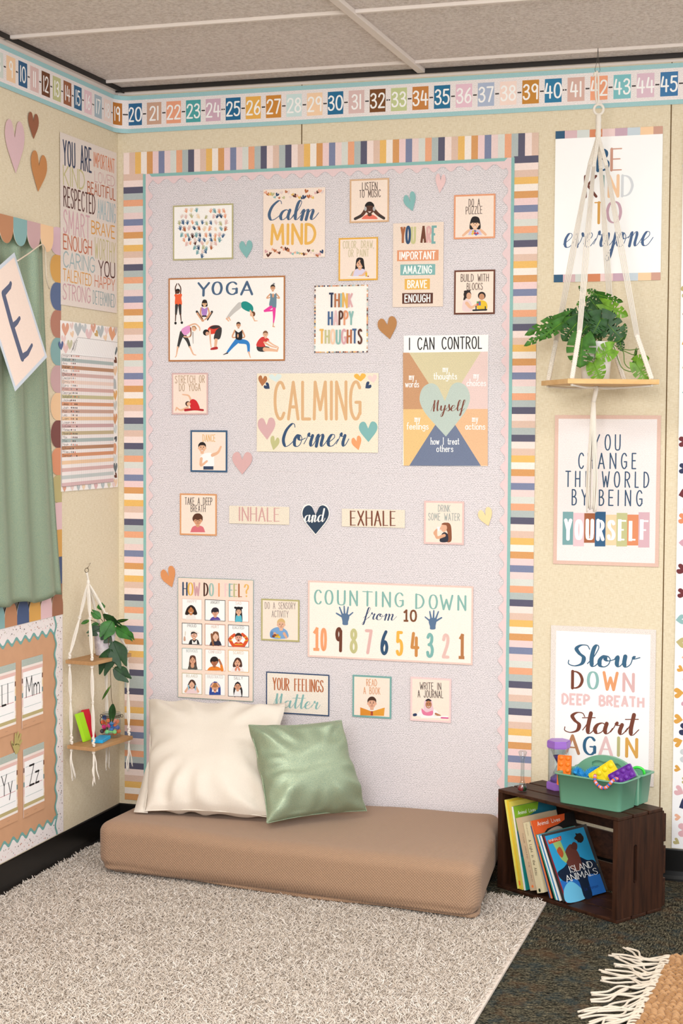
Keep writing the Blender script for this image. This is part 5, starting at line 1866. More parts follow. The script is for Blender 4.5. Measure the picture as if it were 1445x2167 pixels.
yt0 = [onL(u, 452 + u * .28, .06).y for u in (30.5, 60, 88)]
pw = (yt0[2] - yt0[0]) / 2
cols = ['tan', 'teal', 'mauve', 'peach'][::-1] + ['olive', 'navy', 'orange', 'maroon', 'rose', 'pink', 'mustard', 'teal', 'lilac', 'blue']
y1t = yt0[2] + pw
scallop_strip('scalloped_window_border', (0.055, y1t, ZT), (0, -1, 0), (0, 0, -1), 9, pw, .083, cols, .0012, 'row of hanging paper scallops along the top of the curtain')
pz = .0893
zt = onL(128, 541).z + pz
cols = ['lilac', 'mustard', 'blue', 'rose', 'teal', 'mauve', 'peach', 'maroon', 'orange', 'olive', 'pink', 'mustard', 'navy', 'brown']
scallop_strip('scalloped_window_border', (0.0012, YR, zt), (0, 0, -1), (0, -1, 0), 14, pz, .075, cols, .0012, 'column of coloured paper scallops between the curtain and the word poster')
zb = onL(128, 1300).z
pb = .077
scallop_strip('scalloped_window_border', (0.004, YR, zb), (0, -1, 0), (0, 0, 1), 12, pb, .078, ['brown', 'pink', 'mustard', 'navy', 'tan', 'teal', 'mauve', 'orange'], .0012, 'row of paper scallops under the curtain hem')


def glitter_fabric(h, spark, name, w=0.5):
    m, nt, b = newmat(name)
    v = objvec(nt)
    vor = N(nt, 'ShaderNodeTexVoronoi')
    vor.inputs['Scale'].default_value = 1300.0
    nt.links.new(v, vor.inputs['Vector'])
    sp = N(nt, 'ShaderNodeSeparateColor')
    nt.links.new(vor.outputs['Color'], sp.inputs[0])
    wv = noise_tex(nt, mapping(nt, v, (700, 700, 120)), 1.0, 2.0)
    lo = tuple(x * .8 for x in lin(h)[:3]) + (1,)
    c = mix(nt, wv, lo, h)
    m1 = ramp(nt, sp.outputs[0], [(0.45, (0, 0, 0, 1)), (0.6, (1, 1, 1, 1))])
    c = mix(nt, math_node(nt, 'MULTIPLY', m1, .30), c, spark)
    nt.links.new(c, b.inputs['Base Color'])
    met = math_node(nt, 'ADD', math_node(nt, 'MULTIPLY', m1, w), .22)
    nt.links.new(met, b.inputs['Metallic'])
    b.inputs['Roughness'].default_value = 0.40
    b.inputs['Specular IOR Level'].default_value = 0.4
    n = N(nt, 'ShaderNodeBump')
    n.inputs['Strength'].default_value = 0.35
    n.inputs['Distance'].default_value = 0.0015
    nt.links.new(sp.outputs[1], n.inputs['Height'])
    nt.links.new(n.outputs[0], b.inputs['Normal'])
    return m


M_GREEN = glitter_fabric('#869f8b', '#e6e4bd', 'shimmer_green_fabric')

# curtain: gathered at the top, hanging in soft folds, ending in a hem
cur = MB()
nu, nv = 150, 60
zt_, zb_ = ZT - .03, onL(60, 1272, .04).z
vs, fs = [], []
yr_top, yr_bot = onL(96, 540, .045).y, onL(129, 1250, .035).y
for j in range(nv + 1):
    t = j / nv
    z = zt_ + (zb_ - zt_) * t
    yr = yr_top + (yr_bot - yr_top) * (t ** 1.5)
    for i in range(nu + 1):
        s = i / nu
        y = yr - s * 1.15
        d = yr - y
        a = .019 * (1 - .3 * t) * math.cos((d - .052 - .03 * t) * (52 - 8 * t)) + .006 * (1 - t) ** 2 * math.sin(d * 110 + 2.0)
        edge = min(1, d / .02)
        x = .034 + a * edge * .62 + .004 * t
        x = max(x, .016)
        zz = z
        if t > .965:
            zz += .006 * math.sin(d * 30)
        vs.append((x, y, zz - (.012 * math.sin(d * 8 + .4)) * t * .6))
for j in range(nv):
    for i in range(nu):
        a = j * (nu + 1) + i
        fs.append((a, a + 1, a + nu + 2, a + nu + 1))
cur.add(vs, fs, M_GREEN, True)
c = cur.build('curtain')
sol = c.modifiers.new('thickness', 'SOLIDIFY')
sol.thickness = .0015
sol.offset = -1
tag(c, 'shimmering green curtain hanging in folds on the left wall window', 'curtain')

# ---- banner card with a letter, on its string
TR, BR_, BL_ = onL(39.9, 544, .085), onL(99.7, 758.5, .085), onL(21.4, 817.5, .085)
ex_, ey_ = BR_ - BL_, TR - BR_
org = (TR + BL_) / 2
w_, h_ = ex_.length, ey_.length
S = Sheet(org, ex_.normalized(), ey_.normalized(), w_, h_, .0012, grain('#cfd6df', .05), (0, 440, 6.7715))
S.inner(.011, grain('#f3ddcf', .04))
INK = '#58607a'
S.line([(188, 1110), (170, 1150), (62, 1235)], 60, INK, 92, smooth=False)
S.line([(62, 1240), (155, 1640), (290, 2125)], 104, INK, 108, smooth=False)
S.line([(170, 1690), (245, 1640), (290, 1590)], 84, INK, 54, smooth=False)
S.line([(285, 2120), (380, 2070), (455, 1970)], 92, INK, 48, smooth=False)
t_ = thing('letter_banner', tuple(org), 'tilted banner card with letter e on its cord in front of the curtain', 'banner')
bo = S.build('card')
mbs = MB()
cord = [onL(u, v, .088) for u, v in ((37, 552), (60, 537), (80, 522), (88, 517.5))] + [onL(93, 521, .08), onL(96, 532, .07), onL(97, 560, .065), onL(99, 592, .06), onL(104.5, 611, .05)]
mbs.tube(catmull(cord, 6), .0022, plain('#d9c9b4', .8), 6)
so = mbs.build('cord')
bpy.context.view_layer.update()
for o_ in (bo, so):
    mw_ = o_.matrix_world.copy()
    o_.parent = t_
    o_.matrix_parent_inverse = Matrix.Translation(-org)
# ---- lower board with alphabet cards
yl, yr, z0_, z1_ = -1.55, YR, BASE_H + .004, onL(128, 1300).z
S = Sheet((.0012, (yl + yr) / 2, (z0_ + z1_) / 2), (0, 1, 0), (0, 0, 1), yr - yl - .006, z1_ - z0_ - .006, .0006, grain('#cd9e7b', .04, 20.0))
S.build('kraft_board_paper', 'light brown paper backing the alphabet cards low on the left wall', 'bulletin board')
DOT = '#efe6e4'


def dotted(side, label):
    mb_ = MB()
    x = .003 if side == 'right' else .0022
    bw, wv, amp, per = .046, .0105, .0085, .056
    if side == 'right':
        a0, a1 = z0_, z1_
        f = lambda a, b, e: (x + e, yr - b, a)
        per = .063
        amp = .006
    else:
        a0, a1 = yl, yr
        o, sg = (z1_, -1) if side == 'top' else (z0_, 1)
        f = lambda a, b, e: (x + e, a, o + sg * b)
    n = int((a1 - a0) / per * 12)
    vs, vt, fs = [], [], []
    for i in range(n + 1):
        a = a0 + (a1 - a0) * i / n
        b = bw + amp * math.cos(2 * math.pi * (a1 - a) / per) * (1.0)
        if side == 'right':
            b = min(b, bw + amp)
        vs += [f(a, 0, 0), f(a, b, 0)]
        vt += [f(a, b, 0.0002), f(a, b + wv, 0.0002)]
    for i in range(n):
        fs.append((2 * i, 2 * i + 2, 2 * i + 3, 2 * i + 1))
    mb_.add(vs, fs, grain(DOT, .1, 500.0))
    mb_.add(vt, fs, grain('#76a8a2', .05))
    rd = random.Random({'right': 1, 'top': 2, 'bottom': 3}[side])
    cols = ['#2e2a2c', '#5a4038', '#b56a4a', '#8a9aa0', '#d9a0a0', '#6a4a42', '#c9c0b0', '#a0705a']
    N_ = int((a1 - a0) * 170)
    for i in range(N_):
        a = a0 + (a1 - a0) * (i + rd.random()) / N_
        b = rd.uniform(.003, bw - amp - .001)
        r_ = rd.choice((.0012, .0018, .0025))
        if a < a0 + .004 or a > a1 - .004:
            continue
        mb_.add([f(a + r_ * math.cos(t) * 1.0, b + r_ * math.sin(t), .0003) for t in [k * math.pi / 4 for k in range(8)]], [tuple(range(8))], rd.choice(cols))
    mb_.build
    return tag(mb_.build('dotted_border'), label, 'wall border', 'dotted board borders')


dotted('top', 'speckled border with wavy teal edge under the curtain')
dotted('right', 'speckled border with wavy teal edge down the right of the alphabet board')
dotted('bottom', 'speckled border with wavy teal edge just above the left baseboard')

# alphabet cards
ca = onL(45.8, 1398.6, .004)
cbp = onL(90.1, 1384.5, .004)
cd = onL(93.7, 1525.5, .004)
CW, CH = cbp.y - ca.y, cbp.z - cd.z


def alpha_card(yr_c, zt_c, letters, label):
    S = Sheet((.0038, yr_c - CW / 2, zt_c - CH / 2), (0, 1, 0), (0, 0, 1), CW, CH, .0006, '#f7f2ee')
    h, w = CH, CW
    q = lambda fx, fy: (-w / 2 + w * fx, h / 2 - h * fy)

    def R_(x0, y0, x1, y1, c):
        a, b = q(x0, y0), q(x1, y1)
        S.lrect(min(a[0], b[0]), min(a[1], b[1]), max(a[0], b[0]), max(a[1], b[1]), c)
    R_(0, 0, 1, .10, grain('#b3bdb4', .12, 400.0))
    R_(0, .10, 1, .135, '#f1e4dc')
    R_(0, .135, 1, .185, '#e6c0b8')
    R_(0, .185, .05, .8, '#e9cdc0')
    R_(.95, .185, 1, .8, '#e9d6bc')
    for k, c_ in enumerate(('#6e4434', '#e9d0a4', '#6b8a88', '#e6c0b8', '#f0e2d4')):
        R_(0, .27 + k * .105, .05, .34 + k * .105, c_)
        R_(.95, .27 + k * .105, 1, .34 + k * .105, c_)
    R_(.05, .185, .95, .8, '#fbf9f8')
    for fy, c_ in ((.27, '#9ab0b0'), (.4, '#c9d3d3'), (.56, '#b8324a'), (.70, '#9ab0b0')):
        R_(.1, fy - .003, .9, fy + .003, c_)
    R_(0, .80, 1, .85, '#bdae7c')
    R_(0, .85, 1, .885, '#f1e8e0')
    R_(0, .885, 1, 1.0, '#cf9f7c')
    R_(.06, .955, .2, .958, '#8a6a54')
    R_(.5, .945, .62, .948, '#8a6a54')
    # letters on the ruled lines
    H = h * .29
    a0 = q(.16, .56)
    a1 = q(.86, .56)
    z = S.lift()
    tot = sum(GLYPHS[ch][0] for ch in letters) + .16
    sx = min((a1[0] - a0[0]) / tot, H * 1.0)
    x = (a0[0] + a1[0]) / 2 - tot * sx / 2
    for ch in letters:
        gw, st = GLYPHS[ch]
        vs, fs = [], []
        for kind, pts in st:
            P = [Vector((x + px * sx, a0[1] + py * H)) for px, py in pts]
            if kind in 'cC':
                P = [p_.to_2d() for p_ in catmull([p_.to_3d() for p_ in P], 6)]
            for i in range(1 if kind in 'cC' else len(P) - 1):
                run = P if kind in 'cC' else [P[i], P[i + 1]]
                for pl in ribbon(run, lambda d_: H * (.1 if abs(d_.x) > abs(d_.y) * 2 else .06)):
                    o = len(vs)
                    vs += [(p_.x, p_.y, z + ZST * (len(fs) % 12)) for p_ in pl]
                    fs.append(list(range(o, o + len(pl))))
        S.mb.add(vs, fs, '#1e1b1d')
        x += (gw + .16) * sx
    return S.build('alphabet_card', label, 'alphabet card', 'alphabet cards')


alpha_card(cbp.y, cbp.z, 'Mm', 'alphabet card with the letters m beside the wavy teal border')
p1 = onL(32.8, 1402, .004)
alpha_card(p1.y, p1.z, 'Ll', 'alphabet card with the letters l cut by the picture edge')
p2 = onL(93.0, 1569.5, .004)
alpha_card(p2.y, p2.z, 'Zz', 'alphabet card with the letters z, lowest right on the brown board')
p3 = onL(36.5, 1590, .004)
alpha_card(p3.y, p3.z, 'Yy', 'alphabet card with the letters y below the olive hand')

S = wall_sheet('L', [(18, 1545), (50, 1545), (50, 1605), (18, 1605)], '#ffffff', .005, .0006, (0, 1480, 6.371))
S.z = (0, 1480, 6.371)
S.mb = MB()
HC = grain('#b9aa6c', .06)
pts = [S.p(*q) for q in catmull([Vector((a, b, 0)) for a, b in ((165, 590), (172, 640), (195, 700), (215, 740), (245, 715), (265, 660), (262, 610), (245, 600), (215, 600), (190, 615))], 5, True) for q in [(q.x, q.y)]]
S.mb.prism([tuple(p_) for p_ in pts], 0, .0006, HC)
for a, b in (((178, 625), (163, 575)), ((205, 620), (212, 475)), ((222, 610), (245, 455)), ((240, 605), (280, 480)), ((255, 620), (288, 560))):
    p_, q_ = S.p(*a), S.p(*b)
    d = (q_ - p_)
    nn = Vector((-d.y, d.x)).normalized() * .0052
    tip = [q_ + nn * math.cos(t) + d.normalized() * math.sin(t) * .0052 for t in [math.pi * (1 - k / 6) for k in range(7)]]
    S.mb.prism([tuple(p_ + nn)] + [tuple(t) for t in [q_ + nn] + []] + [tuple(t) for t in [q_ + nn * math.cos(k * math.pi / 6) + d.normalized() * math.sin(k * math.pi / 6) * .0052 for k in range(1, 7)]] + [tuple(p_ - nn)], 0, .0006, HC)
S.build('paper_hand', 'olive paper hand cutout between the alphabet cards', 'paper cutout')

# ------------------------------------------------------------------ free-standing things
VIEW = Vector(CAM)


def at(u, v, d):
    """place at depth d in front of the viewing position"""
    return VIEW + ray(u, v) * d


def depth(p):
    return (Vector(p) - VIEW).dot(CF)


def part(mb_, name, t, label=None):
    """link mb_ (room coordinates) as a part of thing t"""
    loc = t.location if t.parent is None else (t.matrix_parent_inverse.inverted().translation if False else PART_ORG[t.name])
    lx, ly, lz = loc
    mb_.v = [(x - lx, y - ly, z - lz) for x, y, z in mb_.v]
    o = mb_.build(name)
    o.parent = t
    if label:
        o['label'] = label
    PART_ORG[o.name] = tuple(loc)
    return o


PART_ORG = {}


def whole(mb_, name, label, cat, group=None):
    """a thing that is one mesh, its origin at its base"""
    n = len(mb_.v)
    cx = sum(v[0] for v in mb_.v) / n
    cy = sum(v[1] for v in mb_.v) / n
    cz = min(v[2] for v in mb_.v)
    mb_.v = [(x - cx, y - cy, z - cz) for x, y, z in mb_.v]
    return tag(mb_.build(name, loc=(cx, cy, cz)), label, cat, group)


def cloth_mat(h, kind='cotton', name=None):
    m, nt, b = newmat(name or 'cloth_' + h)
    v = objvec(nt)
    lo = tuple(x * .86 for x in lin(h)[:3]) + (1,)
    if kind == 'waffle':
        sp = N(nt, 'ShaderNodeSeparateXYZ')
        nt.links.new(v, sp.inputs[0])
        k = 2 * math.pi / .0086
        a = math_node(nt, 'SINE', math_node(nt, 'MULTIPLY', math_node(nt, 'ADD', sp.outputs[0], math_node(nt, 'MULTIPLY', sp.outputs[1], .45)), k))
        b2 = math_node(nt, 'SINE', math_node(nt, 'MULTIPLY', math_node(nt, 'ADD', sp.outputs[2], math_node(nt, 'MULTIPLY', sp.outputs[1], .9)), k))
        f = math_node(nt, 'MULTIPLY', a, b2)
        f = math_node(nt, 'ADD', math_node(nt, 'MULTIPLY', f, .5), .5)
        c = ramp(nt, f, [(0.0, tuple(x * .74 for x in lin(h)[:3]) + (1,)), (0.45, lin(h)), (1.0, tuple(min(1, x * 1.1) for x in lin(h)[:3]) + (1,))])
        bump(nt, b, f, .5, .003)
    else:
        f = noise_tex(nt, mapping(nt, v, (350, 350, 350)), 1.0, 3.0, .7)
        c = mix(nt, f, lo, h)
        bump(nt, b, f, .25, .002)
    nt.links.new(c, b.inputs['Base Color'])
    b.inputs['Roughness'].default_value = .9
    b.inputs['Specular IOR Level'].default_value = .1
    b.inputs['Sheen Weight'].default_value = .15
    return m


def wood_mat(lo, hi, name, axis=0, rough=.6, sc=1.0):
    m, nt, b = newmat(name)
    v = objvec(nt)
    s = [60 * sc, 60 * sc, 60 * sc]
    s[axis] = 5 * sc
    f = noise_tex(nt, mapping(nt, v, tuple(s)), 1.0, 5.0, .65)
    c = ramp(nt, f, [(.3, lo), (.7, hi)])
    nt.links.new(c, b.inputs['Base Color'])
    b.inputs['Roughness'].default_value = rough
    b.inputs['Specular IOR Level'].default_value = .25
    bump(nt, b, f, .25, .002)
    return m


def glass_mat(tint='#eef3f3', name='clear_glass', k=.16):
    m = bpy.data.materials.new(name)
    m.use_nodes = True
    nt = m.node_tree
    nt.nodes.clear()
    out = N(nt, 'ShaderNodeOutputMaterial')
    tr = N(nt, 'ShaderNodeBsdfTransparent')
    tr.inputs[0].default_value = lin(tint)
    gl = N(nt, 'ShaderNodeBsdfGlossy')
    gl.inputs['Roughness'].default_value = .03
    lw = N(nt, 'ShaderNodeLayerWeight')
    lw.inputs[0].default_value = .35
    f = math_node(nt, 'ADD', math_node(nt, 'MULTIPLY', lw.outputs['Facing'], .45), k * .4)
    mx = N(nt, 'ShaderNodeMixShader')
    nt.links.new(f, mx.inputs[0])
    nt.links.new(tr.outputs[0], mx.inputs[1])
    nt.links.new(gl.outputs[0], mx.inputs[2])
    nt.links.new(mx.outputs[0], out.inputs[0])
    return m


GLASS = glass_mat()
M_CORD = cloth_mat('#f0e7da', name='cotton_cord')


def rounded_slab(n, half, r, fn, mat):
    """closed rounded box: grid on a cube pushed to a rounded form, then placed by fn"""
    nx, ny, nz = n
    idx, vs, fs = {}, [], []

    def vid(p):
        k = tuple(round(c, 5) for c in p)
        if k not in idx:
            q = [p[i] * half[i] for i in range(3)]
            c = Vector([max(-half[i] + r[i], min(half[i] - r[i], q[i])) for i in range(3)])
            d = Vector(q) - c
            e = Vector([d[i] / r[i] for i in range(3)])
            if e.length > 1e-9:
                mx_ = max(abs(e[0]), abs(e[1]), abs(e[2]))
                e = e.normalized() * mx_ if mx_ < 1 else e.normalized()
                d = Vector([e[i] * r[i] for i in range(3)])
            idx[k] = len(vs)
            vs.append(fn(c + d, p))
        return idx[k]

    def lay(k):
        # denser towards the rounded edges
        return [-math.cos(math.pi * i / k) * .5 + (2 * i / k - 1) * .5 for i in range(k + 1)]
    X, Y, Z = lay(nx), lay(ny), lay(nz)
    for sg in (-1, 1):
        for i in range(nx):
            for j in range(ny):
                q = [vid((X[a], Y[b], sg)) for a, b in ((i, j), (i + 1, j), (i + 1, j + 1), (i, j + 1))]
                fs.append(q if sg > 0 else q[::-1])
        for i in range(nx):
            for j in range(nz):
                q = [vid((X[a], sg, Z[b])) for a, b in ((i, j), (i + 1, j), (i + 1, j + 1), (i, j + 1))]
                fs.append(q if sg < 0 else q[::-1])
        for i in range(ny):
            for j in range(nz):
                q = [vid((sg, Y[a], Z[b])) for a, b in ((i, j), (i + 1, j), (i + 1, j + 1), (i, j + 1))]
                fs.append(q if sg > 0 else q[::-1])
    m_ = MB()
    m_.add(vs, fs, mat, True)
    return m_


# ---- mattress
MQ = [Vector((.186, -.575, 0)), Vector((1.470, -.695, 0)), Vector((1.398, -.02, 0)), Vector((.195, -.03, 0))]
MZ0, MZ1 = .016, .186


def mat_fn(q, p):
    u, w = (q.x / .64 + 1) / 2, (q.y / .3 + 1) / 2
    b = MQ[0] * (1 - u) * (1 - w) + MQ[1] * u * (1 - w) + MQ[2] * u * w + MQ[3] * (1 - u) * w
    zz = (q.z / .08 + 1) / 2
    z = MZ0 + (MZ1 - MZ0) * zz
    # tucked-in lower edge with gathered folds
    ctr = (MQ[0] + MQ[1] + MQ[2] + MQ[3]) / 4
    out = (b - ctr)
    low = max(0, 1 - zz / .34)
    b = b - out.normalized() * (.024 * low ** 1.5)
    nz_ = noise.noise(Vector((b.x * 3, b.y * 3, z * 4)))
    top = max(0, (zz - .6) / .4)
    z += .010 * nz_ * top - .006 * top * (1 - abs(u - .5) * 2)
    if 0.02 < zz < .5 and w < .5:
        f = .006 * math.sin(z * 230 + 1.5 * noise.noise(Vector((b.x * 5, 0, 0))))
        near = math.exp(-(u * 6) ** 2) + math.exp(-((1 - u) * 6) ** 2) + .25
        b = b + Vector((-.1, -1, 0)) * f * near * low
    corner = math.exp(-(u / .05) ** 2) + math.exp(-((1 - u) / .05) ** 2)
    b = b + Vector((0, -1, 0)) * .004 * math.sin(z * 160 + b.x * 40) * corner * low
    return Vector((b.x, b.y, max(z, MZ0)))


mb = rounded_slab((84, 40, 26), (.64, .3, .08), (.05, .05, .035), mat_fn, cloth_mat('#a4856c', 'waffle', 'tan_waffle_knit'))
t = thing('floor_mattress', (.82, -.34, MZ0), 'low tan mattress in a textured fitted cover on the shag rug', 'mattress')
cover = part(mb, 'fitted_cover', t)
mb = MB()
hem = []
for k in range(61):
    s_ = k / 60
    p_ = MQ[0].lerp(MQ[1], .035 + .93 * s_) + Vector((.012, .030 - .003 * math.sin(s_ * 23), .030 + .004 * math.sin(s_ * 9) - .006 * s_))
    hem.append(p_)
hem = [Vector((.212, -.42, .034)), Vector((.206, -.50, .033))] + hem + [Vector((1.450, -.63, .026)), Vector((1.436, -.55, .03)), Vector((1.425, -.42, .034))]
mb.tube(catmull(hem, 2), .0075, cover.data.materials[0], 8)
part(mb, 'elastic_hem', cover)


# ---- pillows
def pillow(name, corners, T, mat, label, seed, wr=.01, flange=0.0):
    BL, BR2, TR2, TL2 = [Vector(c) for c in corners]
    ctr = (BL + BR2 + TR2 + TL2) / 4
    nrm = (BR2 - BL).cross(TL2 - BL).normalized()
    n = 46
    vs, fs = [], []
    for side in (1, -1):
        for j in range(n + 1):
            for i in range(n + 1):
                u, w = 2 * i / n - 1, 2 * j / n - 1
                u = math.sin(u * math.pi / 2) * .5 + u * .5
                w = math.sin(w * math.pi / 2) * .5 + w * .5
                pinch = .06
                uu = u * (1 - pinch * (1 - w * w))
                ww = w * (1 - pinch * (1 - u * u))
                a, b = (uu + 1) / 2, (ww + 1) / 2
                p = BL * (1 - a) * (1 - b) + BR2 * a * (1 - b) + TR2 * a * b + TL2 * (1 - a) * b
                e = max(0.0, (1 - abs(u) ** 2.7) * (1 - abs(w) ** 2.7))
                h = T * e ** .5
                k = Vector((p.x * 7 + seed, p.y * 7, p.z * 7))
                p = p + ((BR2 - BL).normalized() * noise.noise(k * 1.7) + (TL2 - BL).normalized() * noise.noise(k * 1.9 + Vector((5, 0, 0)))) * .007
                fold = noise.noise(k) * .6 + noise.noise(Vector((k.x * 1.2, k.y, k.z * 3.2))) * .45
                ang = math.atan2(w, u)
                rad = math.sqrt(u * u + w * w)
                crs = math.sin(ang * 13 + seed + 3 * noise.noise(k)) * max(0, rad - .5) * (1.9 if flange else .9)
                h += (fold * wr + crs * wr * .8) * min(1, e * 5)
                sag = -.10 * T * max(0, w) + .12 * T * max(0, -w)
                vs.append(p + nrm * side * (h + (sag * e if side > 0 else 0)))
        o = (0 if side > 0 else (n + 1) ** 2)
        for j in range(n):
            for i in range(n):
                q = [o + j * (n + 1) + i, o + j * (n + 1) + i + 1, o + (j + 1) * (n + 1) + i + 1, o + (j + 1) * (n + 1) + i]
                fs.append(q if side > 0 else q[::-1])
    t = thing(name, tuple((BL + BR2) / 2), label, 'pillow')
    m_ = MB()
    m_.add(vs, fs, mat, True)
    cu_ = part(m_, 'cushion', t)
    # seam welt all round
    m_ = MB()
    pts = []
    for a in range(4):
        for i in range(24):
            s = 2 * i / 24 - 1
            u, w = ((s, -1), (1, s), (-s, 1), (-1, -s))[a]
            uu, ww = u * (1 - .06 * (1 - w * w)), w * (1 - .06 * (1 - u * u))
            x, y = (uu + 1) / 2, (ww + 1) / 2
            pts.append(BL * (1 - x) * (1 - y) + BR2 * x * (1 - y) + TR2 * x * y + TL2 * (1 - x) * y)
    m_.tube(pts, .0018, mat, 6, closed=True)
    part(m_, 'seam', cu_)
    if flange:
        m_ = MB()
        fv, ff = [], []
        k = 20
        for i in range(k + 1):
            for j in range(2):
                a = i / k
                b = 1.0 + flange * j * max(0.0, (a - .5) * 2) ** .8 - .02
                p = BL * (1 - a) * (1 - b) + BR2 * a * (1 - b) + TR2 * a * b + TL2 * (1 - a) * b
                fv.append(p - nrm * (.01 + .012 * j * math.sin(a * 9)))
        for i in range(k):
            ff.append((2 * i, 2 * i + 1, 2 * i + 3, 2 * i + 2))
        m_.add(fv, ff, mat, True)
        fv, ff = [], []
        for i in range(k + 1):
            for j in range(2):
                b = i / k
                a = -(flange * 1.5 * j * max(0.0, 1 - b * 2.2) ** .8) + .02
                p = BL * (1 - a) * (1 - b) + BR2 * a * (1 - b) + TR2 * a * b + TL2 * (1 - a) * b
                fv.append(p - nrm * (.012 + .01 * j * math.sin(b * 8)))
        for i in range(k):
            ff.append((2 * i, 2 * i + 1, 2 * i + 3, 2 * i + 2))
        m_.add(fv, ff, mat, True)
        fo = part(m_, 'loose_flap', t)
        sd = fo.modifiers.new('thickness', 'SOLIDIFY')
        sd.thickness = .003
    return t


pillow('pillow', (onZ(306, 1716, .200), onZ(573, 1730, .200), onB(602, 1494, -.10), onB(313, 1480, -.10)), .088, cloth_mat('#eae0d2', name='natural_canvas'), 'large cream pillow leaning on the board at the back of the mattress', 3.0, .014, .075)
pillow('pillow', (onZ(566, 1742, .205), onZ(776, 1716, .205), onB(722, 1524, -.25), onB(527, 1534, -.37)), .072, glitter_fabric('#8a9f88', '#e4dfb4', 'shimmer_green_cushion', .4), 'smaller shimmering green pillow leaning on the cream pillow', 8.0, .016)

# ---- shag rug
RUGP = [(.016, -.215), (1.612, -.395), (1.628, -2.4), (.016, -2.4)]
t = thing('shag_rug', (.8, -1.3, 0), 'cream shag rug with long pile under the mattress', 'rug')
mb = MB()
mb.prism(RUGP[::-1], .001, .008, plain('#dccfc4', .9))
part(mb, 'backing', t)


def pile(n, seed):
    rg = np.random.default_rng(seed)
    X = rg.uniform(.02, 1.612, n)
    Yv = -2.36 + rg.uniform(0, 1, n) ** .8 * 2.15
    back = -.222 - (X - .016) * (.18 / 1.584)
    ok = (Yv < back) & (X < 1.600 + (-.395 - Yv) * .0075)
    # nothing grows where the mattress presses it flat
    inm = (X > .30) & (X < 1.33) & (Yv > -.45)
    ok &= ~inm
    ok &= X > .02
    X, Yv = X[ok], Yv[ok]
    n = len(X)
    L = rg.uniform(.013, .024, n)
    a = rg.uniform(0, 2 * np.pi, n)
    lean = rg.uniform(.5, 1.25, n)
    curl = rg.uniform(-1.6, 1.6, n)
    w = rg.uniform(.0013, .0019, n)
    K, Sd = 5, 3
    P = np.zeros((n, K, 3))
    P[:, 0] = np.stack([X, Yv, np.full(n, .006)], 1)
    for k in range(1, K):
        tt = k / (K - 1)
        ang = a + curl * tt
        el = np.pi / 2 - lean * (.35 + 1.25 * tt)
        st = L / (K - 1)
        d = np.stack([np.cos(ang) * np.cos(el), np.sin(ang) * np.cos(el), np.sin(el)], 1)
        P[:, k] = P[:, k - 1] + d * st[:, None]
    P[:, :, 2] = np.maximum(P[:, :, 2], .008)
    # stay on the rug's own side of the walls and the crate
    P[:, :, 0] = np.clip(P[:, :, 0], .016, 1.618)
    T = np.zeros_like(P)
    T[:, 1:-1] = P[:, 2:] - P[:, :-2]
    T[:, 0] = P[:, 1] - P[:, 0]
    T[:, -1] = P[:, -1] - P[:, -2]
    T /= np.linalg.norm(T, axis=2, keepdims=True) + 1e-9
    ref = np.stack([-np.sin(a), np.cos(a), np.zeros(n)], 1)[:, None, :].repeat(K, 1)
    U = np.cross(T, ref)
    U /= np.linalg.norm(U, axis=2, keepdims=True) + 1e-9
    V = np.cross(T, U)
    taper = np.array([1, 1.1, 1.1, 1.0, .55])[None, :, None]
    rings = []
    for s in range(Sd):
        an = 2 * np.pi * s / Sd
        rings.append(P + (U * np.cos(an) + V * np.sin(an)) * w[:, None, None] * taper)
    Vt = np.stack(rings, 2).reshape(-1, 3)
    base = (np.arange(n) * K * Sd)[:, None, None]
    kk = np.arange(K - 1)[None, :, None]
    ss = np.arange(Sd)[None, None, :]
    i0 = base + kk * Sd + ss
    i1 = base + kk * Sd + (ss + 1) % Sd
    F = np.stack([i0, i1, i1 + Sd, i0 + Sd], -1).reshape(-1, 4)
    return Vt, F


def np_mesh(name, V, F, mat, t, off):
    me = bpy.data.meshes.new(name)
    V = V - np.array(off)
    me.vertices.add(len(V))
    me.vertices.foreach_set('co', V.astype(np.float32).ravel())
    me.loops.add(F.size)
    me.loops.foreach_set('vertex_index', F.astype(np.int32).ravel())
    me.polygons.add(len(F))
    me.polygons.foreach_set('loop_start', np.arange(0, F.size, 4, dtype=np.int32))
    me.polygons.foreach_set('loop_total', np.full(len(F), 4, dtype=np.int32))
    me.polygons.foreach_set('use_smooth', np.ones(len(F), dtype=bool))
    me.materials.append(mat)
    me.update(calc_edges=True)
    o = bpy.data.objects.new(name, me)
    COL.objects.link(o)
    o.parent = t
    return o


m, nt, b = newmat('shag_yarn')
g = N(nt, 'ShaderNodeNewGeometry')
c = ramp(nt, g.outputs['Random Per Island'], [(0, '#b9ab9d'), (.3, '#cabdb0'), (.7, '#d7ccc0'), (1, '#e3dad1')])
nt.links.new(c, b.inputs['Base Color'])
b.inputs['Roughness'].default_value = .9
b.inputs['Specular IOR Level'].default_value = .1
V_, F_ = pile(150000, 4)
o = np_mesh('pile', V_, F_, m, t, (.8, -1.3, 0))
o['kind'] = 'stuff'

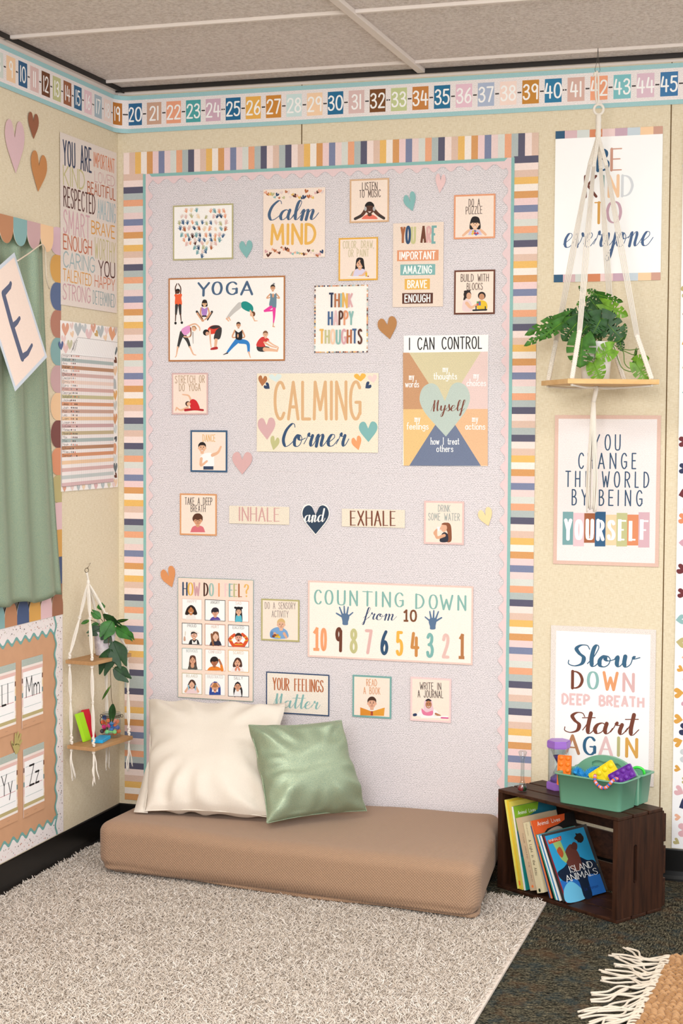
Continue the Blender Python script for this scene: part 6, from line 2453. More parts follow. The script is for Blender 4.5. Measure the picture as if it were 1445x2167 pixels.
# ---- woven jute rug with fringe, cut by the picture corner
JX0, JY0 = 2.02, -.80
t = thing('jute_rug', (2.2, -1.1, 0), 'tan chunky jute rug with cream fringe on the dark carpet', 'rug')
mb = MB()
JM = cloth_mat('#a57a50', name='jute')
JM2 = cloth_mat('#b88d62', name='jute_light')
M_FR = cloth_mat('#dccfbd', name='fringe_cotton')
edge0, edge1 = Vector((2.015, -.80, 0)), Vector((1.965, -1.75, 0))
mb.prism([(2.015, -.80), (1.965, -1.75), (2.43, -1.75), (2.43, -.81)][::-1], .001, .010, JM)
part(mb, 'base_weave', t)
mb = MB()
rj = random.Random(2)
row = 0
y = -.806
while y > -1.72:
    f = (y + .80) / -.95
    x0 = edge0.x + (edge1.x - edge0.x) * f + .008
    x = x0 + rj.uniform(0, .01)
    yy = y
    while x < 2.42:
        w_ = rj.uniform(.017, .024)
        a = rj.uniform(-.25, .25)
        dx, dy = math.cos(a) * w_ / 2, math.sin(a) * w_ / 2
        c0 = Vector((x + w_ / 2, yy + rj.uniform(-.002, .002), .009))
        pts = [c0 + Vector((-dx, -dy - .003, 0)), c0 + Vector((-dx * .6, -dy * .5, .007)), c0 + Vector((0, 0.002, .011)), c0 + Vector((dx * .6, dy * .5, .007)), c0 + Vector((dx, dy - .003, 0))]
        mb.tube(catmull(pts, 2), .0042, JM if rj.random() < .6 else JM2, 6, prof=lambda k: .0030 + .0020 * math.sin(math.pi * k))
        x += w_ * .88
    y -= .0125
o = part(mb, 'loops', t)
o['kind'] = 'stuff'
tips = [(1290, 2020), (1322, 2004), (1308, 2028), (1306, 2042), (1276, 2056), (1278, 2072), (1254, 2105), (1256, 2118), (1228, 2142), (1230, 2155), (1240, 2166), (1228, 2178), (1222, 2196)]
for i in range(13):
    f = (i + .4) / 24.0
    root = edge0.lerp(edge1, f)
    tip = onZ(*tips[i], .006)
    mb = MB()
    ns = rj.choice((2, 3, 3))
    for s in range(ns):
        a = root + Vector((.012, rj.uniform(-.009, .009), .010))
        b_ = tip + Vector((rj.uniform(-.012, .012), rj.uniform(-.012, .012), 0))
        d = b_ - a
        pr_ = Vector((-d.y, d.x, 0)).normalized()
        w1, w2 = rj.uniform(-.034, .034), rj.uniform(-.028, .028)
        pts = [a + Vector((.008, 0, -.002)), a + Vector((-.004, 0, .008)), a + d * .25 + pr_ * w1, a + d * .5 + pr_ * w2 + Vector((0, 0, rj.uniform(0, .004))), a + d * .75 - pr_ * w1 * .5, b_]
        for p in pts[2:]:
            p.z = max(p.z * .5, .0042) + s * .0022
        mb.tube(catmull(pts, 6), .0031, M_FR, 6)
    part(mb, 'tassel', t)
mb = MB()
for i in range(44):
    p = edge0.lerp(edge1, (i + .5) / 46)
    pts = [p + Vector((-.012, 0, .003)), p + Vector((-.004, .001, .015)), p + Vector((.012, .003, .017)), p + Vector((.026, .005, .012))]
    mb.tube(catmull(pts, 4), .0029, M_FR, 5)
part(mb, 'edge_stitching', t)

# ---- wooden crate lying on its side as a bookcase
CO = Vector((1.432, -.262, 0))
CX = Vector((math.cos(math.radians(-32.2)), math.sin(math.radians(-32.2)), 0))
CY = Vector((-CX.y, CX.x, 0))
CL, CD, CHt = .485, .225, .315
MW = wood_mat('#20100a', '#472a1b', 'dark_stained_crate_wood', 0, .5, 1.3)
MW2 = wood_mat('#20100a', '#432617', 'dark_stained_crate_panel', 2, .5, 1.3)


def cr(a, d, z):
    return CO + CX * a + CY * d + Vector((0, 0, z))


RCR = Matrix.Rotation(math.radians(-32.2), 3, 'Z')
t = thing('wooden_crate', tuple(cr(CL / 2, CD / 2, 0)), 'dark-stained wooden crate on its side holding books on the carpet', 'crate')


def side_panel(a0):
    th = .018
    m_ = MB()
    # panel outline in (d, z) with a rounded hand slot
    hz0, hz1, hw = .115, .215, .016
    outer = [(0, .0), (CD - .012, .0), (CD - .012, CHt - .011), (0, CHt - .011)]
    dc = CD * .36
    slot = []
    for k in range(9):
        t_ = math.pi * k / 8
        slot.append((dc + hw / 2 * math.cos(t_), hz1 + hw / 2 * math.sin(t_)))
    for k in range(9):
        t_ = math.pi + math.pi * k / 8
        slot.append((dc + hw / 2 * math.cos(t_), hz0 + hw / 2 * math.sin(t_)))
    bm = bmesh.new()
    ov = [bm.verts.new((a0, p[0], p[1] + .0)) for p in outer]
    sv = [bm.verts.new((a0, p[0], p[1])) for p in slot]
    ed = [bm.edges.new((ov[i], ov[(i + 1) % 4])) for i in range(4)] + [bm.edges.new((sv[i], sv[(i + 1) % len(sv)])) for i in range(len(sv))]
    bmesh.ops.triangle_fill(bm, use_beauty=True, edges=ed)
    g_ = bmesh.ops.extrude_face_region(bm, geom=bm.faces[:])
    bmesh.ops.translate(bm, vec=(th, 0, 0), verts=[e for e in g_['geom'] if isinstance(e, bmesh.types.BMVert)])
    bmesh.ops.recalc_face_normals(bm, faces=bm.faces[:])
    bm.verts.index_update()
    m_.add([cr(v.co.x, v.co.y, max(.011, v.co.z)) for v in bm.verts], [[v.index for v in f.verts] for f in bm.faces], MW2)
    bm.free()
    return m_


part(side_panel(0.0), 'side_panel', t)
part(side_panel(CL - .018), 'side_panel', t)
for zc in (CHt - .0055, .0055):
    for k in range(3):
        d0 = k * (CD - .012) / 3
        wd = (CD - .012) / 3 - .007
        mb = MB()
        mb.box(tuple(cr(CL / 2, d0 + wd / 2, zc)), (CL + .002, wd, .0105), MW, RCR, .0022)
        part(mb, 'slat', t)
for k in range(3):
    z0 = .012 + k * .098
    mb = MB()
    mb.box(tuple(cr(CL / 2, CD - .006, z0 + .044)), (CL, .0105, .086), MW, RCR, .0022)
    part(mb, 'back_slat', t)

# ---- books leaning in the crate
def book(foot, head, thick, d0, d1, cover, spine, label, prints=None, spine_prints=None, pages='#efe6d2', name='book'):
    """foot/head: spine's left lower and upper corner in the crate's front plane (a, z)"""
    f0, h0 = Vector(foot), Vector(head)
    f0.y = .0117 + thick * abs((h0 - f0).normalized().x)
    up = (h0 - f0)
    H = up.length
    up.normalize()
    rt = Vector((up.y, -up.x))
    U = CX * up.x + Vector((0, 0, up.y))
    Rv = CX * rt.x + Vector((0, 0, rt.y))
    o = cr(f0.x, d0, f0.y)
    W = d1 - d0
    t = thing(name, tuple(o), label, 'book', 'picture books in the crate')

    def blk(r0, r1, u0, u1, w0, w1, mat):
        vs = [o + Rv * r + U * u + CY * w for r in (r0, r1) for u in (u0, u1) for w in (w0, w1)]
        return vs, [(0, 1, 3, 2), (4, 6, 7, 5), (0, 4, 5, 1), (2, 3, 7, 6), (0, 2, 6, 4), (1, 5, 7, 3)]
    cv = min(.0012, thick * .2)
    m_ = MB()
    m_.add(*blk(cv, thick - cv, .002, H - .002, .001, W - .003, None), pages)
    part(m_, 'page_block', t)
    m_ = MB()
    m_.add(*blk(0, cv, 0, H, 0, W, None), cover)
    part(m_, 'back_cover', t)

    def sheet(org, X, Y, w, h, col, fn, nm):
        S_ = Sheet(org, X, Y, w, h, .0004, col)
        if fn:
            fn(S_)
        o_ = S_.build(nm)
        bpy.context.view_layer.update()
        mw_ = o_.matrix_world.copy()
        o_.parent = t
        o_.matrix_parent_inverse = Matrix.Translation(-o)
        return o_
    m_ = MB()
    m_.add(*blk(thick - cv, thick, 0, H, 0, W, None), cover)
    part(m_, 'cover_board', t)
    sheet(o + Rv * thick + U * H / 2 + CY * W / 2, CY, U, W, H, cover, prints, 'front_cover')
    sheet(o + Rv * thick / 2 + U * H / 2 - CY * .0004 + CY * 0, Rv, U, thick, H, spine, spine_prints, 'spine')
    return t


def ltext(S_, s, x0, y0, x1, h, c, w=.12, vertical=False, **kw):
    """lettering in the sheet's own metres; vertical runs down the spine"""
    def pfun(a, b):
        return Vector((a, b))
    old = S_.p
    if vertical:
        S_.p = lambda a, b: Vector((b, -a))
        # along = downwards, up = to the right
        S_.text(s, x0, y0, x1, y0, -h if False else -h, c, w, **kw)
    else:
        S_.p = pfun
        S_.text(s, x0, y0, x1, y0, -h, c, w, **kw)
    S_.p = old


def cv_dolphin(S_):
    w, h = S_.w, S_.h
    S_.lpoly([[(-w / 2, h / 2), (w / 2, h / 2), (w / 2, -h / 2), (-w / 2, -h / 2)]], '#1f6f86')
    S_.lpoly([[(-w / 2, -h * .1), (w * .1, -h * .15), (w / 2, -h * .02), (w / 2, -h / 2), (-w / 2, -h / 2)]], '#1f8f8a')
    S_.lpoly([[(q.x, q.y) for q in catmull([Vector((a * w, b * h, 0)) for a, b in ((-.42, -.4), (-.3, -.25), (-.12, -.12), (.1, -.1), (.3, -.2), (.15, -.18), (-.05, -.22), (-.2, -.34), (-.32, -.47))], 5, True)]], '#5d7f94')
    S_.lpoly([[(-w / 2, h / 2), (w * .1, h / 2), (w * .05, h * .41), (-w * .12, h * .37), (-w * .3, h * .35), (-w * .42, h * .26), (-w / 2, h * .2)]], '#86b52c')
    ltext(S_, 'Animal Lives', -w * .42, h * .395, w * .0, .011, '#f6f6ea', .14)
    ltext(S_, 'DOLPHINS', -w * .4, h * .18, w * .4, .026, '#8fd0c8', .16)


def sp_arrow(S_):
    S_.lrect(-S_.w / 2, -S_.h / 2 + .012, S_.w / 2, -S_.h / 2 + .026, '#ef7f3a')


def cv_yellow(S_):
    w, h = S_.w, S_.h
    S_.lrect(-w * .42, h * .43, w * .42, h * .44, '#4a2a1c')


def sp_around(S_):
    ltext(S_, 'JANE YOLEN', -.06, -.006, .07, .0042, '#c9a48a', .11, True)
    ltext(S_, 'THOSE AROUND THE WORLD', -.065, .001, .085, .0050, '#5a3a2c', .12, True)
    S_.lpoly([[(.0045 * math.cos(k * .5), -.1 + .0045 * math.sin(k * .5)) for k in range(12)]], '#f07c3c')


def sp_attic(S_):
    ltext(S_, 'A Light in the Attic', -.055, -.004, .055, .0105, '#3a2c1c', .11, True, serif=1)
    ltext(S_, 'Silverstein', -.105, -.002, -.068, .0062, '#8a7a58', .1, True)
    S_.lpoly([[(.0045 * math.cos(k * .5), -.1 + .006 * math.sin(k * .5)) for k in range(12)]], '#20301c')


def cv_gator(S_):
    w, h = S_.w, S_.h
    S_.lpoly([[(-w / 2, h / 2), (w * .28, h / 2), (w * .24, h * .42), (w * .05, h * .38), (-w * .2, h * .36), (-w * .4, h * .27), (-w / 2, h * .16)]], '#e8602c')
    ltext(S_, 'Animal Lives', -w * .4, h * .42, w * .14, .012, '#f8efe4', .14)
    S_.lpoly([[(q.x, q.y) for q in catmull([Vector((a * w, b * h, 0)) for a, b in ((-.2, .33), (.05, .36), (.15, .3), (.0, .24), (-.2, .22), (-.3, .26))], 5, True)]], '#b9a79a')
    ltext(S_, 'ALLIGATORS', -w * .36, h * .20, w * .46, .026, '#d79a34', .17)
    ltext(S_, 'CROCODILES', -w * .3, h * .09, w * .46, .02, '#b07a2c', .15)
    S_.lpoly([[(q.x, q.y) for q in catmull([Vector((a * w, b * h, 0)) for a, b in ((-.45, -.4), (-.3, -.1), (.2, -.12), (.45, -.2), (.4, -.42), (0, -.35))], 5, True)]], '#4a4a38')


def cv_island(S_):
    w, h = S_.w, S_.h
    S_.lrect(-w / 2, -h / 2, w / 2, h / 2, '#2f9fd0')
    S_.lpoly([[(-w / 2, -h * .18), (-w * .1, -h * .12), (w / 2, -h * .1), (w / 2, -h / 2), (-w / 2, -h / 2)]], '#2a6fc0')
    bl = lambda L, c: S_.lpoly([[(q.x, q.y) for q in catmull([Vector((a * w, b * h, 0)) for a, b in L], 5, True)]], c)
    bl(((-.5, -.33), (-.3, -.22), (-.12, -.3), (-.02, -.5), (-.5, -.5)), '#6fc2e6')
    bl(((-.5, -.06), (-.3, .0), (-.1, .08), (.12, .1), (.3, .02), (.48, -.02), (.5, -.22), (.2, -.2), (.14, -.5), (-.06, -.5), (-.08, -.22), (-.4, -.2)), '#14233a')
    bl(((-.2, .03), (-.16, .2), (.02, .3), (.1, .25), (.16, .12), (.12, -.06), (-.06, -.1)), '#6b3a30')
    bl(((.02, .25), (.12, .32), (.2, .28), (.14, .2)), '#5a2f28')
    for k in range(7):
        rr_ = random.Random(k)
        bl(tuple((.3 + .13 * math.cos(j * 1.05 + k) * rr_.uniform(.3, 1), .36 + .09 * math.sin(j * 1.05 + k) * rr_.uniform(.3, 1)) for j in range(6)), rr_.choice(('#4a2a1c', '#8a5a34', '#c08a4c', '#2a1c16')))
    S_.lpoly([[(-w * .38, h * .4), (-w * .18, h * .42), (-w * .14, h * .1), (-w * .22, h * .05), (-w * .3, h * .12)]], '#9fc070')
    bl(((-.34, .25), (-.24, .3), (-.2, .2), (-.28, .14)), '#b5552c')
    S_.lpoly([[(-w * .48, h * .43), (-w * .12, h * .45), (-w * .14, h * .39), (-w * .47, h * .37)]], '#c8452c')
    ltext(S_, 'ANIMALS', -w * .46, h * .405, -w * .16, .006, '#f4e4d4', .15)
    ltext(S_, 'ISLAND', -w * .2, -h * .10, w * .40, .019, '#fdfcf8', .15, serif=1, style='flat', gap=.2)
    ltext(S_, 'ANIMALS', -w * .36, -h * .215, w * .46, .019, '#fdfcf8', .15, serif=1, style='flat', gap=.2)
    ltext(S_, 'Liz Thomson', w * .0, -h * .40, w * .36, .009, '#1b3a80', .1)


def cv_grey(S_):
    ltext(S_, 'd', S_.w * .40, -S_.h * .22, S_.w * .45, .022, '#d9c46a', .2)


# foot/head in the crate's front plane (along the front, up), thickness, then how deep it stands
book((.082, .012), (.022, .283), .0072, .006, .196, '#e9d75a', '#e6dc6c', 'yellow paperback at the left end of the crate row', cv_yellow, None)
book((.0905, .012), (.0305, .282), .0072, .007, .196, '#ecca3c', '#e9c53a', 'yellow paperback with orange sticker, second in the crate row', cv_yellow, sp_arrow)
book((.099, .012), (.039, .280), .0065, .007, .196, '#e6d45c', '#d9c653', 'thin pale yellow paperback leaning against the dolphin book', cv_yellow, None)
book((.1085, .012), (.0505, .266), .0075, .008, .2, '#1f6f86', '#e9e6dc', 'teal dolphin picture book with green corner in the crate', cv_dolphin, None)
book((.137, .012), (.071, .234), .026, .006, .165, '#cdb595', '#cbb292', 'tan hardback with small dark spine lettering and orange dot', None, sp_around, '#e6dcc4')
book((.1680, .012), (.1045, .226), .024, .004, .165, '#d8cba6', '#d9cca8', 'cream hardback with light in the attic on its spine', None, sp_attic, '#ece2c8')
book((.2160, .012), (.1317, .2206), .0045, .008, .18, '#e9e6e0', '#3f5a86', 'thin book with a blue spine beside the cream hardback', None, None)
book((.2225, .012), (.1318, .2364), .0060, .007, .2, '#1f1b1a', '#e0733f', 'black alligator picture book with orange corner', cv_gator, None)
book((.2380, .012), (.1550, .198), .0040, .008, .18, '#2f8f7c', '#3a9a86', 'thin green picture book in front of the alligator book', None, None)
book((.2435, .012), (.1605, .198), .0045, .008, .18, '#86b9d6', '#eef0f2', 'thin white-spined picture book next to the green one', None, None)
book((.2495, .012), (.1665, .198), .0050, .008, .185, '#4fa0cf', '#4a8fc0', 'thin blue picture book near the front of the row', None, None)
book((.2560, .012), (.1730, .198), .0050, .008, .185, '#f0ece4', '#f2efe8', 'thin white picture book near the front of the row', None, None)
book((.2690, .012), (.1777, .2033), .0048, .008, .210, '#4a4644', '#2c2a2c', 'dark grey book showing its edge behind the island animals book', cv_grey, None)
book((.2835, .012), (.1882, .199), .0050, .007, .185, '#2f9fd0', '#8c2434', 'blue island animals picture book with dark red spine at the front of the row', cv_island, None)

# ---- caddy on the crate
KO = onZ(1183, 1698, CHt)
ka = math.atan2(-.454 + .381, 1.839 - 1.645)
KX = Vector((math.cos(ka), math.sin(ka), 0))
KY = Vector((-KX.y, KX.x, 0))
KW, KD, KH = .205, .188, .092
M_CAD = plain('#6ea68a', .35, 0, .45)
t = thing('storage_caddy', tuple(KO + KX * KW / 2 + KY * KD / 2), 'sage green plastic caddy with handle on top of the crate', 'caddy')


def rrect(x0, y0, x1, y1, r, k=5):
    pts = []
    for cx, cy, a0 in ((x1 - r, y0 + r, -90), (x1 - r, y1 - r, 0), (x0 + r, y1 - r, 90), (x0 + r, y0 + r, 180)):
        for i in range(k + 1):
            a = math.radians(a0 + 90 * i / k)
            pts.append((cx + r * math.cos(a), cy + r * math.sin(a)))
    return pts


def kp(x, y, z):
    return KO + KX * x + KY * y + Vector((0, 0, z))


def bin_(x0, y0, x1, y1, flare):
    m_ = MB()
    th = .0022

    def ring(g, z, r):
        return [kp(px, py, z) for px, py in rrect(x0 - g, y0 - g, x1 + g, y1 + g, r)]
    seq = [ring(0, 0.0, .012), ring(.001, .002, .013), ring(flare * .96, KH - .004, .015), ring(flare + .007, KH - .003, .02), ring(flare + .008, KH, .021), ring(flare - .001, KH + .0005, .014), ring(flare - th, KH - .004, .013), ring(-th + .001, .004, .01)]
    vs, fs = [], []
    n = len(seq[0])
    for r_ in seq:
        vs += r_
    for i in range(len(seq) - 1):
        for j in range(n):
            fs.append((i * n + j, i * n + (j + 1) % n, (i + 1) * n + (j + 1) % n, (i + 1) * n + j))
    fs.append(tuple(range(n - 1, -1, -1)))
    fs.append(tuple((len(seq) - 1) * n + j for j in range(n)))
    m_.add(vs, fs, M_CAD, True)
    return m_


part(bin_(0.0, 0.0, KW, .098, .009), 'front_bin', t)
part(bin_(0.0, .122, KW, KD, .009), 'back_bin', t)
# arched handle wall between the bins
mb = MB()
prof = []
for k in range(25):
    s = -1 + 2 * k / 24
    prof.append((KW / 2 + s * (KW / 2 + .004), KH - .004 + .052 * max(0, 1 - abs(s) ** 2.2) ** .8))
outer = [(-.004, .002), (KW + .004, .002)] + prof[::-1]
hole = [(KW / 2 + a, b) for a, b in ((-.05, KH + .012), (.05, KH + .012), (.05, KH + .022), (.04, KH + .029), (.025, KH + .027), (.01, KH + .031), (-.01, KH + .028), (-.025, KH + .031), (-.04, KH + .028), (-.05, KH + .022))]
bm = bmesh.new()
ov = [bm.verts.new((p[0], .104, p[1])) for p in outer]
hv = [bm.verts.new((p[0], .104, p[1])) for p in hole]
ed = [bm.edges.new((L_[i], L_[(i + 1) % len(L_)])) for L_ in (ov, hv) for i in range(len(L_))]
bmesh.ops.triangle_fill(bm, use_beauty=True, edges=ed)
g_ = bmesh.ops.extrude_face_region(bm, geom=bm.faces[:])
bmesh.ops.translate(bm, vec=(0, .011, 0), verts=[e for e in g_['geom'] if isinstance(e, bmesh.types.BMVert)])
bmesh.ops.recalc_face_normals(bm, faces=bm.faces[:])
bm.verts.index_update()
mb.add([kp(*v.co) for v in bm.verts], [[v.index for v in f.verts] for f in bm.faces], M_CAD)
bm.free()
hd_ = part(mb, 'handle', t)
mb = MB()
mb.box(tuple(kp(KW / 2, .1135, KH + .0215)), (.112, .002, .030), M_CAD, Matrix.Rotation(ka, 3, 'Z'))
part(mb, 'grip_recess', hd_)


# ---- fidget toys standing in the caddy
def pop_toy(center, X, Y, w, h, nx, ny, col, label, th=.009):
    X, Y = Vector(X).normalized(), Vector(Y)
    Y = (Y - X * Y.dot(X)).normalized()
    Nn = X.cross(Y)
    c = Vector(center)
    m_ = MB()
    P = [(a, b) for a, b in rrect(-w / 2, -h / 2, w / 2, h / 2, .004)]
    M4 = Matrix.Identity(4)
    for i, ax in enumerate((X, Y, Nn)):
        for j in range(3):
            M4[j][i] = ax[j]
    for j in range(3):
        M4[j][3] = c[j]
    mt = plain(col, .4, 0, .4)
    m_.prism(P, -th / 2, th / 2 - .0015, mt, M4)
    # raised rim and bars
    def bar(x0, y0, x1, y1):
        m_.prism([(x0, y0), (x1, y0), (x1, y1), (x0, y1)], th / 2 - .0016, th / 2 + .0006, mt, M4)
    e = .0025
    bar(-w / 2, -h / 2 + .003, -w / 2 + e, h / 2 - .003)
    bar(w / 2 - e, -h / 2 + .003, w / 2, h / 2 - .003)
    bar(-w / 2 + .003, -h / 2, w / 2 - .003, -h / 2 + e)
    bar(-w / 2 + .003, h / 2 - e, w / 2 - .003, h / 2)
    for k in range(1, nx):
        x = -w / 2 + w * k / nx
        bar(x - .0008, -h / 2, x + .0008, h / 2)
    for i in range(nx):
        for j in range(ny):
            p = c + X * (-w / 2 + w * (i + .5) / nx) + Y * (-h / 2 + h * (j + .5) / ny) + Nn * (th / 2 - .0015)
            r = min(w / nx, h / ny) * .36
            R3 = Matrix((X, Y, Nn)).transposed()
            m_.lathe([(r * 1.12, 0), (r * 1.1, .0010), (r, .0011), (r * .85, .0024), (r * .5, .0034), (0, .0037)], mt, tuple(p), 14, True, R3)
    return whole(m_, 'pop_fidget_toy', label, 'fidget toy', 'bubble popping toys in the caddy')


TOZ = Vector((0, 0, 1))
kd = depth(kp(KW * .3, .04, KH))
p0 = kp(.022, .055, KH * .93)
pop_toy(at(1194, 1630, depth(kp(.024, .06, .1))), (1, -.08, 0), (.03, .10, 1), .042, .092, 2, 5, '#f07a1c', 'orange bubble popping toy standing at the left end of the caddy')
yc = at(1279, 1640, depth(kp(.125, .06, .09)))
pop_toy(yc, (.80, -.10, .60), (-.60, .25, .76), .088, .056, 4, 2, '#ecd31c', 'yellow bubble popping toy tilted in the middle of the caddy')
pc = at(1316, 1641, depth(kp(.165, .035, .09)))
pop_toy(pc, (.82, -.15, .53), (-.52, .25, .82), .080, .042, 4, 2, '#6a2a9c', 'purple bubble popping toy tilted at the right of the caddy')

# spiky blue rings
M_SP = plain('#2a97d8', .4, 0, .4)


def spiky(pts, label, r=.007):
    m_ = MB()
    P = catmull(pts, 8)
    m_.tube(P, r, M_SP, 8)
    rs = random.Random(4)
    for i in range(1, len(P) - 1):
        tdir = (P[i + 1] - P[i - 1]).normalized()
        a = tdir.orthogonal().normalized()
        b_ = tdir.cross(a)
        for k in range(9):
            an = 2 * math.pi * (k + .5 * (i % 2)) / 9
            d = a * math.cos(an) + b_ * math.sin(an)
            m_.tube([P[i] + d * r * .8, P[i] + d * (r + .0062)], .0013, M_SP, 4, .0004, cap=False)
    return whole(m_, 'spiky_fidget_ring', label, 'fidget toy', 'spiky rings in the caddy')


dk_ = depth(kp(.075, .055, .09))
spiky([at(1216, 1637, dk_), at(1222, 1630, dk_ + .01), at(1232, 1641, dk_), at(1238, 1648, dk_ - .01)], 'short blue spiky ring beside the orange popping toy')
spiky([at(1240, 1645, dk_), at(1248, 1634, dk_ + .01), at(1260, 1630, dk_ + .02), at(1272, 1634, dk_ + .02), at(1276, 1644, dk_ + .01)], 'curled blue spiky ring behind the yellow popping toy')
mb = MB()
for k in range(14):
    a = k * 2.4
    mb.ball(tuple(at(1271 + 5 * math.cos(a) * (k / 14), 1626 + 4 * math.sin(a) * (k / 14), dk_ + .03)), .004, plain('#3a3f8c', .4), 8, 6)
whole(mb, 'knobbly_fidget_ball', 'dark blue knobbly ball half hidden behind the yellow popping toy', 'fidget toy')
# green tube ring
dg = depth(kp(.19, .08, .1))
mb = MB()
mb.tube(catmull([kp(.165, .140, KH - .03), kp(.170, .142, KH + .004), kp(.180, .146, KH + .016), kp(.196, .152, KH + .014), kp(.204, .156, KH + .002), kp(.205, .157, KH - .03)], 6), .0042, plain('#35d23c', .3, 0, .5), 10)
whole(mb, 'tube_fidget_ring', 'bright green tube ring at the right end of the caddy', 'fidget toy')
# bead chain hanging over the rim
df_ = depth(kp(.135, -.022, KH))
mb = MB()
ch = catmull([kp(.120, .004, KH + .007), kp(.128, -.012, KH + .007), kp(.136, -.024, KH - .004), kp(.148, -.027, KH - .014), kp(.162, -.028, KH - .019), kp(.176, -.027, KH - .015), kp(.186, -.024, KH - .003), kp(.192, -.010, KH + .008), kp(.193, .004, KH + .007)], 3)
for i, p in enumerate(ch):
    mb.ball(tuple(p), .0052, plain(('#f0683c', '#2f62c0', '#f0683c', '#b9a6d9')[i % 4], .35, 0, .5), 8, 6)
    if i:
        mb.tube([ch[i - 1], p], .0032, plain('#7a5fb0', .4), 6)
whole(mb, 'bead_chain_toy', 'orange and blue link chain hanging over the caddy rim', 'fidget toy')

# ---- purple sand timer
pt = onZ(1170, 1672, CHt)
pt = cr(.105, .150, CHt)
pt = onZ(1181, 1669, CHt)
M_PUR = plain('#9a6cc4', .35, 0, .45)
M_SAND = plain('#7a56a8', .9)
hz = .155
t = thing('sand_timer', tuple(pt), 'purple hexagonal sand timer on the crate behind the caddy', 'timer')
hexp = lambda r, a0: [(r * math.cos(a0 + k * math.pi / 3), r * math.sin(a0 + k * math.pi / 3)) for k in range(6)]
for z0 in (0, hz - .024):
    mb = MB()
    h1, h2 = hexp(.0355, .35), hexp(.0375, .35)
    mb.prism([(pt.x + a, pt.y + b) for a, b in h2], CHt + z0 + .003, CHt + z0 + .021, M_PUR)
    mb.prism([(pt.x + a, pt.y + b) for a, b in h1], CHt + z0, CHt + z0 + .024, M_PUR)
    part(mb, 'end_cap', t)
mb = MB()
zz = CHt + .024
bl = hz - .048
bp = []
for k in range(21):
    s = k / 20
    r = .0035 + .0235 * (abs(2 * s - 1) ** .8 if abs(2 * s - 1) < .75 else (.75 ** .8 + .12 * math.sin((abs(2 * s - 1) - .75) / .25 * math.pi / 2)) * (1.0))
    bp.append((r, bl * s))
mb.lathe(bp, GLASS, (pt.x, pt.y, zz), 28, True, None, False, False)
gb_ = part(mb, 'glass_bulb', t)
mb = MB()
hx6 = hexp(.033, .35)
vs = [(pt.x + a, pt.y + b, z) for z in (zz, zz + bl) for a, b in hx6]
mb.add(vs, [(k, (k + 1) % 6, 6 + (k + 1) % 6, 6 + k) for k in range(6)], GLASS)
part(mb, 'clear_case', t)
mb = MB()
mb.lathe([(.003, bl * .53), (.012, bl * .68), (.0175, bl * .76), (0, bl * .765)], M_SAND, (pt.x, pt.y, zz), 24)
part(mb, 'sand', gb_)
mb = MB()
mb.lathe([(.025, .001), (.0245, .012), (.014, .02), (0, .025)], M_SAND, (pt.x, pt.y, zz), 24)
part(mb, 'sand', gb_)

# ---- small glass bubbler with red and green liquid
pg = onZ(1105, 1674, CHt)
t = thing('liquid_timer', tuple(pg), 'slim clear glass bubbler with red and green liquid on the crate corner', 'timer')
mb = MB()
mb.lathe([(.0125, .001), (.0145, .004), (.0145, .014), (.0085, .027), (.0058, .036), (.0056, .095), (.008, .106), (.0125, .118), (.0135, .124), (.0105, .127), (0, .1275)], GLASS, tuple(pg), 28)
gb_ = part(mb, 'glass_body', t)
lq = [(.0105, .0015), (.0132, .004), (.0132, .012), (.0105, .0165)]
for a0, h_, nm in ((math.pi * .62, '#8c1420', 'red_liquid'), (math.pi * 1.62, '#123a1c', 'green_liquid')):
    mb = MB()
    vs, fs = [], []
    k = 12
    for r, z in lq:
        vs.append((pg.x, pg.y, pg.z + z))
        for j in range(k + 1):
            a = a0 + math.pi * j / k
            vs.append((pg.x + r * math.cos(a) + .0006 * math.cos(a0 + math.pi / 2), pg.y + r * math.sin(a), pg.z + z))
    w_ = k + 2
    for i in range(len(lq) - 1):
        for j in range(w_):
            fs.append((i * w_ + j, i * w_ + (j + 1) % w_, (i + 1) * w_ + (j + 1) % w_, (i + 1) * w_ + j))
    fs.append(tuple(range(w_ - 1, -1, -1)))
    fs.append(tuple((len(lq) - 1) * w_ + j for j in range(w_)))
    mb.add(vs, fs, plain(h_, .2, 0, .5))
    part(mb, 'liquid', gb_, 'dark ' + nm.replace('_', ' '))

# ------------------------------------------------------------------ leaves


def leaf_mat(h, name, vein='#7f9a4c', tone=.6):
    m, nt, b = newmat(name)
    v = objvec(nt)
    f = noise_tex(nt, mapping(nt, v, (45, 45, 45)), 1.0, 3.0)
    lo = tuple(x * tone for x in lin(h)[:3]) + (1,)
    hi = tuple(min(1, x * 1.5) for x in lin(h)[:3]) + (1,)
    c = ramp(nt, f, [(.3, lo), (.55, lin(h)), (.8, hi)])
    nt.links.new(c, b.inputs['Base Color'])
    b.inputs['Roughness'].default_value = .42
    b.inputs['Specular IOR Level'].default_value = .28
    return m


L_DARK, L_MID, L_LIGHT = leaf_mat('#2b5226', 'leaf_dark'), leaf_mat('#3f7029', 'leaf_mid'), leaf_mat('#6d9a2c', 'leaf_light')
P_DARK, P_MID = leaf_mat('#1d3f1b', 'round_leaf_dark'), leaf_mat('#2f6a20', 'round_leaf_mid')
STEM = plain('#5d7a35', .5)


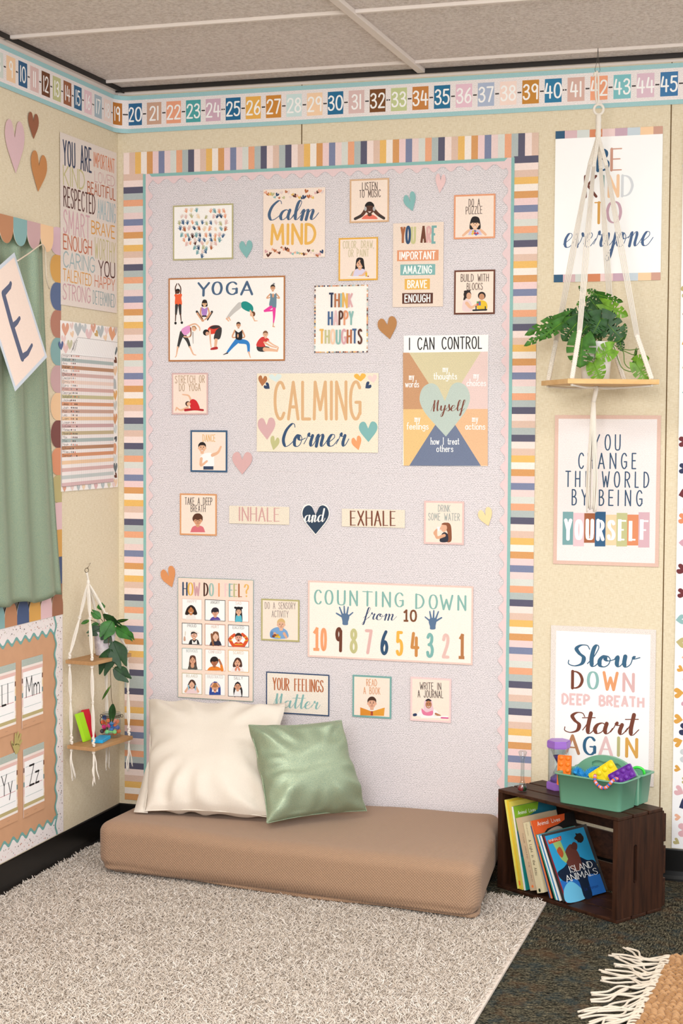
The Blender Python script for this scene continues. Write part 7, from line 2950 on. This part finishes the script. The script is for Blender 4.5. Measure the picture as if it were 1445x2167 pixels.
def leaf(B, T, W, roll, mat, style, droop=.1, cup=.12):
    B, T = Vector(B), Vector(T)
    ax = T - B
    L = ax.length
    ax.normalize()
    vd = (VIEW - B).normalized()
    lat = ax.cross(vd).normalized()
    nn = lat.cross(ax).normalized()
    if nn.dot(vd) < 0:
        nn = -nn
    q = Quaternion(ax, roll)
    lat, nn = q @ lat, q @ nn
    m_ = MB()
    NT, NS = 26, 6
    sgap = {7, 12, 13, 18} if style == 'monstera' else set()

    def pos(t, s):
        a = abs(s)
        if style == 'monstera':
            w = math.sin(math.pi * min(1, (t * .92 + .07)) ** .72) ** .85
            along = t + .16 * a * (1 - t) * t * 3 - .24 * a * (1 - t) ** 3
        elif style == 'cleft':
            w = math.sin(math.pi * min(.965, t * .80 + .05) ** 1.15) ** .7
            along = t * .86 + .34 * t ** 4 * (4 * a * (1 - a)) - .02 * a
        else:
            w = math.sin(math.pi * min(1, t * .97 + .02)) ** .8
            along = t
        z = cup * a * a * W * .5 * (1 if style != 'cleft' else .6) - droop * L * (t * t) + .03 * L * math.sin(t * 20) * a * (style == 'monstera') * .5
        return B + ax * (along * L) + lat * (s * w * W / 2) + nn * z
    for sg in (1, -1):
        vs, fs = [], []
        for i in range(NT + 1):
            for j in range(NS + 1):
                vs.append(pos(i / NT, sg * j / NS))
        for i in range(NT):
            for j in range(NS):
                if (i in sgap) and j >= 2 + (i in (7, 13)):
                    continue
                if style == 'monstera' and i in (10, 15) and j in (1, 2) and W > .02:
                    continue
                a = i * (NS + 1) + j
                f = (a, a + 1, a + NS + 2, a + NS + 1)
                fs.append(f if sg > 0 else f[::-1])
        m_.add(vs, fs, mat, True)
    # midrib
    m_.tube([pos(i / 8, 0) + nn * .0006 for i in range(9)], .0011, mat if style == 'cleft' else L_LIGHT, 5, .0004)
    return m_


# ------------------------------------------------------------------ hanging macrame shelf with its plant
SCX, SCY = 1.722, -.205
fl = onB(1200, 801, -.395)
ZS = fl.z
sa, sphi = .286, math.radians(26.4)
se, sn = Vector((math.cos(sphi), math.sin(sphi), 0)), Vector((-math.sin(sphi), math.cos(sphi), 0))
sc_ = Vector((SCX, SCY, ZS))
LW = wood_mat('#d2a468', '#e3bd85', 'pale_pine', 0, .5, .5)
t = thing('macrame_plant_hanger', tuple(sc_), 'cream macrame hanger with a square wooden shelf hanging from the ceiling grid', 'plant hanger')
mb = MB()
mb.box((SCX, SCY, ZS - .0075), (sa, sa, .015), LW, Matrix.Rotation(sphi, 3, 'Z'), .0015)
part(mb, 'shelf_board', t)
mb = MB()
hk = onB(1265, 108, -.2)
hk.z = CEIL
for du in (-5.5, 5.5):
    mb.tube([hk, onB(1265 + du * .3, 128, -.2), onB(1264 + du, 148, -.2), onB(1264 + du * .6, 153, -.2), onB(1263, 150, -.2)], .0008, plain('#6a6660', .4, .7), 6)
part(mb, 'wire_hook', t)
mb = MB()
for du in (-3, 3):
    mb.tube(catmull([onB(1263, 150, -.2), onB(1263 + du, 165, -.202), onB(1263 + du, 190, -.203), onB(1264 + du * .8, 212, -.203), onB(1265, 221, -.2)], 5), .0030, M_CORD, 8)
mb.ball(tuple(onB(1259, 157, -.203)), (.0055, .005, .007), M_CORD, 8, 6)
mb.tube([onB(1259, 157, -.204), onB(1253, 163, -.204)], .003, M_CORD, 6, .0015)
part(mb, 'hanging_loop', t)
mb = MB()
rc_ = onB(1266.5, 231.5, -.2)
mb.tube([rc_ + Vector((.0145 * math.cos(a), 0, .0155 * math.sin(a))) for a in [2 * math.pi * k / 28 for k in range(28)]], .0042, M_CORD, 8, closed=True)
part(mb, 'ring', t)
mb = MB()
n0, n1 = onB(1266.5, 243, -.2), onB(1265.5, 291, -.2)
mb.tube([n0.lerp(n1, k / 24) for k in range(25)], .0088, M_CORD, 12, prof=lambda k: .0085 + .0006 * math.sin(k * 130))
part(mb, 'wrapped_neck', t)
legs = [  # (braid end, knot, foot) for the four shelf corners
    ((1247, 350), (1176, 724), se * -.125 + sn * .125, -.185),
    ((1256, 352), (1226, 702), se * -.125 + sn * -.125, -.235),
    ((1271, 356), (1297, 735), se * .125 + sn * .125, -.165),
    ((1283, 350), (1348, 712), se * .125 + sn * -.125, -.215)]


def plait(m_, a, b, amp, r, pitch):
    """three cords plaited round one another from a to b"""
    d = (b - a)
    L_ = d.length
    d.normalize()
    u1 = d.cross(Vector((0, 1, 0))).normalized()
    u2 = d.cross(u1)
    n = int(L_ / pitch * 10)
    for k in range(3):
        ph = 2 * math.pi * k / 3
        pts = []
        for i in range(n + 1):
            th = 2 * math.pi * L_ * i / n / pitch + ph
            pts.append(a + d * (L_ * i / n) + u1 * (amp * math.sin(th)) + u2 * (amp * .55 * math.sin(2 * th)))
        m_.tube(pts, r, M_CORD, 7)


for (be, kn, fo, yb) in legs:
    mb = MB()
    foot = sc_ + fo + Vector((0, 0, .001))
    a0 = n1 + Vector((0, 0, .004))
    a1 = onB(be[0], be[1], yb)
    kt = onB(kn[0], kn[1], SCY + fo.y * .93)
    # knotted braid under the neck
    plait(mb, a0, a1, .0036, .0032, .016)
    # four straight strands
    d = (kt - a1).normalized()
    sd_ = d.cross(Vector((0, 1, 0))).normalized()
    for k in range(4):
        o_ = sd_ * (.0040 * (k - 1.5))
        mb.tube([a1 + o_ * .6, a1.lerp(kt, .5) + o_ * 1.35, kt + o_], .0021, M_CORD, 6)
    # plaited foot
    mb.ball(tuple(kt), (.0085, .007, .007), M_CORD, 10, 8)
    plait(mb, kt, foot, .0044, .0036, .020)
    part(mb, 'cord', t)
mb = MB()
kb = onB(1262, 819, SCY)
for (be, kn, fo, yb) in legs:
    f0 = sc_ + fo + Vector((0, 0, -.0185))
    mb.tube(catmull([f0, f0.lerp(kb, .6) + Vector((0, 0, -.004)), kb], 5), .0034, M_CORD, 8)
    mb.ball(tuple(f0 + Vector((0, 0, .001))), .005, M_CORD, 8, 6)
part(mb, 'under_cords', t)
mb = MB()
w0, w1 = onB(1262, 817, SCY), onB(1255.5, 850, SCY)
mb.tube(catmull([w0, w0.lerp(w1, .5) + Vector((.001, 0, 0)), w1], 12), .0072, M_CORD, 10, prof=lambda k: .0072 + .0005 * math.sin(k * 90))
rs = random.Random(6)
for k in range(13):
    a = 2 * math.pi * k / 13
    o_ = Vector((.0058 * math.cos(a), .005 * math.sin(a), 0))
    e = onB(1250.5 + 9.5 * math.cos(a) + rs.uniform(-1.5, 1.5), 1078 + rs.uniform(-4, 8), SCY + .010 * math.sin(a))
    m1 = w1.lerp(e, .35) + o_ * .9
    m2 = w1.lerp(e, .72) + o_ * 1.0 + Vector((rs.uniform(-.004, .004), 0, 0))
    mb.tube(catmull([w1 + o_ * .8 + Vector((0, 0, .004)), m1, m2, e], 6), .0023, M_CORD, 6)
part(mb, 'tassel', t)

# the potted monstera
pb = at(1260, 798, depth(sc_) - .01)
pb = Vector((pb.x, pb.y, ZS + .0006))
t = thing('potted_monstera', tuple(pb), 'split-leaved green plant in a white pot on the hanging shelf', 'potted plant')
PW = grain('#eceae6', .06, 60.0)
mb = MB()
mb.lathe([(.040, 0), (.0425, .002), (.0505, .112), (.0512, .116), (.049, .117), (.0475, .108), (.0, .104)], PW, tuple(pb), 36)
pt_ = part(mb, 'pot', t)
mb = MB()
mb.lathe([(.0, .1045), (.0465, .1050), (.03, .110), (0, .113)], plain('#4a3a2c', .95), tuple(pb), 20)
part(mb, 'soil', pt_)
dp = depth(pb)
ZP = lambda x, y: (1100 + x / 4.5156, 600 + y / 4.5156)
MON = [  # base, tip, width, depth offsets (towards viewer negative), roll, material
    ((595, 520), (572, 800), 250, -.075, -.10, .1, 'm'), ((885, 625), (728, 705), 165, -.07, -.095, -.1, 'l'), ((705, 760), (772, 925), 165, -.085, -.11, .1, 'l'),
    ((770, 330), (585, 455), 205, -.035, -.05, .2, 'd'), ((745, 240), (655, 130), 150, -.01, 0, -.3, 'd'), ((745, 115), (640, 55), 70, .0, .01, .3, 'm'),
    ((745, 105), (980, 182), 85, .0, -.03, .5, 'm'), ((795, 195), (1028, 312), 125, -.03, -.06, .2, 'l'), ((785, 330), (985, 545), 215, -.035, -.05, -.15, 'd'),
    ((545, 375), (410, 545), 165, -.04, -.06, .1, 'd'), ((430, 320), (48, 480), 120, -.01, -.03, .55, 'm'), ((400, 375), (190, 525), 125, -.03, -.05, .3, 'm'),
    ((300, 445), (42, 590), 78, -.02, -.04, .3, 'm'), ((440, 335), (225, 335), 75, .01, .02, .6, 'd'), ((640, 290), (490, 300), 150, .01, .0, .1, 'd'),
    ((985, 510), (1005, 378), 58, -.03, -.03, .1, 'm'), ((955, 555), (975, 645), 70, -.04, -.05, .1, 'd'), ((1095, 745), (1238, 715), 110, -.05, -.05, .3, 'l'),
    ((1110, 765), (1222, 938), 145, -.055, -.065, .1, 'l'), ((1135, 530), (1190, 692), 40, .0, -.01, .9, 'd'), ((1112, 645), (1062, 812), 38, -.02, -.02, .8, 'm'),
    ((770, 345), (700, 480), 150, -.05, -.06, -.1, 'd'), ((790, 290), (935, 365), 130, -.02, -.03, .2, 'd'), ((640, 140), (540, 205), 52, .01, .0, .5, 'm'),
    ((600, 70), (562, 25), 40, .01, .0, .3, 'd'), ((720, 260), (640, 240), 170, .0, .0, .0, 'd'), ((560, 330), (450, 400), 120, .01, .0, .2, 'd'), ((820, 250), (925, 300), 110, .0, .0, -.2, 'd'),
    ((700, 230), (800, 150), 130, .02, .01, .2, 'd'), ((640, 400), (560, 520), 130, -.04, -.06, .2, 'd'), ((860, 420), (950, 470), 120, .0, -.01, .1, 'd'), ((690, 330), (600, 250), 150, .005, .0, .2, 'd'), ((760, 190), (850, 240), 120, .0, -.01, -.2, 'm'), ((520, 290), (400, 300), 110, .01, .0, .4, 'd'), ((720, 420), (800, 500), 130, -.03, -.04, .0, 'd')]
for (b0, t0, w_, d0, d1, rl, mt) in MON:
    mb = leaf(at(*ZP(*b0), dp + d0), at(*ZP(*t0), dp + d1), 1.12 * w_ / 4.5156 / FPX * dp, rl, {'d': L_DARK, 'm': L_MID, 'l': L_LIGHT}[mt], 'monstera', .08, .10)
    part(mb, 'leaf', t)
crown = [at(*ZP(720 + dx, 540), dp + dy) for dx, dy in ((-40, 0), (0, -.01), (30, .01), (60, 0), (-20, .01))]
mb = MB()
for i, (b0, t0, w_, d0, d1, rl, mt) in enumerate(MON):
    if b0[0] > 1050 or b0 == (885, 625):
        continue
    c0 = crown[i % 5] + Vector((0, 0, -.008))
    e = at(*ZP(*b0), dp + d0)
    mid_ = c0.lerp(e, .5) + Vector((0, 0, .018))
    mb.tube(catmull([c0, mid_, e], 5), .0016, STEM, 6, .0011)
for pts in (((840, 545), (900, 610), (940, 730), (980, 810), (1050, 840), (1092, 830)), ((905, 590), (985, 650), (1000, 760), (1050, 810), (1100, 780)), ((940, 615), (1040, 635), (1135, 625)), ((985, 640), (1080, 680), (1108, 660)), ((870, 545), (930, 560), (985, 515))):
    mb.tube(catmull([at(*ZP(*p), dp - .045) for p in pts], 6), .0016, STEM, 6)
mb.tube(catmull([at(*ZP(640, 540), dp - .03), at(*ZP(630, 600), dp - .07), at(*ZP(660, 690), dp - .08), at(*ZP(705, 760), dp - .085)], 6), .0014, STEM, 6)
mb.tube(catmull([at(*ZP(630, 640), dp - .07), at(*ZP(690, 715), dp - .075), at(*ZP(730, 712), dp - .09)], 6), .0014, STEM, 6)
part(mb, 'stems', t)

# ------------------------------------------------------------------ little two-tier shelf on the left wall
LA = Vector((.02, -.443))
SLO, SUP = .396, .681
lphi = math.atan2(.231, .031)          # long side runs along the wall
lc = Vector((.0885, -.334))
LS = wood_mat('#a57c52', '#bd9468', 'shelf_oak', 1, .6, .6)
t = thing('macrame_wall_shelf', (lc.x, lc.y, SLO), 'two-tier wooden shelf on knotted cream cords hanging on the left wall', 'hanging shelf')
el, ew = Vector((math.cos(lphi), math.sin(lphi), 0)), Vector((math.sin(lphi), -math.cos(lphi), 0))
LL, LWd = .233, .107
cents = {}
for z, dy in ((SLO, 0), (SUP, -.010)):
    mb = MB()
    c_ = Vector((lc.x, lc.y + dy, z))
    cents[z] = c_
    mb.box((c_.x, c_.y, z - .006), (LL, LWd, .012), LS, Matrix.Rotation(lphi, 3, 'Z'), .001)
    part(mb, 'shelf_board', t)
ring = onL(183.5, 1207, .055)
mb = MB()
nl0 = onL(191.5, 1191.5, 0.0)
mb.tube([nl0, Vector((.058, ring.y, ring.z + .006))], .0009, plain('#7a6a50', .3, .8), 6)
mb.tube([Vector((.058, ring.y, ring.z + .006)), Vector((.060, ring.y, ring.z + .011))], .0014, plain('#7a6a50', .3, .8), 6)
mb.tube([ring + Vector((.0075 * math.cos(a) * .5, .0075 * math.cos(a) * .8, .0075 * math.sin(a))) for a in [2 * math.pi * k / 20 for k in range(20)]], .0012, plain('#6f6250', .3, .9), 6, closed=True)
part(mb, 'nail_and_ring', t)
top_k = onL(186.5, 1232, .055)
mb = MB()
mb.tube(catmull([ring + Vector((0, 0, -.007)), top_k + Vector((0, 0, .008)), top_k], 4), .0036, M_CORD, 8)
mb.ball(tuple(top_k), (.006, .006, .010), M_CORD, 10, 8)
part(mb, 'gathering_knot', t)
rs = random.Random(12)
ins = .010
for (sl, sw) in ((-1, -1), (-1, 1), (1, -1), (1, 1)):
    mb = MB()
    cu_ = cents[SUP] + el * (sl * (LL / 2 - ins)) + ew * (sw * (LWd / 2 - ins))
    cl_ = cents[SLO] + el * (sl * (LL / 2 - ins)) + ew * (sw * (LWd / 2 - ins))
    kx = top_k.lerp(cu_, .46)

    def bundle(a, b, n_=4, r=.0021, sp_=.0034):
        for k in range(n_):
            an = 2 * math.pi * k / n_ + .5
            o_ = Vector((math.cos(an), math.sin(an), 0)) * sp_
            mb.tube(catmull([a, a.lerp(b, .3) + o_, a.lerp(b, .7) + o_, b], 4), r, M_CORD, 6)

    def knot(p, s=1.0):
        mb.ball(tuple(p), (.0048 * s, .0048 * s, .0055 * s), M_CORD, 9, 7)
        mb.ball(tuple(p + Vector((.002, -.002, .004)) * s), (.0042 * s, .0042 * s, .0035 * s), M_CORD, 8, 6)
    bundle(top_k, kx)
    knot(kx, 1.25)
    bundle(kx, cu_ + Vector((0, 0, .014)))
    knot(cu_ + Vector((0, 0, .008)), 1.2)
    knot(cu_ + Vector((0, 0, .019)), 1.0)
    knot(cu_ + Vector((0, 0, -.018)), 1.15)
    km = cu_.lerp(cl_, .48)
    bundle(cu_ + Vector((0, 0, -.02)), km)
    knot(km, .95)
    bundle(km, cl_ + Vector((0, 0, .03)))
    for k in range(4):
        knot(cl_ + Vector((.0015 * (-1) ** k, 0, .006 + .008 * k)), 1.0)
    knot(cl_ + Vector((0, 0, -.017)), 1.2)
    cd_ = part(mb, 'cord', t)
    mb = MB()
    for k in range(4):
        a = cl_ + Vector((0, 0, -.018))
        ln = rs.uniform(.075, .105)
        dx = Vector((rs.uniform(-.004, .016), rs.uniform(-.022, .022), -ln))
        pts = [a, a + dx * .35 + Vector((0, rs.uniform(-.012, .012), 0)), a + dx * .7 + Vector((0, rs.uniform(-.008, .008), 0)), a + dx]
        for p in pts:
            p.x = max(p.x, .007)
        mb.tube(catmull(pts, 6), .0022, M_CORD, 6)
        for q in range(4):
            e = pts[-1]
            mb.tube([e + Vector((0, 0, .003)), e + Vector((rs.uniform(-.001, .004), rs.uniform(-.004, .004), -rs.uniform(.004, .009)))], .0009, M_CORD, 4, .0004)
    part(mb, 'tassel', cd_)

# plant on the upper tier
pp = onZ(219, 1386, SUP)
pp = cents[SUP] + el * .040 + ew * -.004
pp.z = SUP + .0008
pd = depth(pp)
t = thing('potted_trailing_plant', tuple(pp), 'trailing plant with round cleft leaves in a marbled pot on the upper wall shelf', 'potted plant')
mb = MB()
mp, nt, b = newmat('marbled_pot')
c = ramp(nt, noise_tex(nt, mapping(nt, objvec(nt), (22, 22, 22)), 1.0, 6.0, .7), [(.35, '#a39aa8'), (.5, '#d6d0d6'), (.65, '#efebec')])
nt.links.new(c, b.inputs['Base Color'])
b.inputs['Roughness'].default_value = .4
mb.lathe([(.029, 0), (.0305, .002), (.037, .078), (.0372, .080), (.035, .0805), (.034, .074), (0, .072)], mp, tuple(pp), 32)
part(mb, 'pot', t)
ZQ = lambda x, y: (130 + x / 7.2235, 1180 + y / 7.2235)
PLT = [((612, 800), (600, 705), 130, 0, 0, .2, 'm'), ((595, 930), (475, 825), 130, -.01, -.01, .2, 'm'), ((430, 955), (300, 1012), 62, 0, -.01, .3, 'm'), ((565, 1010), (460, 1045), 80, -.01, -.02, .1, 'm'), ((610, 1075), (425, 1160), 165, -.03, -.04, .1, 'd'),
       ((775, 975), (640, 1195), 250, -.045, -.055, .1, 'm'), ((640, 870), (870, 1030), 130, -.02, -.04, .5, 'd'), ((730, 912), (805, 905), 40, .02, .02, .4, 'd'), ((800, 985), (1022, 950), 62, .01, -.01, .6, 'd'), ((835, 1065), (1030, 1200), 200, -.03, -.045, .1, 'm'),
       ((1000, 1120), (1085, 1250), 110, -.01, -.01, .1, 'm'), ((790, 1285), (925, 1620), 300, -.055, -.065, .1, 'd'), ((745, 1400), (640, 1740), 255, -.06, -.065, -.1, 'd'), ((805, 1690), (1010, 1850), 230, -.055, -.06, .1, 'd'),
       ((740, 1170), (640, 1265), 215, -.04, -.045, .0, 'd'), ((752, 1960), (612, 2175), 46, -.05, -.05, .6, 'd'), ((788, 2240), (762, 2480), 128, -.055, -.06, .5, 'd')]
for (b0, t0, w_, d0, d1, rl, mt) in PLT:
    part(leaf(at(*ZQ(*b0), pd + d0), at(*ZQ(*t0), pd + d1), w_ / 7.2235 / FPX * pd, rl, P_DARK if mt == 'd' else P_MID, 'cleft' if w_ > 70 else 'plain', .06, .10), 'leaf', t)
mb = MB()
ST2 = plain('#5a4a34', .6)
for i, (b0, t0, w_, d0, d1, rl, mt) in enumerate(PLT[:11] + PLT[14:15]):
    e = at(*ZQ(*b0), pd + d0)
    c0 = pp + Vector((.006 * math.cos(i), .006 * math.sin(i), .073))
    mb.tube(catmull([c0, c0.lerp(e, .5) + Vector((0, 0, .012)), e], 5), .0011, ST2, 5)
mb.tube(catmull([pp + Vector((0, 0, .074)), at(*ZQ(720, 1180), pd - .045), at(*ZQ(718, 1300), pd - .052), at(*ZQ(740, 1500), pd - .054), at(*ZQ(755, 1900), pd - .052), at(*ZQ(765, 2150), pd - .052), at(*ZQ(790, 2245), pd - .055)], 8), .0010, ST2, 5)
for a, b_ in (((720, 1240), (790, 1285)), ((735, 1360), (745, 1400)), ((745, 1640), (805, 1690)), ((757, 1930), (752, 1960))):
    mb.tube([at(*ZQ(*a), pd - .052), at(*ZQ(*b_), pd - .055)], .0009, ST2, 5)
part(mb, 'stems', t)

# ---- things on the lower tier
ZJ = lambda x, y: (120 + x / 8.0278, 1460 + y / 8.0278)


def block(name, foot, head, w, th, col, label, dd, lean_axis):
    pass


def slab8(P4, dvec, mat):
    m_ = MB()
    A = [Vector(p) for p in P4]
    Bq = [p + dvec for p in A]
    bm = bmesh.new()
    v = [bm.verts.new(p) for p in A + Bq]
    for f in ((0, 1, 2, 3), (7, 6, 5, 4), (0, 4, 5, 1), (1, 5, 6, 2), (2, 6, 7, 3), (3, 7, 4, 0)):
        bm.faces.new([v[i] for i in f])
    bmesh.ops.recalc_face_normals(bm, faces=bm.faces[:])
    bmesh.ops.bevel(bm, geom=bm.edges[:], offset=.0012, segments=2, profile=.6, affect='EDGES')
    bm.verts.index_update()
    m_.add([x.co.copy() for x in bm.verts], [[x.index for x in f.verts] for f in bm.faces], mat)
    bm.free()
    return m_


zs = SLO + .0006
# lime block leaning on the red one
fb = onZ(*ZJ(440, 892), zs)
dl = depth(fb)
fr = onZ(*ZJ(532, 858), zs)
hb = at(*ZJ(300, 415), dl - .004)
q = [fb, fr, fr + (hb - fb), hb]
mb = slab8(q, Vector((.004, .018, 0)), plain('#a5d81c', .4, 0, .35))
whole(mb, 'toy_block', 'lime green block leaning on the red block on the lower wall shelf', 'toy block', 'coloured blocks on the wall shelf')
fb = onZ(*ZJ(535, 838), zs)
dr = depth(fb)
fr = fb + Vector((.012, .036, 0))
hb = at(*ZJ(412, 355), dr + .004)
q = [fb, fr, fr + (hb - fb), hb]
mb = slab8(q, Vector((-.006, .014, 0)), plain('#c01828', .45, 0, .3))
whole(mb, 'toy_block', 'red block leaning between the lime block and the front cord', 'toy block', 'coloured blocks on the wall shelf')
a_ = onZ(*ZJ(590, 900), zs)
b_ = onZ(*ZJ(780, 908), zs)
c_ = onZ(*ZJ(918, 825), zs)
d_ = a_ + (c_ - b_)
mb = slab8([a_, b_, c_, d_], Vector((0, 0, .011)), plain('#22a3dc', .4, 0, .35))
whole(mb, 'toy_block', 'blue block lying flat at the front of the lower wall shelf', 'toy block', 'coloured blocks on the wall shelf')

# clip-top jar
jc = onZ(*ZJ(915, 772), zs)
jc = Vector((.098, -.268, zs))
t = thing('clip_top_jar', tuple(jc), 'clear glass clip-top jar of toy connectors on the lower wall shelf', 'jar')
mb = MB()
mb.lathe([(.0, .001), (.028, .001), (.0305, .004), (.0305, .058), (.0285, .066), (.0275, .072), (.0295, .073), (.0295, .076)], GLASS, tuple(jc), 36, True, None, True, False)
part(mb, 'glass_body', t)
mb = MB()
mb.lathe([(.0300, .0775), (.0310, .079), (.0310, .083), (.027, .0845), (0, .085)], GLASS, tuple(jc), 36)
lid_ = part(mb, 'lid', t)
WIRE = plain('#2a2420', .4, .7)
mb = MB()
for rr_, zz_ in ((.0312, .0745), (.0312, .0695)):
    mb.tube([jc + Vector((rr_ * math.cos(a), rr_ * math.sin(a), zz_)) for a in [2 * math.pi * k / 30 for k in range(30)]], .0011, WIRE, 6, closed=True)
sdv = Vector((CR.x, CR.y, 0)).normalized()
for sg in (-1, 1):
    e0 = jc + sdv * (.0315 * sg) + Vector((0, 0, .072))
    mb.tube([e0 + Vector((sdv.x * .004 * math.cos(a) * sg, sdv.y * .004 * math.cos(a) * sg, .005 * math.sin(a))) + sdv * .003 * sg for a in [2 * math.pi * k / 14 for k in range(14)]], .0010, WIRE, 5, closed=True)
e0 = jc - sdv * .0325 + Vector((0, 0, .069))
mb.tube(catmull([e0, e0 - sdv * .006 + Vector((0, 0, -.010)), e0 - sdv * .004 + Vector((0, 0, -.025)), e0 + sdv * .006 + Vector((0, 0, -.034)), e0 + sdv * .008 + Vector((0, -.003, -.044))], 5), .0011, WIRE, 5)
part(mb, 'wire_clasp', lid_)


def connector(p, d, col, label, L=.022, r=.0056):
    p, d = Vector(p), Vector(d).normalized()
    m_ = MB()
    mt = plain(col, .45, 0, .35)
    a, b2 = p - d * L / 2, p + d * L / 2
    m_.tube([a, b2], r * .62, mt, 8)
    fwd = (VIEW - p).normalized()
    for e in (a, b2):
        qd = fwd.to_track_quat('Z', 'Y').to_matrix()
        m_.lathe([(r * .85, -r * .7), (r * 1.2, -r * .5), (r * 1.2, r * .5), (r * .85, r * .7), (r * .35, r * .72)], mt, tuple(e), 14, True, qd)
    return whole(m_, 'toy_connector', label, 'toy connector', 'toy connectors in the jar')


up_ = Vector((0, 0, 1))
jd = depth(jc)
J = lambda x, y, o: at(*ZJ(918 + (x - 918) * .82, y), jd + o * .85)
connector(J(918, 712, -.024), sdv, '#8fdc8a', 'pale green toy connector low at the front of the jar', .026, .0060)
connector(J(935, 620, -.018), up_, '#1f6fb4', 'upright blue toy connector in the middle of the jar', .020, .0062)
connector(J(830, 615, -.014), sdv + up_ * .25, '#d81f78', 'pink toy connector at the left inside the jar', .018, .0062)
connector(J(1005, 640, -.012), sdv + up_ * .1, '#2a5aa8', 'blue toy connector lying at the right of the jar', .018, .0062)
connector(J(925, 520, -.012), sdv, '#ec6a2c', 'orange toy connector near the top of the heap', .020, .0062)
connector(J(1030, 570, -.006), up_ * .8 + sdv * .4, '#ec6a2c', 'orange toy connector at the right side of the heap', .016, .0062)
connector(J(830, 500, -.004), sdv * .6 - up_ * .5, '#2a6fb8', 'blue toy connector at the upper left of the heap', .020, .0062)
connector(J(800, 560, .004), sdv - up_ * .3, '#e8622c', 'orange toy connector at the left behind the pink one', .016, .0062)
connector(J(1040, 715, -.004), up_ * .5 + sdv, '#ec6a2c', 'orange toy connector low at the right of the jar', .014, .0062)
connector(J(780, 680, .0), up_ * .6 + sdv, '#3a3038', 'black toy connector low at the left of the jar', .016, .0062)
connector(J(960, 560, .008), sdv - up_ * .2, '#c62a6a', 'dark pink toy connector deep in the jar', .016, .0062)
